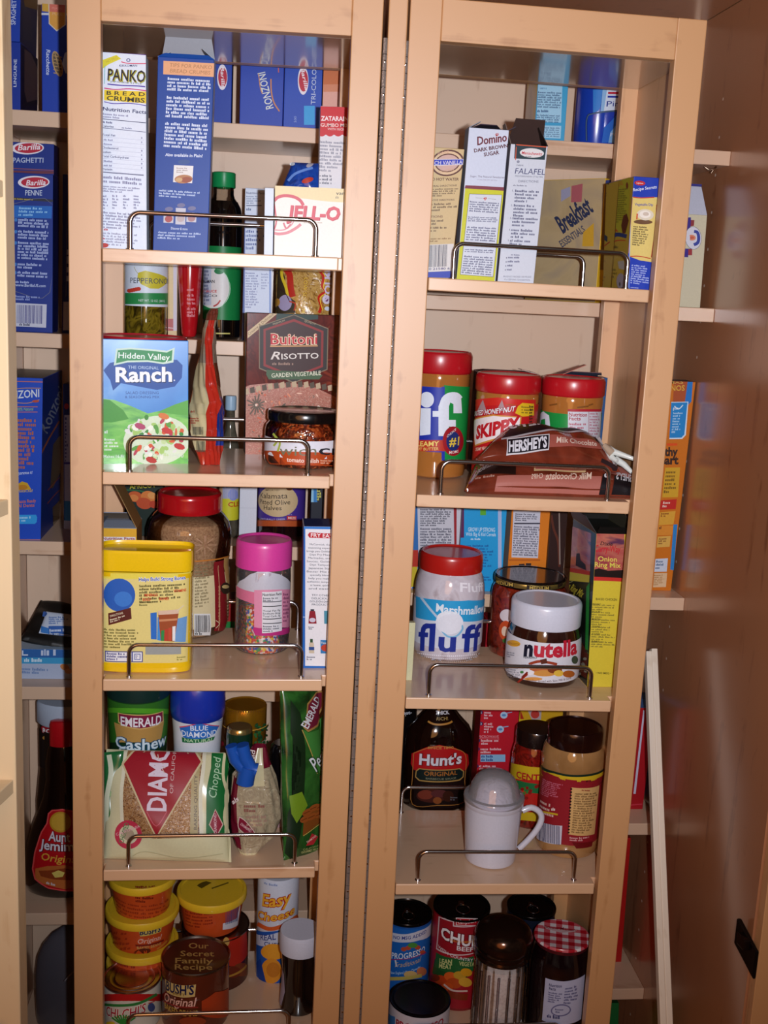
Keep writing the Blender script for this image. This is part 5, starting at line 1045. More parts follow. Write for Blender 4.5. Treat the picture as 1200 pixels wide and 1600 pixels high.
b = soup('soup_mix_box', 'second soup mix box, its yellow-brown side showing behind the vegetable dip box', 668, 820, .112, 330, 702)
L = b.L; L.Pg([(545,370),(665,345),(660,375),(545,395)],'5A4A30'); L.G(((550,395),(650,380),(640,430),(550,435)),2,'5A4A6A',.6,1); L.G(((560,440),(640,430),(615,670),(550,680)), 9, '6A5020', .5, 2); L.line([(530,830),(620,840)], 46, '1E3448'); L.line([(510,880),(570,905),(640,860)], 9, 'A83020'); L.Pg([(525,680),(545,720),(560,830),(515,850)],'3A2A28'); L.G(((500,1000),(600,1010),(590,1230),(480,1220)),8,'7A5A28',.5,6); L.G(((570,680),(600,680),(600,700),(570,700)),1,'4A3A20',.8)
b.done()
# fixed shelves behind the right rack
b = Carton('breakfast_drink_box', 'yellow breakfast drink box turned sideways behind the top right shelf', 'box', 'BRB', 492, 600, .03, 318, .15, 'DDB224', 'C0A058', '5A4A50', dr=.06, left=cloudy('breakfast_print', ['A89478', 'B8A078', 'A89068'], 14, .3, .3))
L = b.L; L.Pg([(290,385),(385,365),(375,520),(285,525)],'A85A60'); L.Pg([(200,420),(280,390),(280,470),(200,520)],'9A98B0')
for d, c, bo in ((0,'2E3450',.03),): L.T('Breakfast', 215,790, 488,590, 150, c, bo, .3); L.T('ESSENTIALS', 210,910, 415,770, 60, '4A4A5C', .02, .1)
L.Pg([(390,780),(480,700),(478,900),(380,900)],'C89A30'); b.F.R(530,345,640,1100,'8A7030'); b.F.R(545,330,640,362,'3A4A8A'); b.done()
X('f7')
b = Carton('food_box', 'light blue box with a text panel on the top fixed shelf, right bay', 'box', 'BRA', 205, 488, .03, -60, .085, '3E9CC8', 'B4A070', dr=.03, left=cloudy('cereal_side', ['9A8A84', 'B8A8A0', 'C8A838', 'A89888'], 9, .4, .2))
f = b.F; f.Pg([(238,-50),(482,-50),(460,550),(228,545)],'9CC8E0'); f.Pg([(222,575),(462,580),(455,700),(215,690)],'9CC8E0'); f.T('Learn it', 262,234, 325,238, 20, '3A6A9C', .01); f.G(((245,255),(470,262),(458,420),(236,410)), 7, '4A6A8C', .55, 2, just=1); f.G((236,434,452,456),1,'2A4A7A',.8); f.G(((232,470),(452,478),(446,555),(228,548)), 4, '4A6A8C', .55, 3, just=1); f.G(((222,585),(448,592),(445,690),(218,682)), 5, '5A7A9C', .5, 4, just=1)
b.done()
j = Jar('canister', 'royal blue canister with white glow, right of the light blue box', 'canister', 'BRA', 810, 212, .11, -80)
j.part('canister', P('153CA8', .22, 0, .6), [(0,0),(.98,0),(1,.01),(1,.985),(.98,1),(0,1)])
a = j.label_part(None, [(1.0,0),(1.0,1)], .02, .98, .0004)
a.Pg([(760,240),(850,240),(830,400),(810,440),(760,460)],'2A78C8'); a.Pg([(850,240),(1010,240),(990,430),(830,450)],'8AB4DC'); a.Pg([(890,240),(1010,240),(1000,435),(860,445)],'D0DCEC'); a.R(900,262,1015,282,'B82038',1); a.R(896,298,1015,316,'2434A0',2); a.T('Pinto', 884,400, 1040,402, 52, '24348C', 0)
a.line([(700,720),(698,560),(710,490),(740,470),(860,450),(1000,438)], 16, '1E2C48'); a.line([(700,720),(698,560),(712,492),(742,472),(860,452),(1000,440)], 5, '5A7A9C'); a.Pg([(840,740),(860,600),(980,470),(980,740)],'2C66C0'); a.Pg([(900,740),(920,640),(980,560),(980,740)],'7AA8D4'); a.T('Pinto', 918,678, 1030,672, 30, 'C8D0E4', .01); j.end()

# ================================================================== right rack, shelf 2
X('d3')
PB = P('A9692F', .08, 0, 1, 0, 30, .08); RL = P('B3141E', .3, 0, .2)
def pb_jar(label, cx, base, top, d_, hw=139, H=None):
    j = Jar('peanut_butter_jar', label, 'jar', 'Rs2', cx, hw, base, top)
    pr = [(0,0),(.86,.002),(.95,.02),(.975,.06),(.96,.2),(.96,.7),(.975,.78),(.97,.82),(.93,.86)]
    j.part('jar', PB, pr)
    mb = MB(); n = 120; rows = [(.96,.83),(.98,.835),(1,.85),(1,.965),(.985,.985)]; vs = []; fs = []
    for r, z in rows:
        for i in range(n): t = 2*PI*i/n; rad = j.R*(r+(.012 if i % 2 and .84 < z < .97 else 0)); vs.append(j.C+V((rad*math.cos(t), rad*math.sin(t), z*j.H)))
    for k in range(len(rows)-1):
        for i in range(n): fs.append((k*n+i, k*n+(i+1) % n, (k+1)*n+(i+1) % n, (k+1)*n+i))
    mb.add(vs, fs, RL); mb.lathe([(j.R*.985,j.H*.985),(j.R*.95,j.H*1.0),(j.R*.9,j.H*1.0),(j.R*.88,j.H*.993),(0,j.H*.993)], RL, j.tr()); link('lid', mb, j.root)
    return j, pr
j, pr = pb_jar('peanut butter jar with blue and green label, tucked against the left frame, red lid', 180, 828, 252, None, 142)
a = j.label_part('1D2F9E', pr, .22, .73, .0006); a.Pg([(210,405),(330,412),(330,660),(210,745)],'178A3C'); a.R(200,412,214,742,'1D2F9E'); a.Pg([(214,412),(340,412),(340,742),(214,742)],'178A3C')
a.E(134,470,32,35,'DCE0EA'); a.Pg([(104,515),(152,515),(150,625),(104,630)],'DCE0EA'); a.R(104,508,152,518,'DCE0EA'); a.line([(205,632),(205,540),(212,480),(232,458),(262,455),(278,470)], 36, 'DCE0EA'); a.R(172,510,190,632,'1D2F9E'); a.Pg([(186,632),(186,500),(200,462),(240,442),(285,450),(290,530),(252,530),(252,490),(238,482),(232,500),(232,632)],'DCE0EA'); a.R(160,520,188,546,'DCE0EA'); a.R(230,560,262,590,'DCE0EA')
a.R(60,650,215,700,'B8301C'); a.T('CREAMY', 70,676, 188,676, 22, 'E8C868', .02); a.T('PEANUT BUTTER', 60,694, 186,694, 12, 'E8C868', .01)
a.E(250,655,46,66,'9A1420'); a.E(250,655,30,44,'1C2C6A'); a.T('#1', 232,676, 275,672, 38, 'E0C040', .02); a.T('CHOICE', 222,640, 262,606, 15, 'E8D8D0', .01); a.T('MOMS', 232,712, 272,706, 13, 'E8D8D0', .01); j.end()
j, pr = pb_jar('peanut butter jar with red and orange honey nut label, middle of the three', 484, .15, 352, None, 143)
a = j.label_part('B81A1E', pr, .1, .74, .0006); a.Pg([(330,470),(450,460),(620,470),(620,500),(500,490),(330,500)],'C8261E')
for x in (395, 480): a.Pg([(x-35,520),(x-10,470),(x+5,520)],'A8888C')
a.Pg([(540,500),(560,484),(612,488),(612,540),(560,545),(528,530)],'D8B020'); a.G(((556,496),(606,498),(606,534),(556,532)),3,'6A5A20',.5)
for bo, c in ((.08,'8A1018'),(.02,'E8E4E8')): a.T('ROASTED HONEY NUT', 345,545, 528,520, 22, c, bo, .15)
a.Pg([(340,560),(430,535),(556,545),(548,640),(440,650),(350,680)],'C88838'); a.Pg([(345,565),(432,542),(550,550),(542,636),(440,642),(352,672)],'E6DCDC')
a.T('SKIPPY', 355,645, 548,600, 66, 'B81420', .05); a.T('CREAMY PEANUT', 352,700, 420,690, 16, 'E8D0B8', .01); a.G(((590,495),(612,495),(612,570),(590,575)),6,'3A1A1A',.6); j.end()
j, pr = pb_jar('peanut butter jar with a nutrition panel facing out, right of the three', 772, .155, 368, None, 139)
a = j.label_part('178A3C', pr, .1, .68, .0006); a.R(600,490,632,700,'1D2F9E'); a.Pg([(622,590),(630,535),(655,522),(680,540),(685,590),(665,590),(662,555),(645,560),(640,590)],'D8DCE6')
a.Pg([(764,512),(912,512),(906,680),(764,680)],'C8C8D0'); a.R(764,512,912,524,'A82430'); a.T('Nutrition', 768,543, 848,545, 16, 'A02434', .02); a.T('Facts', 768,561, 820,562, 16, 'A02434', .02); a.G((768,570,845,650),5,'B06070',.5,2); a.G((860,525,905,640),9,'B07080',.5,3); a.line([(856,520),(856,660)],2,'A02434')
for x, y, w in ((700,495,34),(830,505,50),(865,495,20)): a.line([(x-w/2,y),(x+w/2,y-6)], 7, '7A4A1E')
j.end()
b = Carton('food_box', 'open brown cardboard carton top behind the middle peanut butter jar', 'box', 'Rs2', 330, 600, .21, 345, .04, '6A3A28', '3A2420', '2A1A1A', dr=.21)
b.flap('r', .03, 12, 'A8887C').flap('k', .02, 10, '4A2A24').done()
b = Carton('food_box', 'dark box with blue and pink striped flap, behind the right peanut butter jar', 'box', 'Rs2', 690, 900, .215, 362, .035, '1E4A7A', '2A1A1C', '3A2024', dr=.215)
b.flap('k', .03, 14, '6A4A48', '5A6A84').flap('l', .05, 22, 'B87868', '2E6A94', tap=.3).done()
CHOC = cloudy('chocolate_bag_film', ['4E1C10', '7A3220', '5E2416'], 9, .12, 1, .8)
bl = P3('Rs2', 300, 900, .022); bl.z = ZR['s2']+.003; br = P3('Rs2', 1110, 905, .03); br.z = ZR['s2']
mb, a = pillow('x', [bl, br, P3('Rs2', 1060, 790, .09)+V((0,0,.0)), P3('Rs2', 350, 762, .10)], .055, CHOC, nu=80, nv=40, wr=.003, seed=31, pw=.35)
a.Pg([(600,798),(835,808),(828,860),(600,852)],'C8A878'); a.Pg([(606,802),(829,812),(822,855),(606,847)],'A86458'); a.T('DOUBLE PEANUT BUTTER', 822,820, 612,812, -16, 'D8C0A8', .01); a.T('AND MILK CHOCOLATE', 820,838, 612,830, -14, 'D8C0A8', .01); a.Pg([(890,812),(1090,818),(1090,862),(886,858)],'A86458'); a.line([(520,790),(780,800),(1050,800)],7,'B0A078')
a.Pg([(390,800),(520,820),(520,862),(350,845)],'24120E'); a.T("HERSHEY'S", 520,822, 440,818, -22, 'C8C0C0', .02); a.T('Kitchens', 430,815, 360,836, -22, 'A89A98', .01, .2); a.E(420,788,46,18,'9A9898',.1); a.G(((345,850),(520,858),(520,866),(345,860)),1,'B08878')
a.Pg([(440,862),(900,875),(900,912),(430,908)],'A86458'); a.T('Milk Chocolate', 855,880, 652,880, -17, 'D8BCA8', .015); a.T('CHIPS', 640,876, 590,876, -12, 'D8BCA8', .01)
a.Pg([(905,868),(935,870),(935,912),(900,910)],'161014'); a.T("S", 930,878, 910,878, -24, 'D8D4D8', .03); a.Pg([(958,868),(1090,862),(1090,915),(955,912)],'161014'); a.T("HERSHEY'S", 1085,878, 965,880, -30, 'D8D4D8', .03); a.emit(mb)
tag(link('chocolate_chip_bag', mb), 'lower brown bag of milk chocolate chips, lying upside down along the shelf front', 'bag', 'brown chocolate chip bags')
mb, a = pillow('x', [P3('Rs2', 352, 738, .035), P3('Rs2', 1000, 795, .045), P3('Rs2', 872, 604, .105), P3('Rs2', 500, 590, .105)], .05, CHOC, nu=70, nv=44, wr=.0035, seed=37, pw=.38)
a.Pg([(455,676),(500,622),(600,606),(760,602),(850,640),(700,652),(560,668)],'1A1216'); a.T("HERSHEY'S", 800,622, 492,630, -38, 'D0CCD4', .04, .1); a.line([(455,680),(560,672),(700,658),(850,648)], 8, 'A8A0A4')
a.Pg([(478,682),(660,680),(662,738),(480,744)],'D0CCD0'); a.Pg([(482,686),(656,684),(658,734),(484,740)],'18141C'); a.T("HERSHEY'S", 488,734, 652,728, 38, 'DAD8E0', .04); a.Pg([(662,684),(850,690),(905,700),(900,728),(662,730)],'A05448'); a.T('Milk Chocolate', 692,716, 876,718, 22, 'E0C8B8', .015)
a.Pg([(870,650),(905,640),(930,690),(985,760),(960,780),(900,720)],'B0A8A8'); a.line([(880,655),(940,720)], 9, '2A2024'); a.line([(900,770),(980,790)], 12, '2A1A1C'); a.emit(mb)
tag(link('chocolate_chip_bag', mb), 'upper brown bag of milk chocolate chips, lying across the lower one', 'bag', 'brown chocolate chip bags')
mb = MB(); WC = P('D4D8D2', .35, 0, .3)
for q in ([(945,690),(975,705),(1060,735)], [(975,735),(1015,760),(1050,795)], [(945,700),(960,730),(985,745)]): mb.tube([P3('Rs2', x, y, .06-.01*k) for k, (x, y) in enumerate(q)], [.006, .005, .0032], WC, 10)
mb.tube([P3('Rs2', 925, 672, .062), P3('Rs2', 965, 712, .052)], [.004,.008], P('B09A84', .3, 0, .4), 10); tag(link('bag_clip', mb), 'white plastic clip at the end of the upper chocolate bag', 'clip')

# ================================================================== right rack, shelf 3
X('d4')
j = Jar('marshmallow_jar', 'jar of white marshmallow cream with red lid and blue lettering', 'jar', 'Rs3', 233, 156, 762, 258)
pr = [(0,0),(.84,.003),(.93,.025),(.985,.07),(1,.12),(1,.62),(.98,.7),(.93,.77),(.88,.81),(.85,.83)]
j.part('jar', cloudy('marshmallow_cream', ['A8989C', 'D4CCD4', 'C8BEC6', 'DCD8E0'], 26, .1, 1, .6), pr)
j.part('lid', P('B31A14', .3, 0, .3), [(.85,.825),(.885,.83),(.895,.845),(.895,.96),(.88,.985),(.85,1),(.8,1),(.77,.985),(0,.983)])
a = j.label_part('CFD2DE', pr, .14, .55, .0006)
a.Pg([(85,460),(160,475),(250,482),(320,480),(395,472),(395,560),(300,575),(180,572),(85,555)],'2B9BD2'); a.line([(108,466),(150,520),(185,560)], 10, 'B8CCE0'); a.E(235,580,62,52,'E0E2EC'); a.E(215,560,36,28,'E8EAF2'); a.Pg([(265,565),(295,572),(280,610)],'E8EAF2'); a.line([(190,600),(225,640),(265,640),(292,610),(290,590)], 8, '78B4D8')
a.T('Marshmallow', 175,528, 385,528, 36, 'E4ECF4', .025)
for xx in ((95,175),): pass
a.T('fl', 96,700, 168,704, 118, '20308C', .022); a.T('u', 184,704, 262,706, 92, '20308C', .03); a.T('ff', 286,708, 368,696, 118, '20308C', .022); a.E(236,585,54,44,'E0E2EC'); a.T('Fluff', 282,440, 385,436, 40, 'E8E4EA', .02)
for k in range(3):
    for i in range(36): a.E(88+i*8.2,715+k*11+12*math.sin(PI*i/36),2.6,3,'F0EEF4',0,6)
j.end()
j = Jar('salsa_jar', 'tall jar of red salsa with a black and gold lid, between marshmallow and hazelnut jars', 'jar', 'Rs3', 585, 168, 765, 362)
pr = [(0,0),(.88,.003),(.97,.03),(1,.08),(1,.76),(.97,.83),(.9,.88)]
j.part('jar', cloudy('salsa', ['3E0E08', '6E1C10', '8A2A16', '501208'], 60, .08, 1, 1), pr); j.part('lid', P('1C1614', .2, .5, .6), [(.9,.9),(.94,.905),(.945,.985),(.92,1),(.88,1),(.86,.99),(0,.988)])
j.part('lid_band', P('A8904E', .3, .8), [(.945,.915),(.952,.92),(.952,.965),(.945,.97)])
a = Art(Cyl(j.C, lambda z: j.R*.953, j.R)); lb = MB(); a.Pg([(440,385),(480,398),(522,404),(522,422),(480,416),(440,404)],'2A1E14'); a.T('MEDIUM', 444,402, 518,418, 13, 'B89A4A', .02); a.Pg([(580,412),(640,418),(685,416),(685,436),(640,438),(580,432)],'2A1E14'); a.T('MEDIUM', 592,430, 678,432, 14, 'B89A4A', .02); a.Pg([(718,408),(740,398),(740,412),(718,425)],'2A1E14'); a.emit(lb); link('lid_print', lb, j.root)
a = j.label_part(None, pr, .1, .7, .0005); a.E(490,548,30,28,'D8CCD0'); a.E(486,615,30,44,'C04A20'); a.E(482,618,14,22,'DCC0A8'); a.E(492,660,20,12,'3A6A2A'); a.T('S', 470,700, 492,700, 26, '8A2018', .02); j.end()
j = Jar('hazelnut_spread_jar', 'dark hazelnut spread jar with a wide white lid, front of the third right shelf', 'jar', 'Rs3', 657, 166, 886, 470)
pr = [(0,0),(.82,.003),(.93,.03),(.985,.1),(1,.2),(1,.42),(.98,.56),(.93,.66),(.88,.72)]
A_ = V((.035, 0, 1)).normalized()
j.part('jar', P('2A0E0A', .08, 0, 1), pr); j.part('lid', P('CFD0DE', .3, 0, .3), [(.9,.7),(.935,.705),(.945,.72),(.945,.95),(.92,.985),(.88,1),(.83,1),(.8,.988),(0,.987)])
a = j.label_part('D3D2DA', pr, .1, .58, .0006)
a.E(522,672,30,14,'D8A030',.15); a.T('WITH COCOA', 498,676, 548,682, 10, '8A5A20', .01); a.G(((492,705),(540,712),(540,740),(490,732)),3,'7A7A88'); a.G(((485,755),(560,768),(560,838),(485,822)),7,'8A8A96',.5,4)
a.T('n', 566,726, 606,727, 70, '16162A', .05); a.T('utella', 610,727, 803,714, 70, 'B81E34', .04); a.T('FERRERO', 566,738, 626,740, 9, '2A2A34', .02)
a.line([(590,765),(640,752),(715,765)], 12, '9A3A20'); a.E(655,785,62,16,'B8643A'); a.E(660,805,52,14,'C88A40'); a.E(705,790,32,16,'7A3818'); a.Pg([(640,745),(668,738),(672,760),(645,765)],'5A2414'); a.E(722,805,22,14,'D8B040'); a.E(766,808,26,16,'A85A20'); a.E(590,802,24,12,'E4E0E4'); a.line([(540,848),(560,830),(585,808)], 9, '9A2A1A'); a.line([(560,825),(585,800)], 9, '7A1E12'); a.E(560,800,8,6,'3A7A3A'); a.E(792,745,14,18,'3A4A3A'); a.E(610,830,40,8,'D09048')
a.T('Hazelnut Spread with Skim Milk & Cocoa', 582,838, 775,828, 10, '5A2A24', 0); j.end()
SUN = cloudy('sunset_print', ['7A2A3C', 'A84A4A', 'B86A58', '5A3450'], 12, .25, .5, .8, (1, 1, 3))
b = Carton('onion_ring_mix_box', 'yellow onion ring mix box with a sunset picture and dark open flaps', 'box', 'Rs3', 850, 966, 868, 182, .12, 'D0BC38', '3A3A28', '20201C', tl=892, dr=868, left=P('171C16', .3, 0, .2), W=.062)
b_ = b; f = b.F
f.Pg([(885,180),(1040,180),(1030,392),(872,392)], SUN); f.T('Dixie', 930,232, 985,234, 16, '241418', .01, .2); f.T('Curry-Way', 905,262, 1020,262, 30, 'B8202C', .015, .2); f.T('Onion', 918,304, 1002,304, 22, 'D8C858', .015); f.T('Ring Mix', 902,330, 1018,331, 22, 'D8C858', .015)
f.Pg([(878,342),(920,336),(960,345),(1030,340),(1030,376),(876,374)],'1E1412'); f.Pg([(876,374),(1030,376),(1029,392),(874,390)],'C03028')
f.T('BAKED CHICKEN', 902,478, 996,478, 10, '4A4420', .01)
for k, t in enumerate(('PREHEAT:', 'POUR:', 'MOISTEN:', 'SHAKE:', 'COAT:', 'BAKE:')): y = 500+k*33; f.T(t, 886-k*2,y, 924-k*2,y, 8, '4A4420', .015); f.G(((884-k*2,y-6),(992-k*2,y-6),(990-k*2,y+24),(882-k*2,y+24)), 3, '7A7030', .5, k)
f.T('• NO MSG •', 890,806, 958,806, 9, '4A4420', .01)
L = b.L; L.Pg([(725,95),(890,180),(880,350),(722,290)], SUN); L.Pg([(730,100),(800,140),(790,180),(730,180)],'B87088'); L.T('Dixie', 755,150, 790,172, 26, '24141C', .01, .2); L.T('Curry', 738,210, 780,240, 30, '8A1A28', .01); L.Pg([(722,280),(880,350),(878,372),(722,312)],'B8301C'); L.Pg([(722,300),(878,368),(875,400),(722,340)],'C8B838')
L.Pg([(820,270),(835,270),(838,300),(860,320),(862,345),(815,325)],'14101C'); L.T('Onion Ring Mix', 742,408, 838,468, 32, 'C8BC40', .015); L.line([(740,365),(800,395)],4,'9A9A6A'); L.Pg([(862,420),(878,400),(860,720),(846,720)],'2A8A3A'); L.Pg([(810,620),(860,720),(850,830),(800,800)],'5A2418')
for i in range(16): L.E(rr.uniform(805,855),rr.uniform(700,830),9,7,rr.choice(['8A8474','6A3A24','3A2A1E']),0,7)
b.flap('l', .03, 120, '14100E', '2A2422').flap('r', .03, 70, '1A1614', '4A4638').flap('k', .03, 40, '1A1614', '3A3834').flap('f', .012, 50, '12100E')
b.done()
b = Carton('cream_card_box', 'pale cream carton edge peeking out left of the marshmallow jar', 'box', 'Rs3', 10, 68, 838, 580, .012, 'CFC9A0', 'A8A27C', dr=838); b.done()
def bar_box(nm, label, l, r, d, top, col, **k): return Carton(nm, label, 'box', 'BRC', l, r, d, top, .05, col, **k)
b = bar_box('cereal_box', 'white nutrition side of a cereal box, leftmost behind the third right shelf', 60, 266, .03, -60, 'C9C6CE', side='8A1C24', dr=.03)
f = b.F; f.R(60,60,92,560,'2E6CB0'); f.R(252,-60,268,560,'9A2028'); f.G((105,70,248,150), 8, '4A4A58', .55, 1); f.G((105,155,245,420), 22, '5A5A6A', .55, 2, just=1); f.R(60,255,95,330,'B8301C'); f.R(60,330,92,420,'C8B028'); b.done()
b = bar_box('cereal_box', 'bright blue cereal box side with a green stub and white slogan', 270, 466, .02, -60, '1F9AD6', side='5A1C3C', dr=.02)
f = b.F; f.R(262,60,300,200,'5A2050'); f.R(452,-60,468,420,'A8B8DC'); f.T('GROW UP STRONG', 318,172, 438,174, 18, 'C8E0F0', .015); f.T('With Big G Kid Cereals', 308,192, 442,194, 16, 'C8E0F0', .01); f.G((330,202,418,212),1,'C8E0F0',.6); f.G((300,230,440,345), 9, '1A5A9C', .5, 3); f.G((300,352,442,365),1,'1A5A9C',.6); f.G((300,370,440,405),3,'1A5A9C',.5,4); f.line([(385,60),(385,100)], 26, '5AA830'); b.done()
b = bar_box('cereal_box', 'orange cereal box side with a white facts panel, third behind the right rack', 488, 658, .03, -60, 'D97A1C', side='6A5A50', dr=.03, left='A8A4A0')
f = b.F; f.Pg([(525,-40),(648,-40),(630,292),(512,288)],'C8C8D4'); f.G(((530,90),(640,94),(636,130),(528,126)),4,'4A4A5A',.55,1); f.R(524,134,640,140,'3A3A4A'); f.G(((524,145),(638,150),(628,285),(516,280)),13,'5A5A6C',.55,2,just=1); f.R(500,296,640,304,'B86018'); f.Pg([(545,318),(570,316),(570,332),(545,332)],'3A2A28'); f.Pg([(576,314),(600,314),(598,332),(576,332)],'3A2A28'); b.done()
b = bar_box('cereal_box', 'dark brown glossy box with curved lines, rightmost behind the third right shelf', 662, 735, .02, -60, '2E1814', side='1E100E', dr=.02); b.F.line([(690,100),(700,160),(720,220),(726,330)], 10, '5A2A1C'); b.F.line([(725,90),(728,320)],6,'8A7A70'); b.done()

# ================================================================== right rack, shelf 4 and the shelf behind it
X('d5')
j = Jar('barbecue_sauce_bottle', 'big dark barbecue sauce bottle with a red and black label, rear left', 'bottle', 'BRD', 258, 160, .085, -60, sy=.6)
pr = [(0,0),(.9,.003),(.98,.02),(1,.06),(1,.52),(.97,.58),(.86,.64),(.6,.71),(.4,.77),(.34,.82),(.33,.93),(.3,.95)]
j.part('bottle_body', P('130604', .05, 0, 1), pr); j.part('cap', P('101010', .3, 0, .3), [(.3,.9),(.36,.905),(.36,.99),(.3,1),(0,1)])
a = j.label_part(None, pr, .02, .9, .0006)
a.Pg([(130,292),(200,262),(260,252),(330,264),(394,298),(398,340),(382,400),(360,540),(140,538),(142,400),(126,340)],'1C0E0C'); a.Pg([(130,292),(200,262),(260,252),(330,264),(394,298),(398,340),(385,368),(140,368),(126,340)],'B3181A')
a.line([(140,290),(200,268),(260,258),(325,268),(382,300),(378,420),(372,520),(250,535),(134,530),(134,400),(140,290)], 3, 'B87A38')
a.T('SINCE 1890', 205,270, 325,268, 11, 'C89048', .01)
for bo, c in ((.07,'6A1014'),(.03,'DCD8E0')): a.T("Hunt's", 165,342, 362,336, 50, c, bo)
a.Pg([(150,372),(165,360),(355,360),(375,375),(372,402),(355,418),(165,420),(146,402)],'B08848'); a.Pg([(154,375),(168,365),(352,365),(370,377),(368,400),(352,413),(168,415),(151,400)],'14201E'); a.T('ORIGINAL', 188,394, 342,390, 20, 'B06C2C', .01); a.T('BARBECUE SAUCE', 196,412, 336,410, 8, '8A8A70', .01)
a.E(225,490,72,32,'4A1E16'); a.E(195,485,36,22,'7A3424'); a.E(260,480,40,18,'5A2A2A'); a.E(300,492,26,26,'3A1A10'); a.E(250,512,20,16,'8A4A24'); a.G((310,492,352,512),2,'6A6A70')
a.T('THICK', 240,108, 306,106, 18, 'CFCAD0', .03); a.T('RICH!', 246,136, 300,134, 16, 'A08040', .01); a.line([(208,140),(230,152),(262,156),(300,150),(318,140)], 9, 'B0782C'); j.end()
j = Jar('syrup_bottle', 'black bottle with white script, left of the barbecue sauce', 'bottle', 'BRD', 60, 95, .13, -40, sy=.7)
j.part('bottle_body', P('0E0B0C', .06, 0, 1), [(0,0),(.9,.003),(1,.03),(1,.62),(.9,.8),(.6,.92),(.4,1),(0,1)]); a = j.label_part(None, [(.9,.003),(1,.03),(1,.62),(.9,.8),(.6,.92)], .5, .9, .0006); a.T('est-', 88,110, 130,106, 16, 'C8C8D0', .02); j.end()
b = Carton('rice_box', 'bright red rice box printed with numbered cooking steps', 'box', 'BRD', 420, 596, .02, -335, .05, 'B81A2A', '7A1018', dr=.02)
f = b.F; SK = 4
for y, n, k in ((95,3,'2'), (148,4,'3')): f.E(455,y+4,8,9,'2A2A5A'); f.T(k, 452,y+9, 458,y+9, 9, 'D8C8D0', .02); f.G(((470,y-2),(520,y),(518,y+n*12+2),(468,y+n*12)), n, 'E0B8C0', .55, n)
for x, y in ((562,112),(545,178)): f.E(x,y,17,16,'A8C8E4'); f.E(x,y,10,6,'5A8AC0'); f.line([(x+12,y-10),(x+38,y-14)],4,'8AA8D0')
f.T('MICROWAVE', 440,218, 538,219, 12, 'D8909C', .01); f.line([(436,222),(540,224)],1.5,'D8909C'); f.E(443,230,8,9,'2A2A5A'); f.G((455,224,540,252),2,'E0B8C0',.55,2); f.E(440,270,8,9,'2A2A5A'); f.G((452,264,575,292),2,'E0B8C0',.55,3)
f.R(452,296,568,330,'8AB8DC'); f.G((456,300,564,312),1,'2A4A8A',.7); f.G((456,316,564,328),1,'2A4A8A',.7); f.E(435,350,8,9,'2A2A5A'); f.G((445,344,545,370),2,'E0B8C0',.55,4); b.done()
b = Carton('food_box', 'yellow and red box, mostly hidden right of the rice box', 'box', 'BRD', 600, 800, .04, -40, .06, 'C89A1C', '8A6A18', dr=.04); b.F.Pg([(610,80),(640,90),(660,140),(640,150)],'A82818'); b.F.Pg([(660,60),(740,60),(735,140),(700,150)],'B0A0A0'); b.F.E(708,108,20,20,'B83A30'); b.F.Pg([(600,130),(790,135),(790,160),(600,160)],'D0B020'); b.done()
j = Jar('pepper_jar', 'jar of red peppers with a yellow and green label, behind the gravy jar', 'jar', 'Rs4', 700, 106, 655, 168)
pr = [(0,0),(.88,.003),(.97,.03),(1,.07),(1,.72),(.93,.8),(.86,.84)]
j.part('jar', cloudy('red_peppers', ['3A0C08', '8A1A12', '5A100C', 'A8281A'], 45, .07, 1, 1.5), pr); j.part('lid', P('1E100E', .25, .3, .6), [(.86,.84),(.9,.845),(.9,.985),(.87,1),(0,1)])
a = j.label_part('B82018', pr, .12, .56, .0005); a.Pg([(590,330),(640,345),(700,355),(800,345),(800,400),(700,415),(620,410),(590,400)],'C8A81C'); a.Pg([(590,400),(640,420),(700,432),(800,425),(800,460),(640,462),(590,440)],'1E6A38'); a.T('CENTO', 620,402, 760,416, 30, 'A81E1C', .03); a.R(590,560,720,600,'C8A81C',10)
for i in range(16): a.E(rr.uniform(630,740), rr.uniform(440,500), 9, 8, rr.choice(['C83020','8A1812','3A7A30']),0,8)
j.end()
j = Jar('gravy_jar', 'tall jar of tan gravy with a dark red label and black lid', 'jar', 'Rs4', 876, 148, 800, 158)
pr = [(0,0),(.84,.003),(.94,.02),(.985,.06),(.99,.12),(.97,.14),(.97,.62),(1,.66),(1,.76),(.96,.82),(.88,.86)]
j.part('jar', cloudy('gravy', ['8A6238', 'A87C4C', '9A7042'], 8, .08, 1, .5), pr); j.part('lid', P('2A100C', .2, .5, .6), [(.86,.85),(.88,.86),(.87,.975),(.84,.995),(.8,1),(.78,.99),(0,.988)])
a = j.label_part('8E1C26', pr, .13, .66, .0006)
a.Pg([(730,350),(800,385),(880,402),(960,398),(1030,372),(1030,398),(960,425),(880,432),(800,418),(728,380)],'C8A820'); a.T('50% MORE', 944,434, 1030,420, 15, '1E1A14', .02); a.Pg([(735,345),(800,376),(880,392),(960,388),(1030,362),(1030,372),(960,398),(880,402),(800,386),(732,356)],'14281C')
a.G(((745,405),(845,435),(835,510),(735,480)), 9, 'C86A80', .5, 2); a.G(((735,500),(830,535),(825,620),(725,585)), 4, 'D8B8B0', .45, 3, fill=.8); a.G((785,545,828,562),1,'E8D8D4',.6); a.R(740,560,815,568,'C8A820',14)
a.Pg([(722,600),(836,630),(830,718),(716,688)],'C4C2D0'); a.bars(728,612,826,700,'3A3A5A',6,22)
a.Pg([(880,450),(1008,440),(985,668),(865,670)],'CFA66A')
for i in range(15): a.E(878-i*.9,458+i*14.5,5,4,'1A0C08')
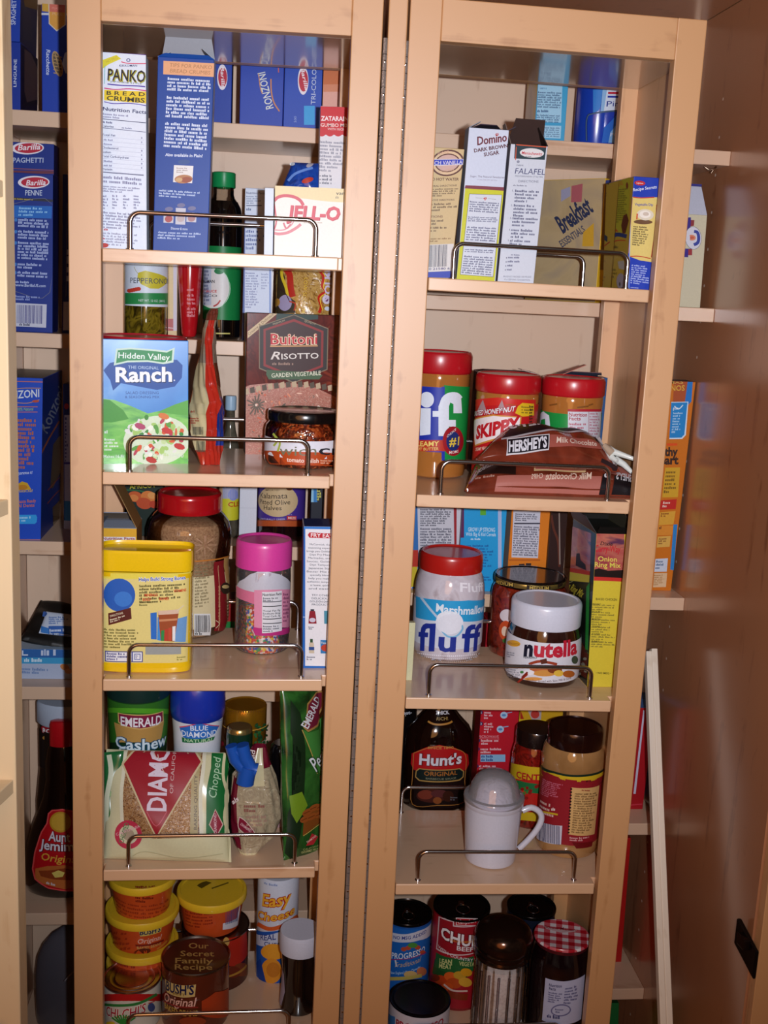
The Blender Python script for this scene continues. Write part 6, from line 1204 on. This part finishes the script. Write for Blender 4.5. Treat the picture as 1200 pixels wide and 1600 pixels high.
a.G((925,458,995,466),1,'8A2A20',.6); a.G(((895,472),(1000,466),(978,660),(878,662)), 17, '7A5A34', .5, 5); a.G(((870,680),(980,668),(978,690),(870,700)),2,'D8A0A0',.6); a.Pg([(880,705),(975,700),(970,725),(900,735)],'6A1014'); j.end()
# white shaker mug with clear dome
X('d5')
j = Jar('shaker_mug', 'white lidded shaker mug with clear dome and looped handle', 'mug', 'Rs4', 510, 139, 852, 372)
q = .715
WM = P('CCCAD6', .28, 0, .5)
j.part('mug_body', WM, [(0,0),(.78,.002),(.84,.015),(.86,.04),(.9,.25),(.95,.52),(.965,.62),(.97,.63),(.975,.635),(1.0,.645),(1.01,.70),(1.01,q),(.98,q+.003),(.97,.68),(.9,.67),(0,.665)])
j.part('dome', clear('clear_dome', 'F4F0F6', .14, .05, .22), [(1.015,q-.03),(1.025,q-.02),(1.025,q+.01),(1.0,q+.022),(.88,q+.03),(.84,.78),(.78,.85),(.66,.92),(.5,.965),(.3,.99),(.12,.999),(0,1)])
j.part('grated_filling', cloudy('grated_filling', ['A8A0A8', 'C8C2CC', '9A929A'], 60, .6, 0, 1, bump=.5), [(0,.67),(.8,.672),(.72,.76),(.5,.84),(.25,.88),(0,.89)])
mb = MB(); h = [P3('Rs4', x, y, (j.C.y-RY)-.0) for x, y in ((648,560),(690,545),(728,565),(738,600),(715,650),(672,700),(632,738))]
hh = []
for i in range(len(h)-1):
    for t in (0, .33, .66):
        p0, p1, p2, p3 = h[max(i-1,0)], h[i], h[i+1], h[min(i+2,len(h)-1)]
        hh.append(.5*((2*p1)+(p2-p0)*t+(2*p0-5*p1+4*p2-p3)*t*t+(3*p1-p0-3*p2+p3)*t**3))
mb.tube(hh+[h[-1]], .0052, WM, 14); link('handle', mb, j.root)

# ================================================================== right rack, shelf 5
X('d6')
def can5(label, cx, hw, base, top, body, H=None, lidm=None, pull=True, nm='soup_can', cat='can'):
    j = Jar(nm, label, cat, 'Rs5', cx, hw, base, top, H=H)
    j.part('can_body', body, [(0,0),(.96,0),(.975,.01),(.975,.965)]); lm = lidm or P('2A2624', .2, .9)
    j.part('can_top', lm, [(.975,.96),(1,.968),(1.0,.99),(.98,1),(.955,.99),(.94,.972),(.86,.972),(.84,.978),(.82,.972),(0,.97)])
    if pull:
        mb = MB(); c = j.C+V((0,0,j.H*.976)); R = j.R
        ring = [c+V((R*.24*math.cos(t), -R*.25+R*.3*math.sin(t), .0015)) for t in (2*PI*i/24 for i in range(25))]; mb.tube(ring, .0011, P('9A9494', .18, 1), 8); mb.lathe([(0,.003),(R*.1,.0025),(R*.14,0)], P('9A9494', .18, 1), lambda x, y, z: c+V((x, y+R*.18, z)), 20); link('pull_tab', mb, j.root)
    return j
CP = [(.978,0),(.978,1)]
j = can5('blue labelled soup can with dark pull-top, back left of the fifth right shelf', 128, 113, .2, 158, P('1C5AA8', .3, .2, .4))
a = j.label_part('1B5FB0', CP, .03, .94); a.Pg([(55,250),(130,262),(190,246),(245,208),(245,255),(190,290),(130,300),(55,290)],'C6C6D4'); a.T('NO MSG ADDED', 72,282, 222,254, 17, '2A3C8A', .015)
a.T('PROGRESSO', 64,372, 215,340, 32, 'DCE0EA', .015); a.T('Traditional', 78,412, 198,384, 26, 'C8A878', 0, .3); a.T('New England Clam Chowder', 58,442, 195,415, 14, 'A8C8E4', .01)
for x, y in ((140,325),(160,315),(182,322),(120,330),(205,345)): a.E(x,y,13,10,'B84A30')
a.E(160,312,22,12,'4A8A3A'); a.line([(60,378),(150,372),(220,345)], 4, '8A2A6A'); a.line([(82,380),(88,410)],7,'D0D0D8')
a.E(200,432,22,20,'C07048'); a.E(150,445,30,16,'C8A868'); a.line([(55,465),(130,462),(200,450)], 16, 'C0A850'); j.end()
j = can5('red soup can with white outlined lettering and a vegetable picture', 372, 130, .17, 124, P('8A1420', .3, .2, .4))
a = j.label_part('981824', CP, .03, .95); a.Pg([(262,375),(440,390),(430,450),(350,470),(250,440)],'1E4A24'); a.Pg([(268,345),(440,362),(438,430),(340,440),(262,410)],'1F5A2C')
a.Pg([(280,180),(310,190),(350,200),(350,222),(440,222),(440,350),(268,330),(272,290)],'C8B8BC'); a.Pg([(285,186),(308,196),(345,206),(345,226),(440,226),(440,346),(273,326),(277,290)],'8E1622'); a.R(358,186,458,222,'C8B8BC',4); a.R(362,190,458,218,'A81824',4); a.T("Campbell's", 366,212, 452,206, 18, 'E8D8D8', .01, .3)
for bo, c in ((.08,'5A0E14'),(.03,'E0E0E6')): a.T('CHUNKY', 290,272, 520,280, 50, c, bo)
a.T('FULLY LOADED', 335,292, 430,300, 9, 'D88830', .01); a.T('BEEF', 362,334, 436,340, 20, 'D8D4D8', .02); a.T('WITH COUNTRY VEGETABLES', 278,322, 520,360, 13, 'D8D4D8', .01); a.T('LEAN', 284,392, 340,398, 20, 'B8C080', .03); a.T('MEAT', 282,414, 340,420, 20, 'B8C080', .03); a.T('VEGETABLES', 372,402, 470,400, 18, 'B8C080', .02)
for x, y, r, c in ((290,470,30,'A83A14'),(335,455,30,'C85A20'),(375,450,28,'B89028'),(405,435,26,'C8901C'),(350,485,34,'A84418'),(400,480,30,'C89A30'),(265,460,22,'6A2410'),(320,500,26,'B84A18')): a.E(x,y,r,r*.7,c,.2)
a.line([(305,490),(345,518),(410,520)], 8, 'C8B0A8'); a.line([(320,530),(410,548)], 30, '7A2A14'); j.end()
j = can5('dark pull-top can right of the red soup can, half behind the sugar dispenser', 690, 112, .2, 128, P('20263A', .3, .4, .4)); a = j.label_part(None, CP, .1, .9); a.R(600,240,730,400,'24305A',6); j.end()
j = can5('low white labelled soup can with plain black top, front left corner', 190, 141, .076, 552, P('B8B4BC', .3, .2, .4), lidm=P('1E1816', .22, .8), pull=False)
a = j.label_part('C4C0CA', CP, .03, .955); a.Pg([(50,620),(80,640),(80,680),(50,680)],'3A78B8'); a.T('PROGRESSO', 84,680, 300,672, 34, 'A02030', .03); j.end()
# sugar dispenser
j = Jar('sugar_dispenser', 'fluted glass sugar dispenser with a domed dark metal lid', 'dispenser', 'Rs5', 563, 134, .074, 198)
SG = cloudy('white_sugar', ['D0C8CE', 'E6E0E6', 'F0ECF0'], 220, .7, 0, .3)
def flute(x, y, z):
    r = math.hypot(x, y); t = math.atan2(y, x); k = 1+(.035*math.cos(t*16) if z > j.H*.02 and z < j.H*.66 else 0); return j.C+V((x*k, y*k, z))
mb = MB(); mb.lathe([(r*j.R, z*j.H) for r, z in [(0,0),(.86,.003),(.92,.03),(.88,.1),(.86,.4),(.86,.62),(.82,.7)]], clear('clear_glass'), flute, 128); link('glass_body', mb, j.root)
j.part('sugar', SG, [(0,.04),(.78,.042),(.8,.1),(.79,.5),(.78,.62),(.4,.66),(0,.67)]); mb = MB()
for i in range(16): t = 2*PI*i/16+.1; r = j.R*.875; mb.tube([j.C+V((r*math.cos(t), r*math.sin(t), j.H*.05)), j.C+V((r*math.cos(t), r*math.sin(t), j.H*.6))], .0022, clear('clear_glass_rib', 'F4F0F4', .12), 6)
link('ribs', mb, j.root)['label'] = 'upright glass ribs'
j.part('lid', P('4A342A', .16, .9), [(.86,.69),(.95,.695),(.97,.71),(.94,.73),(.97,.75),(.95,.77),(1.0,.79),(1.02,.82),(1,.87),(.92,.92),(.75,.96),(.5,.985),(.2,1),(0,1)])
# jam jar
j = Jar('jam_jar', 'dark jam jar with a red and white gingham lid', 'jar', 'Rs5', 826, 138, .074, 262)
pr = [(0,0),(.9,.003),(.97,.02),(1,.05),(1,.7),(.97,.8),(.9,.88),(.84,.94)]
j.part('jar', P('120408', .06, 0, 1), pr)
def gingham():
    m, nt, b, N, L = newmat('gingham_lid'); tc = N.new('ShaderNodeTexCoord'); sp = N.new('ShaderNodeSeparateXYZ'); mp = N.new('ShaderNodeMapping'); mp.inputs['Rotation'].default_value = (0, 0, .25); mp.inputs['Scale'].default_value = (48, 48, 48)
    L.new(tc.outputs['Object'], mp.inputs[0]); L.new(mp.outputs[0], sp.inputs[0]); o = []
    for a_ in 'XY':
        f_ = N.new('ShaderNodeMath'); f_.operation = 'FRACT'; L.new(sp.outputs[a_], f_.inputs[0]); g_ = N.new('ShaderNodeMath'); g_.operation = 'GREATER_THAN'; g_.inputs[1].default_value = .5; L.new(f_.outputs[0], g_.inputs[0]); o.append(g_)
    ad = N.new('ShaderNodeMath'); ad.operation = 'ADD'; L.new(o[0].outputs[0], ad.inputs[0]); L.new(o[1].outputs[0], ad.inputs[1]); dv = N.new('ShaderNodeMath'); dv.operation = 'MULTIPLY'; dv.inputs[1].default_value = .5; L.new(ad.outputs[0], dv.inputs[0])
    cr = N.new('ShaderNodeValToRGB'); cr.color_ramp.interpolation = 'CONSTANT'; e = cr.color_ramp.elements; e[0].color = lin('D8D0D4')+[1]; e[1].position = .25; e[1].color = lin('C05A64')+[1]; e2 = cr.color_ramp.elements.new(.75); e2.color = lin('A81424')+[1]
    L.new(dv.outputs[0], cr.inputs[0]); L.new(cr.outputs[0], b.inputs['Base Color']); b.inputs['Roughness'].default_value = .25; return m
j.part('lid_skirt', P('4A0E18', .3, 0, .3), [(.84,.93),(.89,.935),(.9,.975)]); j.part('lid', gingham(), [(.9,.972),(.93,.975),(.93,.985),(.9,.998),(.85,1),(.8,.997),(0,.997)])
a = Art(Flat(j.C+V((0,0,j.H*.998)), V((1,0,0)), V((0,1,0)), V((0,0,1)))); mb = MB(); a.Pg([(755,222),(800,236),(880,246),(912,240),(905,252),(840,256),(770,238)],'C8A8AC'); a.T('Bonne Maman', 762,234, 905,250, 12, '8A2430', .01); a.emit(mb); link('lid_print', mb, j.root)
a = j.label_part(None, pr, .05, .66, .0006); a.Pg([(768,462),(850,478),(948,446),(930,650),(850,676),(752,655)],'B4B8D4'); a.T('Nutrition', 784,500, 842,506, 13, '2A2A5A', .02); a.T('Facts', 784,516, 815,520, 13, '2A2A5A', .02); a.G(((782,522),(848,530),(845,580),(778,572)), 5, '5A5A84', .5, 2); a.G(((858,505),(925,485),(918,575),(850,582)), 6, '5A5A84', .5, 3); a.E(838,610,46,28,'6A6A94',-.1); a.E(838,610,40,22,'B4B8D4',-.1); a.G(((812,600),(865,600),(862,622),(812,622)),2,'5A5A84'); a.G((775,630,890,644),1,'3A3A6A',.8); j.end()

# ================================================================== right bay, right of the rack
X('f8')
b = Carton('juice_carton', 'cream gable carton with a red and blue emblem on the right fixed shelf', 'carton', 'BRB', 60, 308, .035, 650, .06, 'CBC4A8', 'A8A290', dr=.035, tl=120, notop=True, W=None)
f = b.F
f.Pg([(200,685),(245,680),(245,705),(276,705),(270,755),(240,760),(235,800),(190,840)],'3A2A84'); f.Pg([(245,705),(276,705),(270,755),(240,762)],'8A3438'); f.Pg([(180,960),(250,960),(248,1018),(212,1020),(212,1038),(175,1036)],'3A2A84'); f.Pg([(215,965),(250,962),(246,1018),(212,1018)],'9A3438')
f.E(262,864,74,102,'3A3A6A'); f.E(262,864,71,99,'D4D4DE'); f.line([(270,805),(300,815),(310,860),(300,905),(265,925)], 28, '3A469A'); f.E(248,862,36,26,'D88A6A'); f.E(248,862,22,12,'C86048'); f.E(210,862,22,40,'D4D4DE')
c = b.c; cl = V((0,0,.052)); q0 = c[3].lerp(c[7], .42)+V((0,0,.05)); q1 = c[2].lerp(c[6], .42)+V((0,0,.05)); mb = MB(); wl = b.U*.0
mb.hexa([c[3], c[2], q1-b.U*.006, q0+b.U*.006, c[7], c[6], q1-b.U*.006+b.Dp*.004, q0+b.U*.006+b.Dp*.004], [P('C3C8D8', .35), P('4A4A88', .35), P('C3C8D8', .35), P('4A4A88', .35), P('2A2A6A', .35), P('C3C8D8', .35)], .0006)
q2, q3 = q1-b.U*.006, q0+b.U*.006
mb.hexa([q3, q2, q2+V((0,0,.004)), q3+V((0,0,.004)), q3+b.Dp*.004, q2+b.Dp*.004, q2+b.Dp*.004+V((0,0,.004)), q3+b.Dp*.004+V((0,0,.004))], [P('2E2E7A', .35)]*6, 0)
b.kids.append(('gable_top', mb)); b.done()
X('d7')
b = Carton('cereal_box', 'tall orange cereal box with blue edge, standing on the right fixed shelf outside the rack', 'box', 'BRC', -60, 228, .05, 290, .05, 'C9701C', '2A6AB0', '4A4448', dr=.05, tl=30)
f = b.F; f.Pg([(235,290),(302,290),(296,385),(282,400),(268,392),(272,300)],'2676C4'); f.Pg([(225,300),(280,300),(270,385),(222,385)],'A8502A'); f.T('MAS', 205,312, 262,312, 14, 'D8B058', .01); f.T('NOS', 212,340, 268,340, 22, 'D8A840', .02)
f.Pg([(215,385),(284,385),(276,520),(262,535),(210,535)],'CFE0EE'); f.Pg([(215,388),(280,388),(270,518),(258,530),(210,530)],'2384C8'); f.G(((224,425),(262,425),(254,512),(218,512)),8,'A8CCE8',.5,2); f.line([(228,402),(245,414),(262,398)],4,'D8E8F0'); f.T('gram', 222,416, 244,416, 12, 'E8F0F8', .01)
f.T('healthy', 130,602, 245,602, 34, '3A2620', .04); f.T('heart', 150,636, 248,636, 34, '3A2620', .04); f.R(200,552,242,562,'D8501C'); f.Pg([(195,650),(255,650),(248,770),(185,770)],'CFA02C'); f.G(((200,660),(250,660),(242,755),(190,755)),6,'7A5A1C',.5,3); f.Pg([(180,782),(244,778),(240,818),(175,820)],'C02A24'); f.G(((190,785),(228,785),(225,812),(186,812)),2,'E8C8B8',.5); f.Pg([(178,830),(240,826),(232,880),(172,882)],'D8A038'); f.G(((182,832),(226,830),(222,850),(180,850)),2,'8A4A1C',.6)
f.Pg([(172,884),(232,884),(228,922),(168,922)],'D88A30'); f.G(((175,886),(205,886),(203,900),(174,900)),1,'6A3A1C',.6); f.Pg([(170,928),(222,926),(218,970),(166,972)],'D8A850'); f.G(((175,934),(216,932),(214,960),(172,960)),3,'8A5A2C',.6); f.Pg([(232,880),(248,880),(236,1065),(222,1062)],'2E80C4'); f.Pg([(162,1018),(212,1016),(208,1070),(158,1070)],'C8D0DE'); f.G(((166,1022),(205,1022),(200,1060),(162,1060)),3,'5A7090',.5); f.Pg([(158,1075),(210,1075),(206,1132),(154,1132)],'D8B890'); f.G(((158,1080),(204,1080),(200,1125),(156,1125)),6,'A8743C',.5); b.done()
X('d8')
b = Carton('cracker_box', 'red box with a white side panel behind the leaning strips', 'box', 'BRD', -10, 183, .06, 188, .05, 'A81620', '7A0E18', '3A6AA8', dr=.06, tl=42)
f = b.F; f.Pg([(176,200),(183,205),(150,576),(140,575)],'C8C4D8'); f.line([(130,625),(180,622)],5,'C8384A'); b.done()
b = Carton('food_box', 'bright blue carton corner above the red box in the right bay', 'box', 'BRD', 120, 208, .115, 150, .04, '2A6AB8', '1E4A8A', dr=.115, tl=152); b.done()
mb, a = pillow('x', [P3('BRD', 205, 605, .1), P3('BRD', 238, 610, .1), P3('BRD', 236, 500, .12), P3('BRD', 222, 490, .12)], .02, P('B4A8B4', .15, 0, .8), nu=20, nv=26, wr=.006, seed=5); q = min(v.z for v in mb.v)-ZC['D']; mb.v = [v-V((0,0,q)) for v in mb.v]; tag(link('plastic_bag', mb), 'scrap of crumpled clear plastic beside the leaning strips', 'bag')
b = Carton('food_box', 'thin red box edge low in the right bay, beside the rack', 'box', 'BRE', -60, 88, .09, 770, .05, 'B01A18', '8A1410', dr=.09, tl=-20); b.done()
b = Carton('food_box', 'dark green box with a red foot, lowest in the right bay', 'box', 'BRF', -60, 60, .03, 1510, .05, '1E6A34', '143E1E', dr=.03, tl=-45); b.done()

# ================================================================== left bay, left of the rack
X('c1')
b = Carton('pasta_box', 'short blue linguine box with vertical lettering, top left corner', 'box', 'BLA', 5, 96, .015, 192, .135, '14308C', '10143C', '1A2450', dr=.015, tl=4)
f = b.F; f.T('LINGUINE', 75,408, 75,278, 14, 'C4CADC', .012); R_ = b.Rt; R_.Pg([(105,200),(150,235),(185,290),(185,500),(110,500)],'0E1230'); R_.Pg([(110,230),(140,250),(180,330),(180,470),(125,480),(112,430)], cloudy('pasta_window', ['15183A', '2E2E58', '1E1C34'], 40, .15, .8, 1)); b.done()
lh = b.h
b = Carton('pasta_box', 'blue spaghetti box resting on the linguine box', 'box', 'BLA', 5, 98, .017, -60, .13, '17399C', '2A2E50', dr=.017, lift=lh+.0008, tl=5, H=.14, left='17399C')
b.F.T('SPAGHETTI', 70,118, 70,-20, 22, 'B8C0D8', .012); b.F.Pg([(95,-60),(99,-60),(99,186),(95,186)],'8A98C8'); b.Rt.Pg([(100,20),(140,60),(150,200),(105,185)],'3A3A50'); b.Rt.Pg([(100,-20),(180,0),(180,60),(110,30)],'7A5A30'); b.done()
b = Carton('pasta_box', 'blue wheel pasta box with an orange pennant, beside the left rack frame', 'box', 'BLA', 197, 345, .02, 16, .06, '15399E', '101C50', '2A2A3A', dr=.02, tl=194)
f = b.F; f.Pg([(194,15),(320,25),(320,68),(194,52)],'C89A3C'); f.R(190,60,330,70,'C8C8D0',3); f.Pg([(224,10),(308,20),(306,118),(264,148),(226,112)],'C8C0B0'); f.Pg([(228,12),(303,22),(301,115),(264,142),(230,110)],'D09440'); f.Pg([(228,12),(303,22),(302,60),(229,55)],'C86A58'); f.T('CLASSIC', 240,42, 290,46, 9, 'D89080', .01); f.T('PULL', 242,70, 290,74, 12, 'D8A878', .01); f.T('Racchette', 216,232, 216,352, 18, 'C8D0E4', .012, .2)
f.E(268,300,22,62,'A88858',-.25); f.E(268,300,16,54,'5A4A3A',-.25)
for k in range(6): f.line([(250,262+k*16),(290,270+k*16)], 4, 'A88858')
f.line([(256,250),(284,350)], 4, 'A88858'); f.Pg([(302,250),(320,240),(320,345),(306,345),(290,300)],'A8B8D8'); b.done()
X('c5')
def pasta(label, l, r, d, top, txt, tl, T_=.045):
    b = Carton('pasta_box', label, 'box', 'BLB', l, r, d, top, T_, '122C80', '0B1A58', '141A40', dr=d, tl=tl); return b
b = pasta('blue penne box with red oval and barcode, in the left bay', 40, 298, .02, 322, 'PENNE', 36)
f = b.F
oval(f, 180, 382, 90, 36, (136,400), (248,398), 30); f.T('PENNE', 132,456, 228,458, 30, 'C0C8DC', .012); f.Pg([(60,466),(292,482),(292,496),(60,480)],'2A2A38'); f.G(((70,470),(290,484),(290,494),(70,480)),1,'B8A048',.6)
f.line([(60,505),(292,512),(280,1010),(80,1000)],3,'6A6A78'); f.Pg([(65,512),(286,520),(284,590),(65,582)],'1C64B8'); f.G(((100,518),(270,524),(262,580),(95,575)),3,'8CC0E8',.5,1)
for k, (y, n) in enumerate(((585,3),(652,3),(716,6),(838,2),(885,2))): f.E(82,y+10,9,10,'3A78C0'); f.G(((96,y),(272,y+10),(268,y+12+n*17),(94,y+n*17)), n, 'A8B4DC', .6, k, just=k != 3)
f.G(((85,940),(260,950),(260,965),(85,955)),1,'A8B4DC',.6); f.T('www.BarillaUS.com', 84,972, 256,980, 16, 'B8C4E4', .015); f.G(((85,1022),(262,1032),(262,1062),(85,1052)),2,'8A98CC',.6); f.Pg([(86,1066),(264,1078),(262,1210),(88,1200)],'C0C0CE'); f.bars(96,1078,246,1182,'34347A',4,6); f.G(((110,1185),(240,1192),(240,1204),(110,1198)),1,'3A3A5A',.8)
b.done()
b = pasta('blue spaghetti box with red oval, its top showing above the penne box', 30, 300, .07, 148, 'SPAGHETTI', 28, .05)
f = b.F; oval(f, 140, 188, 92, 36, (84,200), (212,196), 32); f.T('SPAGHETTI', 38,268, 230,272, 28, 'B8C0D8', .01); f.line([(60,302),(300,318)],5,'8A4A58'); f.line([(60,322),(300,330)],16,'6A3040'); b.done()
b = pasta('blue pasta box mostly hidden by the left rack frame', 352, 500, .03, 335, '', 356, .05); f = b.F; f.E(366,222,20,44,'3A3A5A'); f.line([(372,500),(372,1030)],3,'6A6A78'); f.R(358,1060,400,1222,'B8B8C8'); f.G((374,700,400,1000),6,'A8B4DC',.6); b.done()
X('c6')
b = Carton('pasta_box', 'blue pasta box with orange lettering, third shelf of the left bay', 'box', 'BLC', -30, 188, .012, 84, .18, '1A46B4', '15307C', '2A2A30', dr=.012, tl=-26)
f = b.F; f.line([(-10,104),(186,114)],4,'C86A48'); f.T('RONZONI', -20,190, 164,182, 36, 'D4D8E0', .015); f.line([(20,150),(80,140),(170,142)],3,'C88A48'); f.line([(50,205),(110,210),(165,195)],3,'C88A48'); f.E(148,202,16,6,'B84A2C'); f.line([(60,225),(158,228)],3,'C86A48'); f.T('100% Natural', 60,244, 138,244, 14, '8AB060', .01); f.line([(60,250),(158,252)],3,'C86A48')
f.G(((60,278),(158,282),(158,520),(60,514)), 12, 'B0603C', .6, 2); f.T('guarantee it!', 74,540, 142,538, 14, 'C8D0E4', .01); f.Pg([(68,612),(74,585),(95,572),(120,580),(140,612)],'C89A20'); f.E(98,600,24,12,'B87818'); f.T('PastaChef', 76,622, 146,622, 12, 'C8A850', .01); f.T('Sauce Ready', 78,672, 162,670, 15, 'C86A38', .015); f.T('Al Dente', 78,692, 156,690, 15, 'C86A38', .015); f.Pg([(50,726),(164,728),(170,740),(168,762),(160,770),(50,768)],'2E96D8'); f.G((78,734,158,760),2,'A8D0EC',.6); f.line([(-10,842),(186,844)],4,'B87080')
R_ = b.Rt; R_.T('Ronzoni', 205,350, 290,150, 52, '8A92A8', .01, .1); R_.line([(180,440),(215,370),(262,290)], 7, 'A85A2C'); R_.Pg([(235,400),(262,360),(285,350),(280,520),(240,600),(226,600)], cloudy('pasta_window_olive', ['1E1C18', '3A3420', '5A4E2C'], 60, .15, .8, 1)); R_.line([(215,612),(260,560),(290,540)],4,'A84A2C'); R_.line([(215,672),(260,620),(290,600)],4,'A84A2C'); R_.Pg([(240,690),(270,660),(285,640),(275,740),(245,780)], cloudy('pasta_window_olive', ['1E1C18', '3A3420', '5A4E2C'], 60, .15, .8, 1))
b.done()
b = Carton('cereal_box', 'narrow blue and white box beside the left rack frame, third shelf', 'box', 'BLC', 296, 420, .10, 118, .05, 'B8C0D8', '6A7AA8', '1A2A5A', dr=.1, tl=292)
f = b.F; f.Pg([(292,118),(420,122),(420,262),(294,262)],'14266A'); f.E(306,222,11,14,'B83038'); f.Pg([(292,660),(420,662),(420,760),(294,750)],'3A8CC4'); f.G((300,270,316,480),12,'4A5A9A',.5); f.R(294,480,330,490,'4A4AA0'); f.line([(293,120),(296,750)],5,'2A4A9C'); b.done()
def lay_box():
    b = Carton('cracker_box', 'flat pale blue cracker box lying under the black bag, left bay', 'box', 'BLD', 60, 420, .04, 1345, .16, 'A9B4CC', '7A88A4', 'A0B4C8', dr=.04)
    f = b.F; f.R(60,1340,420,1385,'2E62A4',3); f.Pg([(102,1352),(108,1352),(108,1370),(130,1370),(130,1376),(102,1376)],'D0D8E8'); f.G((190,1350,330,1380),1,'C0CCE4',.8); f.R(60,1384,420,1412,'3E98C8',3); f.G((112,1390,290,1408),1,'D0E4F0',.7); f.G(((102,1430),(260,1436),(260,1466),(102,1460)),2,'6A84B0',.6,3); f.E(300,1430,22,14,'B87A48',.4); f.E(318,1448,18,12,'C89060'); b.Tp.R(60,1190,140,1245,'D8DCE0'); b.Tp.R(100,1080,400,1120,'8AC0D8'); b.done(); return b
lb_ = lay_box()
blk = P('15120F', .5, 0, .1, .4, 60)
zt_ = lb_.c[3].z
mb, a = pillow('x', [P3('BLD', 95, 1305, .05), P3('BLD', 420, 1368, .05), P3('BLD', 430, 1120, .15), P3('BLD', 190, 1120, .15)], .035, blk, nu=40, nv=40, wr=.006, seed=8)
q = zt_+.001-min(v.z for v in mb.v); mb.v = [V((v.x, v.y, max(v.z, zt_+.002))) for v in mb.v]
tag(link('black_bag', mb), 'crumpled black bag lying on the cracker box in the left bay', 'bag')
mb, a = pillow('x', [P3('BLD', 180, 1272, .035), P3('BLD', 420, 1300, .035), P3('BLD', 420, 1185, .06), P3('BLD', 215, 1172, .06)], .014, P('C4CCDC', .25, 0, .5), nu=34, nv=26, wr=.003, seed=18)
a.Pg([(190,1240),(230,1255),(240,1280),(190,1270)],'3A78C0'); a.R(226,1245,420,1290,'2E5CA8',3); a.G((230,1258,325,1286),2,'C8D4E8',.6); a.G((228,1200,320,1238),4,'5A78B0',.6); a.E(205,1185,14,12,'3A5A9A'); a.emit(mb); tag(link('snack_packet', mb), 'white and blue crinkled packet on top of the black bag', 'packet')
X('c7')
j = Jar('syrup_bottle', 'large pancake syrup bottle with red cap and red label, left bay', 'bottle', 'BLE', 288, 172, 1030, 192, sy=.55)
pr = [(0,0),(.8,.004),(.93,.02),(1,.06),(1,.16),(.95,.27),(.84,.36),(.66,.46),(.5,.56),(.42,.66),(.42,.76),(.36,.84),(.3,.86)]
j.part('bottle_body', P('0E0504', .05, 0, 1), pr); j.part('cap', P('B0121A', .25, 0, .5), [(.28,.85),(.31,.855),(.31,.975),(.28,.995),(.2,1),(0,1)])
a = j.label_part(None, pr, .03, .55, .0006)
a.Pg([(222,625),(240,608),(290,604),(345,612),(400,640),(440,800),(440,950),(380,985),(300,985),(220,972),(160,930),(148,880),(160,800),(190,710),(215,670)],'D84A48'); a.Pg([(228,628),(244,614),(290,610),(340,618),(395,645),(432,800),(432,946),(378,980),(300,980),(222,966),(166,926),(155,880),(166,802),(196,712),(221,672)],'B31018')
a.E(280,665,50,48,'B88A20'); a.E(280,665,42,40,'C89A30')
for bo, c in ((.06,'4A1010'),(.02,'DCD4DC')): a.T('Aunt', 224,750, 326,756, 44, c, bo); a.T('Jemima', 184,785, 372,796, 44, c, bo)
a.T('Original', 192,838, 368,852, 34, 'D8A038', .015, .2); a.Pg([(165,880),(220,868),(300,864),(400,880),(420,940),(300,975),(200,950),(165,925)],'B8642C'); a.Pg([(180,890),(300,878),(400,900),(380,930),(250,930),(190,915)],'8A3A18'); a.Pg([(240,900),(270,888),(300,898),(290,918),(255,922)],'D8C060'); a.G(((215,940),(310,960),(310,972),(215,952)),1,'D8D0D0',.7); j.end()
j = Jar('sauce_bottle', 'dark bottle with a red and black neck label behind the syrup bottle', 'bottle', 'BLE', 225, 42, .12, 165)
j.part('bottle_body', P('120C0A', .06, 0, 1), [(0,0),(1.2,.003),(1.25,.03),(1.25,.5),(.95,.66),(.9,.7),(.9,.95),(.7,1),(0,1)]); a = j.label_part('1A1210', [(.9,.7),(.9,.95)], .7, .92, .0005); a.Pg([(190,225),(215,210),(242,222),(242,255),(195,250)],'8A1420'); a.T('ROAST', 198,248, 270,250, 20, 'CFC8C8', .03); a.line([(195,185),(235,205)],6,'8A6A30'); a.E(215,275,18,10,'A87838'); j.end()
j = Jar('white_lidded_jar', 'tall dark jar with a wide white lid, top of the lowest left bay', 'jar', 'BLE', 330, 150, .13, 95, sy=.7)
j.part('jar', P('14100E', .3, 0, .4), [(0,0),(.9,.003),(.93,.03),(.93,.85)]); j.part('lid', P('AEB8C8', .35), [(.95,.88),(1,.89),(1,.99),(.96,1),(0,1)])
j = Jar('water_jug', 'large dark grey translucent jug at the bottom of the left bay', 'jug', 'BLF', 395, 225, .10, 1130, sy=.45)
j.part('jug_body', P('55525A', .3, 0, .5), [(0,0),(.9,.003),(.98,.03),(1,.1),(1,.5),(.95,.68),(.84,.8),(.66,.9),(.42,.97),(.2,1),(0,1)])
mb = MB(); mb.tube([P3('BLF', x, y, .012) for x, y in ((300,1400),(320,1378),(345,1352))], [.0012,.0016,.001], P('8A868C', .2, 0, .5), 8); link('moulded_ridge', mb, j.root)
for o in bpy.data.objects:
    if 'w' in o: del o['w']
